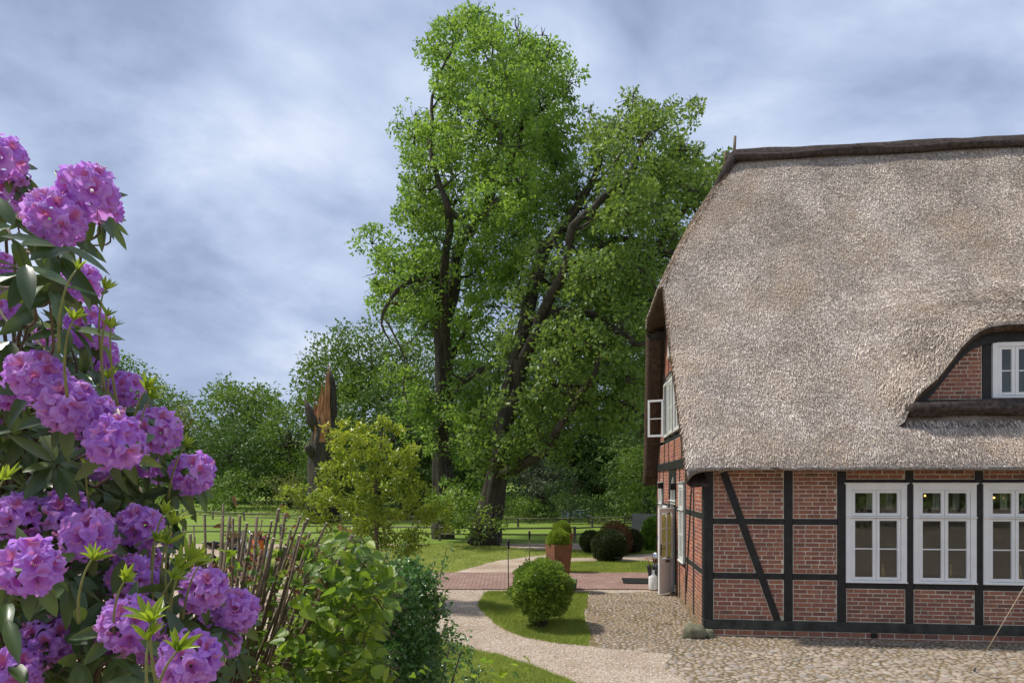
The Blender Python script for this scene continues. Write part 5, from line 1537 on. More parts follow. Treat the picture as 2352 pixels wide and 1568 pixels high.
# far woodland mass closing the horizon
rng = np.random.default_rng(77)
C_, S_ = [], []
for i in range(520):
    x = rng.uniform(-190, 190); y = 128 + rng.uniform(-8, 30) + abs(x) * .05
    h = 9 + 3.5 * mnoise.noise(Vector((x * .035, 1, 1))) + rng.uniform(-1.5, 1.5)
    if -13 < x < -2: h *= .72
    C_.append((Vector((x, y, gnd(x, y) + h - 4)), 4.2)); C_.append((Vector((x + 2, y - 2, gnd(x, y) + 2.0)), 3.8))
P_, S_ = clumps_to_twigs(C_, 2.6, rng, None, .5, .6)
V, Fc, rn = leaf_arrays(P_, 7, 1.6, .95, rng, cl_r=S_)
o = np_mesh('far_woodland', V, Fc, BGL[0], None, rn); tag(o, 'far woodland closing the view behind the pasture', 'woodland', kind='stuff')

# undergrowth closing the foot of the wood
rng = np.random.default_rng(78); C_ = []
for i in range(620):
    x = rng.uniform(330, 1640); D_ = float(np.interp(x, [330, 700, 1000, 1250, 1600], [76, 68, 60, 56, 50])) + rng.uniform(0, 9)
    X = (x * K - 512) / F * D_; top_ = rng.uniform(1.2, 6.5) * (1 if not 1130 < x < 1245 else .0)
    if top_ < .1: D_ = rng.uniform(92, 104); X = (x * K - 512) / F * D_; top_ = rng.uniform(1, 7)
    C_.append((Vector((X, D_, gnd(X, D_) + top_)), rng.uniform(1.2, 2.0)))
P_, S_ = clumps_to_twigs(C_, 6, rng, None, .3, .5)
ok = P_[:, 2] > np.array([gnd(a_, b_) for a_, b_ in P_[:, :2]]); P_, S_ = P_[ok], S_[ok]
V, Fc, rn = leaf_arrays(P_, 9, .7, .38, rng, cl_r=S_)
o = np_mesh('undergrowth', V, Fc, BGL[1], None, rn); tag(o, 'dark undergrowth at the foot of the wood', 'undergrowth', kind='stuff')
# unseen trees added behind the viewer to keep the window reflections dark
C_ = []
for i in range(60):
    x = rng.uniform(-30, 45); C_.append((Vector((x, -24 + rng.uniform(-3, 3), rng.uniform(1, 7))), 2.4))
P_, S_ = clumps_to_twigs(C_, 4, rng, None, .3, .5)
V, Fc, rn = leaf_arrays(P_, 7, 1.2, .7, rng, cl_r=S_)
o = np_mesh('added_hedgerow', V, Fc, BGL[1], None, rn); tag(o, 'unseen hedgerow added behind the camera to darken the window reflections', 'hedge', kind='stuff')
# broken dead trunk
bx = Q(740, 1200, 46)
root = empty('broken_tree_trunk', (bx.x, bx.y, gnd(bx.x, bx.y)), 0, 'snapped dead tree trunk with torn orange heartwood', 'dead tree'); off = Matrix.Translation(-root.location)
tm = MB(); rng = np.random.default_rng(5)
def dq(x, y, d=0): return Q(x, y, 46 + d)
tm.tube([Vector((dq(742, 1180).x, 46, gnd(0, 46) - .2)), dq(740, 1120), dq(738, 1060), dq(742, 1010), dq(748, 960)], [.98, .84, .80, .70, .55], 30, jit=.5, ridge=.10)
tm.tube([dq(752, 1000, .1), dq(758, 940, .1), dq(760, 880, .1), dq(757, 850, .1)], [.42, .34, .27, .10], 24, jit=.6, ridge=.12)
o = tm.build('trunk', BARK, root); o.matrix_local = off
hb = MB()
for (x, y, r_) in ((735, 905, .22), (727, 930, .20), (742, 888, .18), (750, 850, .15), (755, 836, .09), (731, 915, .14), (745, 925, .26), (722, 902, .09), (738, 880, .08), (757, 870, .14), (748, 900, .16), (729, 945, .2), (741, 870, .06), (752, 880, .12)):
    a = dq(x + (742 - x) * .35, 1015, -.45); b = dq(x, y, -.35)
    ph = rng.uniform(0, 6)
    hb.tube([a, a.lerp(b, .35) + Vector((.04, 0, 0)), a.lerp(b, .6) + Vector((-.03, 0, 0)), a.lerp(b, .85), b], [r_ * .95, r_ * .85, r_ * .8, r_ * .45, .02], 7, jit=.9, ridge=.35, smooth=False)
o = hb.build('heartwood', HEART, root); o.matrix_local = off; o['kind'] = 'stuff'
st = MB(); st.tube([dq(735, 985), dq(718, 960, -.3), dq(706, 935, -.3), dq(700, 915, -.3)], [.55, .42, .2, .03], 9, jit=.5)
o = st.build('limb_stub', BARK, root); o.matrix_local = off
st = MB(); st.tube([dq(728, 1045, -.3), dq(712, 1032, -.8), dq(706, 1022, -1.0)], [.38, .26, .20], 12, jit=.4, ridge=.1)
o = st.build('limb_stub', BARK, root); o.matrix_local = off

# bronze-green young tree (foreground middle)
MP = [(735, 985), (790, 968), (850, 968), (885, 958), (900, 980), (940, 1000), (975, 1045), (955, 1090), (990, 1125), (1030, 1160), (1020, 1200), (1035, 1225), (1015, 1250), (960, 1262), (930, 1280), (870, 1255), (800, 1265), (740, 1240), (700, 1210), (690, 1170), (640, 1165), (618, 1145), (640, 1130), (690, 1120), (720, 1100), (745, 1060), (760, 1015)]
rng = np.random.default_rng(9)
D = 15.0; base = Vector(((868 * K - 512) / F * D, D, gnd(0, 15)))
root = empty('young_tree', base, 0, 'young tree with glossy bronze and yellow-green leaves', 'tree'); off = Matrix.Translation(-base)
tm = MB(); pts = [base + Vector((0, 0, -.1)), Q(866, 1300, D), Q(864, 1220, D), Q(862, 1120, D), Q(872, 1040, D), Q(880, 975, D)]
tm.tube(pts, [.065, .055, .045, .032, .02, .006], 8); nodes = [(p, .04) for p in pts[2:]] + [(pts[2].lerp(pts[3], .5), .04), (pts[3].lerp(pts[4], .5), .03)]
cl = crown_clumps(MP, D, 1.0, 135, .12, .24, rng) + crown_clumps([(618, 1148), (640, 1125), (700, 1105), (715, 1160), (650, 1172)], D, .2, 9, .08, .14, rng) + crown_clumps([(1000, 1140), (1035, 1160), (1035, 1230), (1000, 1240)], D, .3, 6, .08, .14, rng) + crown_clumps([(860, 960), (900, 955), (930, 990), (870, 1000)], D, .2, 6, .08, .14, rng)
bm_ = MB(); nn = list(nodes)
for c, R in sorted(cl, key=lambda q: min((q[0] - x[0]).length for x in nodes)): nn += branch_to(bm_, nn, c, .008, rng, n=4)
P_, S_ = clumps_to_twigs(cl, 520, rng, MP, .3, .25)
hz = (P_[:, 2] - 1.2) / 3.0
V, Fc, rn = leaf_arrays(P_, 5, .06, .105, rng, cl_r=np.clip(S_ * .5 + hz * .55 - .12, 0, 1), up=.9, asp=.46)
o = tm.build('trunk', TWIG, root); o.matrix_local = off
o = bm_.build('branches', TWIG, root); o.matrix_local = off; o['kind'] = 'stuff'
o = np_mesh('crown', V, Fc, MAGL, root, rn); o.matrix_local = off; o['kind'] = 'stuff'

# clipped shrubs
def ball(name, label, c, rx, rz, n, leaf, mat_, seed, group=None, trunkz=None, rough=.10, core=True, cat='topiary', base=None):
    rng = np.random.default_rng(seed)
    base = base or Vector((c[0], c[1], gnd(c[0], c[1])))
    root = empty(name, base, 0, label, cat, group); off = Matrix.Translation(-base)
    d = rng.normal(0, 1, (n, 3)); d /= np.linalg.norm(d, axis=1)[:, None]
    bump_ = np.array([1 + rough * mnoise.noise(Vector(q) * 2.2 + Vector((seed, 0, 0))) + rough * .7 * mnoise.noise(Vector(q) * 6 + Vector((seed, 3, 0))) for q in d])
    r = bump_ * (1 - .22 * rng.random(n) ** 1.6)
    P_ = np.array(c) + d * r[:, None] * [rx, rx, rz]
    ok = P_[:, 2] > base.z + .02; P_, d2 = P_[ok], d[ok]; m_ = len(P_)
    ax = d2 + rng.normal(0, .45, (m_, 3)); ax[:, 2] += .15; ax /= np.linalg.norm(ax, axis=1)[:, None]
    nm = rng.normal(0, 1, (m_, 3)); nm -= ax * (nm * ax).sum(1)[:, None]; nm /= np.linalg.norm(nm, axis=1)[:, None]
    b_ = np.cross(nm, ax); L = leaf * rng.uniform(.6, 1.3, m_)[:, None]; W = L * .5
    V = np.stack([P_, P_ + ax * L * .5 + b_ * W * .5, P_ + ax * L, P_ + ax * L * .5 - b_ * W * .5], 1).reshape(-1, 3)
    k_ = (np.arange(m_) * 4)[:, None]; Fc = np.stack([k_ + [0, 1, 2], k_ + [0, 2, 3]], 1).reshape(-1, 3)
    patch = np.array([mnoise.noise(Vector(q) * 5 / max(rx, .3) * .5) for q in P_])
    rn = np.clip(.45 + patch * .5 + rng.normal(0, .2, m_), 0, .999)
    o = np_mesh('crown', V, Fc, mat_, root, np.repeat(rn, 4)); o.matrix_local = off; o['kind'] = 'stuff'
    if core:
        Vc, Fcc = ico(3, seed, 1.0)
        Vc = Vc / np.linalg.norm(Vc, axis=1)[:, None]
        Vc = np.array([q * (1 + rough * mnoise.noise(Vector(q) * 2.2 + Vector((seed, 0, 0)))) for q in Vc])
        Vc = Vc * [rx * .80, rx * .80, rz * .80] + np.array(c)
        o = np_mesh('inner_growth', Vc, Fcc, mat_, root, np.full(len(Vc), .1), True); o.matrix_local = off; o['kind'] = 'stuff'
    if trunkz:
        tm = MB(); rr = random.Random(seed)
        for i in range(9):
            a = rr.uniform(0, 6.28); q = rr.uniform(.3, .8) * rx
            tm.tube([base + Vector((math.cos(a) * .07, math.sin(a) * .07, -.03)), base + Vector((math.cos(a) * q * .4, math.sin(a) * q * .4, trunkz * .6)), base + Vector((math.cos(a) * q, math.sin(a) * q, trunkz))], [.028, .022, .012], 5)
        o = tm.build('stems', TWIG, root); o.matrix_local = off; o['kind'] = 'stuff'
    return root
D = 13.15
ball('box_bush', 'large clipped box bush on the lawn island', Q(1243, 1352, D), .56, .53, 22000, .055, BOXL, 3, trunkz=.42, rough=.24, cat='bush')
TG = 'dark clipped topiary balls behind the path'
ball('yew_topiary', 'foremost dark green topiary ball on the grass strip', Q(1398, 1252, 23.4), .60, .56, 12000, .05, YEWL, 4, TG, .3)
ball('yew_topiary', 'small dark topiary peeping out left of the foremost ball', Q(1357, 1243, 26), .42, .42, 7000, .05, YEWL, 5, TG, .2)
ball('yew_topiary', 'brown topiary ball behind the foremost one', Q(1413, 1238, 25.2), .62, .66, 10000, .05, YEWB, 6, TG, .3)
ball('yew_topiary', 'dark topiary right of the brown one', Q(1449, 1243, 26), .46, .50, 8000, .05, YEWL, 7, TG, .2)
ball('shrub', 'leafy green shrub in front of the grey plank screen', Q(1499, 1230, 27), .40, .70, 7000, .10, OAKL, 8, None, .3, rough=.25, cat='shrub')
ball('shrub', 'low green shrub beside the asphalt drive', Q(700, 1262, 24), .7, .35, 6000, .07, OAKL, 18, None, .2, rough=.3, cat='shrub')
# ------------------------------------------------------------------ things on the yard
GX = lambda x, y: Vector((x, y, gnd(x, y)))
def planter(D, x_, label, yaw):
    X = (x_ * K - 512) / F * D; b = GX(X, D) + Vector((0, 0, .012))
    r = empty('rusty_planter', b, yaw, label, 'planter', 'tapered rusty steel planters flanking the path')
    m_ = MB(); wt, wb, h = .25, .165, 1.16
    vs = [(-wb, -wb, 0), (wb, -wb, 0), (wb, wb, 0), (-wb, wb, 0), (-wt, -wt, h), (wt, -wt, h), (wt, wt, h), (-wt, wt, h),
          (-wt + .03, -wt + .03, h), (wt - .03, -wt + .03, h), (wt - .03, wt - .03, h), (-wt + .03, wt - .03, h), (-wt + .03, -wt + .03, h - .06), (wt - .03, -wt + .03, h - .06), (wt - .03, wt - .03, h - .06), (-wt + .03, wt - .03, h - .06)]
    fs = [(3, 2, 1, 0), (0, 1, 5, 4), (1, 2, 6, 5), (2, 3, 7, 6), (3, 0, 4, 7)] + [(4 + i, 4 + (i + 1) % 4, 8 + (i + 1) % 4, 8 + i) for i in range(4)] + [(8 + i, 8 + (i + 1) % 4, 12 + (i + 1) % 4, 12 + i) for i in range(4)]
    m_.add(vs, fs); m_.build('planter_body', CORTEN, r)
    MB().box((0, 0, h - .07), (2 * wt - .07, 2 * wt - .07, .03)).build('soil', SANDM, r)
    return b, h
for D, x_, lb, l2, yaw in ((16.75, 1283, 'nearer rusty steel planter holding a bright box ball', 'bright green box ball growing in the nearer rusty planter', math.radians(24)), (20.35, 1290, 'farther rusty steel planter behind the path', 'bright green box ball growing in the farther rusty planter', math.radians(24))):
    b, h = planter(D, x_, lb, yaw)
    ball('box_ball', l2, (b.x, b.y, b.z + h + .10), .27, .245, 6500, .04, BOXLB, int(D), 'box balls in the rusty planters', rough=.16, base=b + Vector((0, 0, h - .07)))
def torch(D, x_, zt, label):
    X = (x_ * K - 512) / F * D; b = GX(X, D)
    r = empty('garden_torch', b, 0, label, 'garden torch', 'black garden torches beside the path')
    MB().tube([(0, 0, -.05), (.012 * (1 if D > 18 else -1), 0, zt - .2)], .013, 8).build('pole', TWIG, r)
    MB().lathe([(.012, zt - .26), (.02, zt - .24), (.035, zt - .08), (.036, zt), (.030, zt), (.02, zt - .03), (.012, zt - .18)], (0, 0, 0), 12).build('oil_cup', METAL_D, r)
torch(17.0, 1168, 1.26, 'black torch on a thin pole in front of the brick path')
torch(19.9, 1216, 1.26, 'black torch on a thin pole behind the brick path')
# milk can, umbrellas, ash bin, grate, stone
b = QG(1500, 1354); b = Vector((b.x, b.y, gnd(b.x, b.y) + .02))
can = MB().lathe([(.0, .0), (.105, .0), (.112, .015), (.112, .30), (.108, .33), (.065, .40), (.060, .46), (.075, .48), (.075, .49), (.055, .485), (.05, .40)], (0, 0, 0), 20)
r = empty('milk_can', b, 0, 'chipped white enamel milk can used as an umbrella stand', 'milk can'); can.build('can_body', ENAMEL, r)
MB().tube([(-.09, 0, .40), (-.125, 0, .36), (-.10, 0, .30)], .006, 6).build('handle', METAL_D, r); MB().tube([(.09, 0, .40), (.125, 0, .36), (.10, 0, .30)], .006, 6).build('handle', METAL_D, r)
for i, (dx, dy, lean, lb) in enumerate(((-.02, -.02, -.16, 'black umbrella leaning left in the milk can'), (.02, .01, .02, 'black umbrella standing upright in the milk can'), (.015, -.03, .12, 'black umbrella leaning right in the milk can'))):
    u_ = empty('umbrella', b + Vector((dx, dy, .03)), 0, lb, 'umbrella', 'umbrellas in the milk can')
    top = Vector((lean * .75, 0, .78)); d = top.normalized()
    cn = MB(); cn.tube([Vector((0, 0, .02)), d * .30, d * .46, d * .56, d * .60], [.012, .035, .045, .05, .018], 9, jit=.5); cn.build('folded_canopy', BLACKP, u_)
    hk = MB(); a = d * .58; hp_ = [a, a + d * .14] + [a + d * .14 + Vector((-.035 + .035 * math.cos(q), 0, .04 * math.sin(q))) for q in np.linspace(.5, PI + .4, 6)]
    hk.tube(hp_, .010, 7); hk.build('hooked_handle', M_simple('cane_handle', (.42, .16, .04), .4, .2, 8) if i == 0 else bpy.data.materials['cane_handle'], u_)
b2 = Vector((b.x + .18, b.y + .42, gnd(b.x, b.y + .4) + .012))
r = empty('ash_bin', b2, 0, 'brushed steel standing ash bin with a black band behind the umbrellas', 'ash bin')
MB().lathe([(0, 0), (.10, 0), (.10, .86), (.09, .88), (.0, .88)], (0, 0, 0), 20).build('cylinder', STEEL, r)
MB().lathe([(.102, .62), (.102, .73)], (0, 0, 0), 20, cap=False).build('band', METAL_D, r)
b3 = QG(1472, 1336); r = empty('foot_grate', (b3.x, b3.y, b3.z + .030), HANG, 'dark foot grate set in a frame on the brick path', 'door mat')
fr = MB(); rect = .62
for (cx, cy, sx, sy) in ((-.47, 0, .03, .92), (.47, 0, .03, .92), (0, -.46, .97, .03), (0, .46, .97, .03)): fr.box((cx, cy, .01), (sx, sy, .02))
fr.build('frame', METAL_D, r)
MB().box((0, -.225, .006), (.9, .42, .010), bev=.003).build('mat_panel', BLACKP, r); MB().box((0, .225, .006), (.9, .42, .010), bev=.003).build('mat_panel', BLACKP, r)
Vr, Fr = ico(3, 3, .8)
cs_ = MH @ Vector((-.20, -.16, 0))
o = np_mesh('corner_stone', Vr * [.20, .17, .21], Fr, ROCK, None, None, False); o.location = (cs_.x, cs_.y, .08); tag(o, 'mossy boulder guarding the house corner', 'stone')
cs_ = MH @ Vector((.06, -.10, 0))
o = np_mesh('corner_stone', Vr * [.12, .09, .11], Fr, ROCK, None, None, False); o.location = (cs_.x, cs_.y, .05); o.rotation_euler = (0, 0, 2); tag(o, 'small dark stone under the corner post', 'stone')
gc = MB().lathe([(.0, 0), (.09, 0), (.11, .05), (.13, .24), (.135, .25), (.12, .25), (.1, .06)], (0, 0, 0), 14)
b4 = QG(1317, 1358); o = gc.build('plastic_pot', GREENP); o.location = (b4.x, b4.y + .35, gnd(b4.x, b4.y) + .01); tag(o, 'small green plastic pot behind the box bush', 'pot')
# guy rope with its peg and the mast that holds it
pg = QG(2240, 1541); top = P(1090, 470, 9.3)
rp = MB().tube([pg + Vector((0, 0, .03)), pg.lerp(top, .5) + Vector((0, 0, -.02)), top], .0055, 6).build('guy_rope', ROPE); tag(rp, 'pale guy rope rising from the cobbles at the corner', 'rope')
mp_ = MB().tube([(top.x, top.y, gnd(top.x, top.y)), top + Vector((0, 0, .1))], .03, 10).build('mast', STEEL); tag(mp_, 'metal mast holding the guy rope outside the picture', 'mast')
pe = MB().tube([pg + Vector((-.03, 0, -.05)), pg + Vector((0, 0, .06))], .014, 7).build('ground_peg', METAL_D); tag(pe, 'black peg holding the guy rope in the cobbles', 'peg')

# fences
def fence(name, label, pts, hts, post_r, rails, post_h, D_sp):
    """pts: ground line; posts every D_sp"""
    r = empty(name, pts[0], 0, label, 'fence'); off = Matrix.Translation(-Vector(pts[0]))
    L = 0; posts_ = []
    for a, b in zip(pts[:-1], pts[1:]):
        a, b = Vector(a), Vector(b); n = max(1, round((b - a).length / D_sp))
        posts_ += [a.lerp(b, i / n) for i in range(n)]
    posts_.append(Vector(pts[-1])); rr = random.Random(len(pts) * 7 + int(post_h * 100))
    for p in posts_:
        g_ = gnd(p.x, p.y); ln = rr.gauss(0, .02)
        o = MB().tube([(p.x, p.y, g_ - .1), (p.x + ln, p.y, g_ + post_h * rr.uniform(.94, 1.06))], post_r, 7, smooth=False, jit=.2).build('post', FENCE, r); o.matrix_local = off
    for a, b in zip(posts_[:-1], posts_[1:]):
        for h in rails:
            pa = Vector((a.x, a.y - post_r, gnd(a.x, a.y) + h + rr.gauss(0, .015))); pb = Vector((b.x, b.y - post_r, gnd(b.x, b.y) + h + rr.gauss(0, .015)))
            o = MB().tube([pa, pa.lerp(pb, .5) + Vector((0, 0, rr.gauss(0, .012))), pb], post_r * .55, 6, jit=.15).build('rail', FENCE, r); o.matrix_local = off
def GQ(x, D): X = (x * K - 512) / F * D; return GX(X, D)
fence('paddock_fence', 'nearer wooden paddock fence with two round rails', [GQ(420, 33.0), GQ(760, 32.5), GQ(1010, 31.8), GQ(1150, 30.8), GQ(1320, 31), GQ(1520, 32.5)], None, .065, (.30, .60), .68, 2.6)
fence('paddock_fence', 'farther weathered paddock fence at the foot of the wood', [GQ(420, 52), GQ(640, 47), GQ(860, 44), GQ(1040, 42), GQ(1190, 41.5), GQ(1360, 42), GQ(1480, 43)], None, .07, (.26, .50), .60, 3.0)
# grey plank screen
c0 = GQ(1449, 31.0); r = empty('plank_screen', c0, math.radians(-8), 'tilted screen of weathered grey vertical boards beside the gable', 'screen')
for i in range(14):
    o = MB().box((.13 * i + .06, random.uniform(-.006, .006), .62), (.122, .022, 1.36 + random.uniform(-.02, .02)), Matrix.Rotation(.035, 4, 'X') @ Matrix.Rotation(.05, 4, 'Y'), bev=.004).build('board', GREYP, r)
MB().box((.9, .03, .35), (1.8, .04, .09)).build('batten', GREYP, r); MB().box((.9, .03, 1.0), (1.8, .04, .09)).build('batten', GREYP, r)
c0 = GQ(1434, 42.5); r = empty('field_gate', c0, 0, 'dark low wooden gate left of the grey plank screen', 'gate')
for i in range(5): MB().box((.45, 0, .16 + i * .14), (.95, .03, .10), bev=.005).build('board', FENCE, r)
MB().box((0, -.03, .4), (.08, .05, .85)).build('post', FENCE, r); MB().box((.92, -.03, .4), (.08, .05, .85)).build('post', FENCE, r)
# white bench far behind the planters; seat slats coloured blue for its shadows
c0 = GQ(1322, 45); r = empty('garden_bench', c0, 0, 'small white slatted bench beyond the far fence, blue shadow painted on its seat', 'bench')
for i in range(5): MB().box((0, .05 * i * .2, .52 + i * .085), (1.9, .02, .055), bev=.004).build('slat', WHITEG, r)
for i in range(3): MB().box((0, -.12 - i * .13, .45), (1.9, .1, .02), bev=.004).build('slat', M_simple('shadow_blue', (.12, .22, .42), .5, .1, 5) if i == 0 else bpy.data.materials['shadow_blue'], r)
for x_ in (-.85, .85):
    for y_ in (-.42, .04): MB().box((x_, y_, .22 if y_ < 0 else .47), (.06, .05, .44 if y_ < 0 else .94)).build('leg', FENCE, r)

# motorcycles
def tyre_at(r, c, R, w, steer=0.0):
    M_ = Matrix.Translation(c) @ Matrix.Rotation(steer, 4, 'Z') @ Matrix.Rotation(PI / 2, 4, 'Y') 
    wh = MB().torus((0, 0, 0), R - w, w, M_, 26, 8).build('wheel', RUBBER, r)
    rim = MB().torus((0, 0, 0), R - 2 * w, .014, M_, 22, 5)
    for k_ in range(5):
        a = 2 * PI * k_ / 5; rim.tube([M_ @ Vector((0, 0, 0)), M_ @ Vector((math.cos(a) * (R - 2 * w), math.sin(a) * (R - 2 * w), 0))], .012, 5)
    rim.lathe([(.04, -.05), (.04, .05)], (0, 0, 0), 10, M=M_); rim.build('rim', CHROME, wh)
def motorcycle(loc, yaw, label, body, accent, lean=.09):
    r = empty('motorcycle', loc, yaw, label, 'motorcycle', 'motorcycles parked beyond the cut hazel stems'); r.rotation_euler = (0, lean, yaw)
    # own frame: forward = -Y
    tyre_at(r, (0, -.72, .31), .31, .055); tyre_at(r, (0, .68, .31), .31, .075)
    fk = MB()
    for x in (-.09, .09): fk.tube([(x, -.72, .31), (x, -.50, .92)], [.026, .022], 8)
    fk.build('fork', CHROME, r)
    hb_ = MB().tube([(-.40, -.30, 1.06), (-.30, -.42, 1.02), (-.08, -.47, .98), (.08, -.47, .98), (.30, -.42, 1.02), (.40, -.30, 1.06)], .014, 7); hb_.build('handlebar', BLACKP, r)
    for s_ in (-1, 1):
        MB().tube([(s_ * .28, -.44, 1.02), (s_ * .34, -.50, 1.17)], .006, 5).build('mirror_arm', METAL_D, r)
        MB().lathe([(0, -.01), (.05, 0), (0, .012)], (0, 0, 0), 10, M=Matrix.Translation((s_ * .35, -.50, 1.19)) @ Matrix.Rotation(PI / 2, 4, 'X')).build('mirror', CHROME, r)
    # tank
    tk = MB(); tk.tube([(0, -.42, .86), (0, -.30, .90), (0, -.10, .89), (0, .08, .80)], [.07, .155, .15, .06], 12); tk.build('fuel_tank', body, r)
    st_ = MB(); st_.tube([(0, .05, .80), (0, .25, .78), (0, .50, .84), (0, .74, .90)], [.06, .13, .12, .05], 10); st_.build('saddle', BLACKP, r)
    en = MB(); en.box((0, -.02, .42), (.30, .42, .30), bev=.05); en.tube([(0, -.12, .5), (0, -.22, .72)], .10, 10); en.build('engine', METAL_D, r)
    ff = MB(); ff.prism([(-.46, .98), (-.62, .90), (-.64, .74), (-.54, .56), (-.30, .58), (-.34, .80)], -.17, .17, 'x')
    ff.v = [(x * (1.15 - .9 * abs(y + .30)), y, z) for x, y, z in ff.v]; ff.build('fairing', accent, r)
    MB().prism([(-.50, 1.02), (-.56, 1.18), (-.53, 1.19), (-.42, 1.02)], -.13, .13, 'x').build('windscreen', BLACKP, r)
    MB().lathe([(0, 0), (.075, .0), (.085, .04), (.05, .10), (0, .12)], (0, 0, 0), 14, M=Matrix.Translation((0, -.66, .84)) @ Matrix.Rotation(-PI / 2, 4, 'X')).build('headlight', WHITEG, r)
    fd = MB(); n = 7
    for s_, R_, cy in ((0, .335, -.72),):
        pts = [(cy + R_ * math.cos(a), .31 + R_ * math.sin(a)) for a in np.linspace(.25 * PI, .85 * PI, n)]
        for p, q in zip(pts[:-1], pts[1:]): fd.prism([p, q, (q[0], q[1] + .02), (p[0], p[1] + .02)], -.07, .07, 'x')
    fd.build('front_mudguard', accent, r)
    MB().prism([(.45, .84), (.86, .98), (.92, .94), (.62, .72)], -.09, .09, 'x').build('tail', body, r)
    MB().box((0, .90, .86), (.10, .03, .06), bev=.01).build('tail_light', REDP, r)
    MB().tube([(.13, .0, .30), (.17, .35, .32), (.20, .80, .52)], [.03, .05, .055], 9).build('exhaust', CHROME, r)
    MB().tube([(-.1, .1, .3), (-.28, .12, .0)], .012, 6).build('side_stand', METAL_D, r)
    for x in (-.075, .075): MB().tube([(x, .68, .31), (x, .15, .42)], .025, 7).build('swing_arm', METAL_D, r)
g1 = GX((520 * K - 512) / F * 20.5, 20.5); g2 = GX((590 * K - 512) / F * 20.8, 20.8)
motorcycle(g1, math.radians(158), 'black and silver motorcycle seen from behind through the stems', BLACKP, WHITEG, -.06)
motorcycle(g2, math.radians(12), 'orange and red motorcycle facing the camera through the stems', REDP, ORANGE, .08)
# garden furniture in maroon wood
def slat_chair(loc, yaw, label):
    r = empty('slatted_chair', loc, yaw, label, 'chair', 'maroon slatted chairs around the garden table')
    w = .38
    for x in (-w / 2, w / 2):
        MB().tube([(x, -.20, 0), (x, .20, .46)], .014, 6).build('leg', MAROON, r); MB().tube([(x, .24, 0), (x, .10, .46), (x, .20, .86)], .014, 6).build('leg', MAROON, r)
    for i in range(7): MB().box((0, .205 - .012 * (6 - i), .50 + i * .052), (w, .012, .034), bev=.003).build('slat', MAROON, r)
    tp = [(w / 2 * math.cos(a), .86 + .06 * math.sin(a)) for a in np.linspace(0, PI, 9)]
    MB().prism(tp + [(-w / 2, .845), (w / 2, .845)][:2], .195, .215, 'y').build('top_rail', MAROON, r)
    for i in range(7): MB().box((0, -.20 + i * .06, .465), (w, .045, .014), bev=.003).build('slat', MAROON, r)
sc_ = lambda x, y, d: GX((x * K - 512) / F * d, d)
slat_chair(sc_(541, 0, 15.6), math.radians(-4), 'maroon slatted chair left of the lantern')
slat_chair(sc_(578, 0, 15.5), math.radians(6), 'maroon slatted chair right of the lantern')
slat_chair(sc_(508, 0, 14.6), math.radians(80), 'maroon slatted chair at the left end of the table')
tb = sc_(556, 0, 14.6); r = empty('garden_table', tb, 0, 'maroon slatted garden table carrying a lantern', 'table')
for i in range(7): MB().box((0, -.33 + i * .11, .715), (1.25, .095, .022), bev=.004).build('slat', MAROON, r)
for x in (-.55, .55):
    for y in (-.3, .3): MB().box((x, y, .35), (.045, .045, .70)).build('leg', MAROON, r)
lt = empty('lantern', tb + Vector((-.08, -.1, .726)), 0, 'dark metal lantern standing on the garden table', 'lantern')
MB().box((0, 0, .012), (.13, .13, .024), bev=.004).build('base', METAL_D, lt); MB().lathe([(.10, .24), (.03, .30), (.02, .33), (0, .33)], (0, 0, 0), 4, False).build('roof', METAL_D, lt)
for x in (-.055, .055):
    for y in (-.055, .055): MB().box((x, y, .13), (.012, .012, .22)).build('post', METAL_D, lt)
MB().lathe([(0, .024), (.03, .024), (.03, .12), (0, .125)], (0, 0, 0), 12).build('candle', WHITE, lt)
nk = MB().box((-.32, -.15, .733), (.22, .12, .012), Matrix.Translation(tb), bev=.004).build('napkin', WHITE); tag(nk, 'folded white napkin left of the lantern on the table', 'napkin')
# ------------------------------------------------------------------ foreground shrubs
def leaf_proto(L, W, n=6, droop=.15, fold=.12, shape='ell', wave=0.0, serr=0.0):
    V, Fc = [], []
    for i in range(n + 1):
        t_ = i / n
        if shape == 'ell': w = math.sin(PI * t_ ** .85) ** .75
        elif shape == 'round': w = (math.sin(PI * t_ ** .62) ** .62) * (1 if t_ < .93 else .5)
        else: w = math.sin(PI * t_ ** .9)
        w = max(w, 0) * W / 2
        if serr and 0 < i < n: w *= 1 + serr * (1 if i % 2 else -1)
        y = L * t_; z = -droop * L * t_ ** 2
        zz_ = fold * w * 2 + (wave * math.sin(i * 2.1) * W if wave else 0)
        V += [(-w, y, z + zz_), (-w * .5, y, z + zz_ * .35), (0, y, z), (w * .5, y, z + zz_ * .35), (w, y, z + zz_)]
    for i in range(n):
        for j in range(4):
            a = i * 5 + j; Fc.append((a, a + 1, a + 6, a + 5))
    return np.array(V), np.array(Fc)
def spl(pts, rad, sub=4):
    P_, R_ = [], []
    for i in range(len(pts) - 1):
        p0, p1, p2, p3 = pts[max(i - 1, 0)], pts[i], pts[i + 1], pts[min(i + 2, len(pts) - 1)]
        for k_ in range(sub):
            t_ = k_ / sub
            P_.append(.5 * ((2 * p1) + (p2 - p0) * t_ + (2 * p0 - 5 * p1 + 4 * p2 - p3) * t_ ** 2 + (3 * p1 - p0 - 3 * p2 + p3) * t_ ** 3)); R_.append(rad[i] + (rad[i + 1] - rad[i]) * t_)
    return P_ + [pts[-1]], R_ + [rad[-1]]
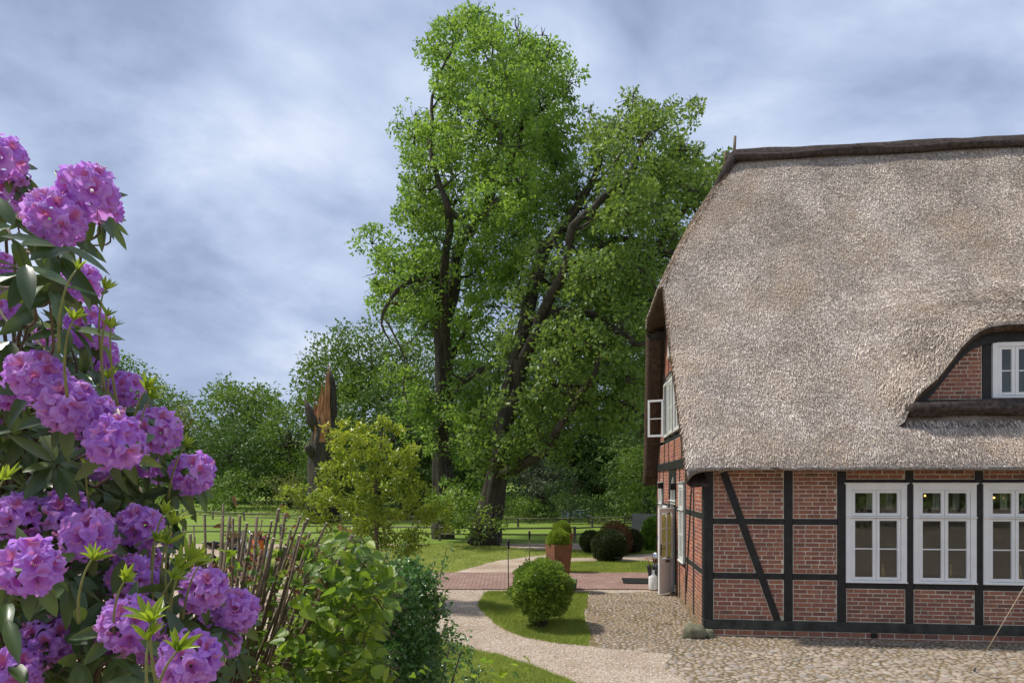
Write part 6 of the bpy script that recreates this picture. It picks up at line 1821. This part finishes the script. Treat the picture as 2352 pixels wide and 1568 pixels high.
def place_leaves(parent, off, proto_mes, protos, mats, nobj, name, mat_, scorefn=None, seed=0):
    idx = list(range(len(mats)))
    if scorefn: idx.sort(key=lambda i: -scorefn(mats[i]))
    rr = random.Random(seed); wh = [rr.randrange(len(protos)) for _ in mats]
    for i in idx[:nobj]:
        o = link_mesh(name, proto_mes[wh[i]], parent); o.matrix_local = off @ mats[i]
    rest = idx[nobj:]
    if rest:
        V, Fc, own = join_inst(protos, [mats[i] for i in rest], [wh[i] for i in rest])
        o = np_mesh('foliage', V, Fc, mat_, parent, RG.random(len(rest))[own], True); o.matrix_local = off; o['kind'] = 'stuff'
CAMP = Vector((0, 0, H))
def in_view(p, m_=12):
    if p.y < .2: return False
    u = 512 + F * p.x / p.y; v = VH - F * (p.z - H) / p.y
    return -m_ < u < 1024 + m_ and -m_ < v < 682 + m_

# --- rhododendron
YNGSTEM = M_simple('young_stem', (.20, .22, .07), .6, .2, 20)
R_ROOT = Vector((-1.9, 2.3, 0))
rho = empty('rhododendron', R_ROOT, 0, 'tall rhododendron covered in purple-pink flower clusters', 'shrub')
roff = Matrix.Translation(-R_ROOT)
def floret_mesh(seed):
    rr = random.Random(seed); V, Fc = [], []; NA, NR = 50, 6
    ph = rr.uniform(0, 6); R = .036
    for i in range(NR + 1):
        q = i / NR
        for j in range(NA):
            a = 2 * PI * j / NA
            lob = (1 - abs(math.sin(2.5 * (a - PI / 2))) ** 3.2)       # five lobes, one pointing up (+Y)
            rad = (.10 + .90 * q) * R
            rad *= 1 - (.30 * (1 - lob)) * q ** 2.6
            rad *= 1 + .09 * mnoise.noise(Vector((a * 2.2, seed, q))) * q
            z = .028 * (q ** .55) - .012 * q ** 3 * (.5 + .5 * lob)
            ruf = .0036 * q ** 2 * math.sin(a * 11 + ph) + .0055 * q ** 2 * mnoise.noise(Vector((math.cos(a) * 3, math.sin(a) * 3, seed * 2.3)))
            V.append((rad * math.cos(a), rad * math.sin(a), z + ruf - .028))
    for i in range(NR):
        for j in range(NA): Fc.append((i * NA + j, i * NA + (j + 1) % NA, (i + 1) * NA + (j + 1) % NA, (i + 1) * NA + j))
    return np.array(V), np.array(Fc)
fl = [floret_mesh(s_) for s_ in range(5)]
flm = [np_data('flower', V, Fc, PETAL, None, True) for V, Fc in fl]
sm_ = MB()
for i in range(7):
    a = -PI / 2 + (i - 3) * .33; e_ = Vector((math.cos(a) * .011, math.sin(a) * .011 - .001, -.002))
    sm_.tube([(0, 0, -.02), e_ * .6 + Vector((0, -.002, .002)), e_ + Vector((0, .005, .009))], .0006, 3); sm_.tube([e_ + Vector((0, .004, .008)), e_ + Vector((0, .006, .010))], .0010, 4)
stm_o = sm_.build('stamens', STAMEN); stm = stm_o.data; bpy.data.objects.remove(stm_o)
PR = [leaf_proto(.115, .040, 7, .18, .10, 'ell'), leaf_proto(.13, .038, 7, .32, .14, 'ell'), leaf_proto(.10, .042, 7, .08, .06, 'ell'), leaf_proto(.12, .036, 7, .5, .22, 'ell', .03)]
PRm = [np_data('leaf', V, Fc, RHOL, None, True) for V, Fc in PR]
PY = [leaf_proto(.055, .0115, 6, -.10, .3, 'ell'), leaf_proto(.048, .012, 6, .2, .35, 'ell')]
PYm = [np_data('young_leaf', V, Fc, YNGL, None, True) for V, Fc in PY]
TR_ = [(8, 350, 52), (5, 440, 50), (40, 400, 26), (68, 458, 30), (128, 492, 66), (205, 430, 64), (240, 470, 40), (188, 640, 44), (18, 640, 42), (2, 600, 34), (205, 745, 50), (232, 805, 40), (118, 770, 36), (85, 860, 66), (20, 880, 62), (160, 925, 66), (215, 960, 62), (265, 1010, 66), (235, 1050, 52), (288, 888, 42), (362, 985, 54), (447, 1082, 50), (338, 1065, 30), (40, 1185, 60), (150, 1175, 58), (205, 1225, 60), (250, 1275, 46), (320, 1205, 54), (70, 1300, 70), (110, 1255, 40), (305, 1320, 56), (345, 1280, 30), (112, 1465, 60), (205, 1445, 48), (300, 1430, 66), (345, 1465, 54), (470, 1350, 56), (548, 1400, 52), (440, 1515, 70), (530, 1478, 30), (25, 1545, 64), (100, 1575, 34), (395, 1235, 22), (360, 1085, 22), (45, 850, 52), (120, 900, 52), (190, 965, 50), (15, 930, 44), (60, 925, 40), (140, 1215, 44), (180, 1265, 44), (100, 1200, 40), (265, 1330, 40), (390, 1460, 46), (250, 1475, 44), (500, 1400, 40), (160, 1000, 34), (15, 700, 30), (160, 780, 34), (180, 1420, 34), (-110, 420, 50), (-90, 620, 52), (-160, 780, 56), (-80, 900, 58), (-180, 1020, 56), (-90, 1130, 58), (-150, 1290, 56), (-80, 1420, 58), (-190, 1540, 56), (-260, 880, 52), (-280, 1200, 52)]
rr = random.Random(12)
leafM, youngM, stems, shortst = [], [], [], []
for i, (x, y, rp) in enumerate(TR_):
    rp *= 1.10
    d = min(2.6, max(1.25, .080 * F / (rp * K)))
    if rp < 42: d = rr.uniform(2.1, 2.6)
    c = Q(x, y, d); Rt = rp * K * d / F
    outv = Vector((c.x - R_ROOT.x + .35, c.y - R_ROOT.y - 1.3, .35 + .5 * (c.z - 2.2) / 1.0)).normalized()
    if rp > 40: outv = (outv + (CAMP - c).normalized() * .55).normalized()
    r = bpy.data.objects.new('flower_cluster', None); COL.objects.link(r); r.parent = rho; r.empty_display_size = .02
    MT = Matrix.Translation(c) ; r.matrix_local = roff @ MT
    s0 = Rt / .083
    nfl = 13 if rp > 44 else 10
    ga = PI * (3 - math.sqrt(5)); base_c = -outv * .3 * Rt
    e1 = outv.orthogonal().normalized(); e2 = outv.cross(e1)
    for k_ in range(nfl):
        ct = 1 - (k_ + .5) / nfl * 1.42; st_ = math.sqrt(max(0, 1 - ct * ct)); a = k_ * ga + i
        dr = (outv * ct + e1 * math.cos(a) * st_ + e2 * math.sin(a) * st_).normalized()
        dr = (dr + Vector((rr.gauss(0, .10), rr.gauss(0, .10), rr.gauss(0, .10)))).normalized()
        upv = Vector((0, 0, 1)) - dr * dr.z
        upv = upv.normalized() if upv.length > .1 else e1
        xv = upv.cross(dr); M3 = Matrix((xv, upv, dr)).transposed().to_4x4()
        sc_f = s0 * rr.uniform(1.10, 1.40)
        Mf = Matrix.Translation(base_c + dr * Rt * rr.uniform(.80, .98)) @ M3 @ Matrix.Rotation(rr.gauss(0, .25), 4, 'Z') @ Matrix.Scale(sc_f, 4)
        o = link_mesh('flower', flm[rr.randrange(5)], r); o.matrix_local = Mf
        if rp > 36 and (CAMP - c).normalized().dot(dr) > .1 and k_ < 14:
            o2 = link_mesh('stamens', stm, r); o2.matrix_local = Mf; o2['kind'] = 'stuff'
    # whorl of leaves below the cluster
    nl = 8 if rp > 36 else 6
    bpos = c - outv * Rt * .95
    for k_ in range(nl):
        a = 2 * PI * k_ / nl + rr.uniform(-.3, .3)
        dr = (e1 * math.cos(a) + e2 * math.sin(a) + outv * rr.uniform(-.30, .15) + Vector((0, 0, -.35))).normalized()
        leafM.append(frame_m(bpos + dr * .012, dr, outv + Vector((0, 0, .3)), min(1.1, s0) * rr.uniform(.75, 1.1), rr.gauss(0, .35)))
    stems.append((c - outv * Rt * .3, outv))
# leafy shoots without flowers
SH_ = [(60, 600, 1.25), (120, 650, 1.3), (40, 520, 1.35), (140, 560, 1.35), (30, 720, 1.35), (150, 740, 1.5), (120, 790, 1.6), (30, 780, 1.5), (60, 980, 1.6), (20, 1050, 1.5), (130, 1060, 1.55), (330, 940, 1.9), (160, 1090, 1.7), (400, 1120, 2.0), (330, 1110, 1.9), (360, 1040, 2.1), (60, 1120, 1.6), (240, 1120, 1.8), (170, 1310, 1.5), (215, 1300, 1.5), (285, 1290, 1.7), (340, 1350, 1.7), (420, 1260, 2.0), (180, 1380, 1.6), (60, 1390, 1.5), (250, 1370, 1.6), (400, 1420, 1.7), (480, 1440, 1.7), (180, 1510, 1.5), (280, 1530, 1.4), (360, 1560, 1.4), (500, 1540, 1.8), (60, 1440, 1.5), (150, 1400, 1.6), (420, 1320, 1.8), (545, 1500, 2.0), (230, 880, 1.9), (300, 1160, 1.9), (20, 1370, 1.5), (230, 1560, 1.5), (90, 700, 1.5), (200, 1170, 2.0), (90, 1000, 1.8), (400, 1180, 2.1)]
for i, (x, y, d) in enumerate(SH_):
    if i % 5 == 4: continue
    d += .38 if y > 820 else .30
    c = Q(x, y, d); outv = Vector((.45 + rr.gauss(0, .25), -.35 + rr.gauss(0, .25), .55 + rr.gauss(0, .2))).normalized()
    e1 = outv.orthogonal().normalized(); e2 = outv.cross(e1)
    nl = rr.choice((7, 8, 9, 10))
    for k_ in range(nl):
        a = 2 * PI * k_ / nl + rr.uniform(-.35, .35)
        dr = (e1 * math.cos(a) + e2 * math.sin(a) + outv * rr.uniform(-.2, .55) + Vector((0, 0, -.45))).normalized()
        leafM.append(frame_m(c - outv * rr.uniform(0, .03) + dr * .010, dr, outv + Vector((0, 0, .2)), rr.uniform(.75, 1.15), rr.gauss(0, .4)))
    stems.append((c, outv))
# bright young shoots
YS = [(255, 755, 1.7, .8), (245, 725, 1.7, .5), (240, 665, 1.8, .7), (250, 870, 1.9, .9), (335, 895, 2.0, 1.1), (345, 915, 2.0, .9), (425, 1025, 2.1, .9), (395, 1205, 1.9, 1.2), (375, 1180, 1.9, 1.0), (385, 1250, 1.9, 1.2), (430, 1290, 1.9, 1.4), (410, 1310, 1.85, 1.3), (455, 1300, 1.95, 1.3), (395, 1330, 1.8, 1.0), (210, 1285, 1.5, .9), (285, 1335, 1.6, .9), (345, 1430, 1.3, 1.2), (340, 1470, 1.3, 1.0), (405, 1495, 1.35, 1.1), (175, 620, 1.5, .6), (168, 735, 1.5, .8), (5, 1105, 1.5, 1.0), (200, 1070, 1.9, .6), (360, 1245, 1.9, 1.0)]
for i, (x, y, d, sc_) in enumerate(YS):
    c = Q(x, y, d); outv = Vector((.35 + rr.gauss(0, .2), -.1 + rr.gauss(0, .2), .9)).normalized(); e1 = outv.orthogonal().normalized(); e2 = outv.cross(e1)
    for k_ in range(10):
        a = 2 * PI * k_ / 10 + rr.uniform(-.3, .3); sp_a = rr.uniform(.25, 1.3)
        dr = (e1 * math.cos(a) * sp_a + e2 * math.sin(a) * sp_a + outv).normalized()
        youngM.append(frame_m(c, dr, outv + Vector((0, -.3, 0)), sc_ * rr.uniform(.65, 1.1), rr.gauss(0, .4)))
    shortst.append((c, outv))
sc_leaf = lambda M_: (1 if in_view(M_.translation, 20) else .1) / max(.3, (M_.translation - CAMP).length) ** 2
nvis = len(leafM)
# inner filling foliage of the bush (dark interior depth), an ellipsoidal volume
inner = []
while len(inner) < 5200:
    p = Vector((rr.uniform(-3.3, -.1), rr.uniform(1.4, 3.9), rr.uniform(.2, 3.3)))
    if ((p.x + 1.8) / 1.45) ** 2 + ((p.y - 2.65) / 1.15) ** 2 + ((p.z - 1.5) / 1.85) ** 2 > 1: continue
    u = 512 + F * p.x / p.y; v = VH - F * (p.z - H) / p.y
    # right-hand outline of the bush in the picture, in 2352 units
    lim = float(np.interp(v / K, [250, 480, 600, 800, 900, 1000, 1100, 1200, 1300, 1400, 1600, 2600], [-80, 40, 60, 110, 210, 260, 300, 330, 330, 430, 480, 420]))
    if u / K > lim: continue
    dr = Vector((rr.gauss(0, 1), rr.gauss(0, 1), rr.gauss(-.3, .7))).normalized()
    inner.append(frame_m(p, dr, (rr.gauss(0, .6), rr.gauss(0, .6), 1), rr.uniform(.8, 1.15), rr.gauss(0, .5)))
place_leaves(rho, roff, PRm, PR, leafM, 300, 'leaf', RHOL, sc_leaf, 4)
PRlo = [leaf_proto(.115, .040, 4, .18, .10, 'ell'), leaf_proto(.13, .038, 4, .32, .14, 'ell')]
V, Fc, own = join_inst(PRlo, inner, [rr.randrange(2) for _ in inner])
o = np_mesh('inner_foliage', V, Fc, RHOL, rho, RG.random(len(inner))[own], True); o.matrix_local = roff; o['kind'] = 'stuff'
place_leaves(rho, roff, PYm, PY, youngM, 300, 'young_leaf', YNGL, sc_leaf, 5)
forks = [R_ROOT + Vector((dx - .15, dy + .75, z * .85)) for dx, dy, z in ((.2, .1, 1.0), (-.3, -.1, 1.2), (.5, -.2, 1.3), (0, .3, 1.5), (.3, -.4, 1.7), (-.2, -.3, 1.9), (.4, .2, 2.1), (-.1, 0, 2.3))]
for f_ in forks:
    o = MB().tube([R_ROOT + Vector((rr.uniform(-.15, .15), rr.uniform(-.15, .15), -.05)), R_ROOT.lerp(f_, .5) + Vector((rr.uniform(-.08, .08), rr.uniform(-.08, .08), 0)), f_], [.035, .024, .014], 7, jit=.2).build('stem', TWIG, rho); o.matrix_local = roff
for (c, outv) in stems:
    back = CAMP + (c - CAMP) * (1 + .42 / c.y) + Vector((-.10, 0, -.16))
    m1 = c - outv * .12 + Vector((0, .05, -.03)); mid = back.lerp(m1, .5) + Vector((rr.gauss(0, .02), rr.gauss(0, .03), -.02))
    f_ = min(forks, key=lambda q: (q - back).length)
    o = MB().tube(*spl([f_, f_.lerp(back, .6) + Vector((-.05, .10, -.05)), back, mid, m1, c - outv * .03], [.009, .008, .006, .0045, .0035, .0018]), 6).build('stem', TWIG, rho); o.matrix_local = roff
for (c, outv) in shortst:
    q = min(stems, key=lambda s_: (s_[0] - c).length + (.5 if s_[0].z > c.z else 0))[0]
    o = MB().tube(*spl([c, c - outv * .04, c - outv * .09 + Vector((-.01, .03, -.02)), c - outv * .13 + Vector((-.03, .09, -.05))], [.0018, .0024, .003, .004]), 6).build('stem', YNGSTEM, rho); o.matrix_local = roff

# --- cut hazel
HZ = Vector((-.95, 3.7, 0))
haz = empty('hazel_shrub', HZ, 0, 'hard-pruned hazel shrub with many cut brown stems and fresh leaves', 'shrub'); hoff = Matrix.Translation(-HZ)
PH = [leaf_proto(.078, .062, 11, .15, .10, 'round', .022, .09), leaf_proto(.068, .052, 11, .30, .16, 'round', .025, .09), leaf_proto(.082, .064, 11, .05, .14, 'round', -.022, .08), leaf_proto(.062, .046, 11, .5, .22, 'round', .03, .09)]
PHm = [np_data('leaf', V, Fc, HAZL, None, True) for V, Fc in PH]
PB = [leaf_proto(.035, .022, 5, .3, .3, 'round', .03, .05), leaf_proto(.045, .032, 5, .6, .3, 'round', .03, .05)]
PBm = [np_data('bud_leaf', V, Fc, BUDL, None, True) for V, Fc in PB]
tops = [(437, 1225), (447, 1230), (445, 1205), (470, 1180), (513, 1155), (511, 1188), (528, 1185), (520, 1240), (551, 1183), (590, 1185), (602, 1192), (560, 1250), (640, 1168), (655, 1178), (624, 1195), (690, 1185), (699, 1198), (688, 1228), (707, 1190), (540, 1300), (600, 1262), (578, 1225), (640, 1290), (648, 1240), (720, 1235), (735, 1250), (655, 1255), (742, 1272), (765, 1288), (798, 1240), (809, 1228), (766, 1295), (790, 1235), (760, 1330), (830, 1325), (812, 1390), (545, 1370), (455, 1280), (475, 1300), (490, 1240), (534, 1215), (567, 1200), (615, 1230), (668, 1215), (712, 1222), (750, 1200), (680, 1300), (590, 1330), (703, 1320), (575, 1290), (560, 1215), (607, 1340), (780, 1380), (660, 1540), (840, 1400)]
_r2 = random.Random(31)
tops += [(x_ + _r2.uniform(-22, 22), y_ + _r2.uniform(-5, 90)) for x_, y_ in tops[:44:4]]
hazM, budM = [], []
for i, (x, y) in enumerate(tops):
    d = rr.uniform(2.9, 3.9); tp = Q(x, y, d)
    fan = (x - 430) / 400
    bx_ = 452 + fan * 150 + rr.gauss(0, 26); by_ = 1640 + rr.uniform(0, 60)
    b1 = Q(bx_, by_, d + rr.uniform(-.1, .3)); g_ = HZ + Vector((rr.uniform(-.28, .28), rr.uniform(-.22, .22), -.03))
    mid = tp.lerp(b1, .5) + Vector((rr.gauss(0, .012), rr.gauss(0, .03), rr.gauss(0, .012))); b2_ = b1.lerp(g_, .5) + Vector((.04, 0, 0))
    r_ = rr.uniform(.0052, .0092) if rr.random() < .8 else .004
    o = MB().tube([g_, b2_, b1, mid, tp], [r_ * 1.5, r_ * 1.35, r_ * 1.2, r_ * 1.05, r_ * .95], 8, jit=.12).build('stem', STEMM, haz); o.matrix_local = hoff
    ax = (tp - mid).normalized()
    cp = MB().lathe([(0, 0), (r_ * .93, 0), (r_ * .93, .0015), (0, .0015)], (0, 0, 0), 8, M=Matrix.Translation(tp) @ ax.to_track_quat('Z', 'Y').to_matrix().to_4x4()).build('cut_end', CUTW, haz); cp.matrix_local = hoff
    for k_ in range(rr.randrange(2, 6)):
        q = rr.uniform(0, .35) if y < 1260 else rr.uniform(0, .2); p = tp.lerp(mid, q * 2)
        dr = Vector((rr.gauss(0, 1), rr.gauss(0, 1), rr.gauss(.3, .6))).normalized(); tw = p + dr * rr.uniform(.02, .07)
        o_ = budM if rr.random() < .8 else hazM
        for _ in range(3): o_.append(frame_m(tw, (dr + Vector((rr.gauss(0, .6), rr.gauss(0, .6), rr.gauss(-.3, .5)))).normalized(), (rr.gauss(0, .5), rr.gauss(0, .5), 1), rr.uniform(.4, .8), rr.gauss(0, .5)))
        stems_ = MB().tube([p, p.lerp(tw, .5) + Vector((0, 0, .006)), tw], [.002, .0015, .001], 4)
# big leaves in the lower right half and at the foot
HP = [(715, 1250), (780, 1215), (850, 1240), (880, 1290), (915, 1340), (890, 1400), (860, 1470), (900, 1530), (880, 1600), (480, 1660), (560, 1600), (620, 1530), (650, 1450), (690, 1330)]
pts = sample_poly(HP, 1900, np.random.default_rng(4))
tw_ = MB()
for (x, y) in pts[:1850]:
    q = (x - 560) / 330
    if rr.random() > .28 + .9 * max(0, min(1, (q + (y - 1330) / 420) * .9)): continue
    p = Q(x, y, rr.uniform(2.65, 3.7)); dr = Vector((rr.gauss(.2, .8), rr.gauss(-.4, .7), rr.gauss(-.25, .5))).normalized()
    hazM.append(frame_m(p, dr, (rr.gauss(0, .45), rr.gauss(-.45, .4), 1), rr.uniform(.55, .95), rr.gauss(0, .4)))
    if rr.random() < .5: tw_.tube([p, p - dr * .05 + Vector((0, 0, -.01)), p - dr * .10 + Vector((rr.gauss(0, .02), .02, -.05))], [.001, .0016, .0022], 4)
for (x, y) in [(x_, y_) for x_, y_ in zip(np.random.default_rng(8).uniform(500, 740, 330), np.random.default_rng(9).uniform(1290, 1600, 330))]:
    p = Q(x, y, rr.uniform(3.1, 4.2)); dr = Vector((rr.gauss(0, .8), rr.gauss(-.3, .7), rr.gauss(-.2, .5))).normalized()
    hazM.append(frame_m(p, dr, (rr.gauss(0, .45), rr.gauss(-.3, .4), 1), rr.uniform(.45, .85), rr.gauss(0, .4)))
for _ in range(700):      # the leafy base below the picture
    a = rr.uniform(0, 6.28); z = rr.uniform(.1, 1.75); q = rr.uniform(.3, .75) * (.6 + z * .3)
    p = HZ + Vector((math.cos(a) * q + z * .22, math.sin(a) * q * .8, z)); dr = Vector((math.cos(a) + rr.gauss(0, .5), math.sin(a) + rr.gauss(0, .5), -.3)).normalized()
    hazM.append(frame_m(p, dr, (0, 0, 1), rr.uniform(.7, 1.2), rr.gauss(0, .4)))
place_leaves(haz, hoff, PHm, PH, hazM, 300, 'leaf', HAZL, sc_leaf, 6)
place_leaves(haz, hoff, PBm, PB, budM, 240, 'bud_leaf', BUDL, sc_leaf, 7)
o = tw_.build('twigs', TWIG, haz); o.matrix_local = hoff; o['kind'] = 'stuff'

# --- rose bush
RB = Vector(((935 * K - 512) / F * 5.2, 5.2, 0))
ros = empty('rose_bush', RB, 0, 'dark green rose bush with fresh shoots right of the hazel', 'bush'); rof = Matrix.Translation(-RB)
RP = [(850, 1310), (895, 1285), (915, 1300), (950, 1285), (968, 1312), (1000, 1322), (990, 1365), (1022, 1395), (985, 1440), (1012, 1480), (985, 1525), (1018, 1568), (1015, 1640), (700, 1640), (760, 1560), (800, 1480), (820, 1400)]
rng = np.random.default_rng(14)
cl = crown_clumps(RP, 5.0, .55, 120, .10, .20, rng)
P_, S_ = clumps_to_twigs(cl, 2600, rng, RP, .2, .3)
low = [(Vector((RB.x + rng.uniform(-.75, .55), RB.y + rng.uniform(-.6, .6), rng.uniform(.15, 1.6))), .25) for _ in range(60)]
P2, S2 = clumps_to_twigs(low, 500, rng)
Pa, Sa = np.concatenate([P_, P2]), np.concatenate([S_ * .75, S2 * .5])
V, Fc, rn = leaf_arrays(Pa, 5, .035, .040, rng, cl_r=Sa, up=.9, asp=.6)
o = np_mesh('foliage', V, Fc, ROSEL, ros, rn); o.matrix_local = rof; o['kind'] = 'stuff'
PRo = [leaf_proto(.036, .022, 5, .1, .15, 'ell'), leaf_proto(.030, .019, 5, .3, .2, 'ell')]
PRom = [np_data('leaf', V_, F_, ROSEL, None, True) for V_, F_ in PRo]
rM = []
SHO = [((990, 1400), (1010, 1330), (1025, 1260), (1040, 1245)), ((960, 1400), (985, 1330), (1005, 1275)), ((900, 1380), (915, 1310), (930, 1255), (945, 1245)), ((1000, 1500), (1020, 1440), (1035, 1415)), ((860, 1360), (880, 1290), (900, 1262)), ((985, 1460), (1015, 1400), (1025, 1350)), ((990, 1540), (1020, 1490), (1040, 1480), (1048, 1500)), ((940, 1380), (955, 1320), (958, 1280)), ((980, 1520), (1010, 1460), (1030, 1455)), ((870, 1330), (850, 1290), (860, 1270)), ((1000, 1400), (1015, 1370), (1022, 1375))]
for s_i, pl in enumerate(SHO):
    d = rr.uniform(4.6, 5.2); W_ = [Q(x, y, d) for x, y in pl]
    o = MB().tube(W_, [.006, .005, .003, .002][:len(W_)], 6).build('shoot', M_simple('green_shoot', (.16, .20, .05), .5, .2, 20) if s_i == 0 else bpy.data.materials['green_shoot'], ros); o.matrix_local = rof
    for a, b in zip(W_[:-1], W_[1:]):
        n = max(3, int((b - a).length / .016))
        for k_ in range(n):
            p = a.lerp(b, k_ / n); dr = Vector((rr.gauss(0, 1), rr.gauss(0, 1), rr.gauss(.1, .4))).normalized()
            for _ in range(2): rM.append(frame_m(p + dr * rr.uniform(.01, .05), (dr + Vector((rr.gauss(0, .7), rr.gauss(0, .7), rr.gauss(0, .4)))).normalized(), (rr.gauss(0, .4), rr.gauss(0, .4), 1), rr.uniform(.7, 1.2), 0))
place_leaves(ros, rof, PRom, PRo, rM, 240, 'leaf', ROSEL, sc_leaf, 9)
for i in range(12):
    a = rr.uniform(0, 6.28); o = MB().tube([RB + Vector((math.cos(a) * .08, math.sin(a) * .08, -.03)), RB + Vector((math.cos(a) * .2, math.sin(a) * .2, .8)), RB + Vector((math.cos(a) * .42, math.sin(a) * .4, 1.5))], [.014, .011, .006], 6).build('stem', TWIG, ros); o.matrix_local = rof
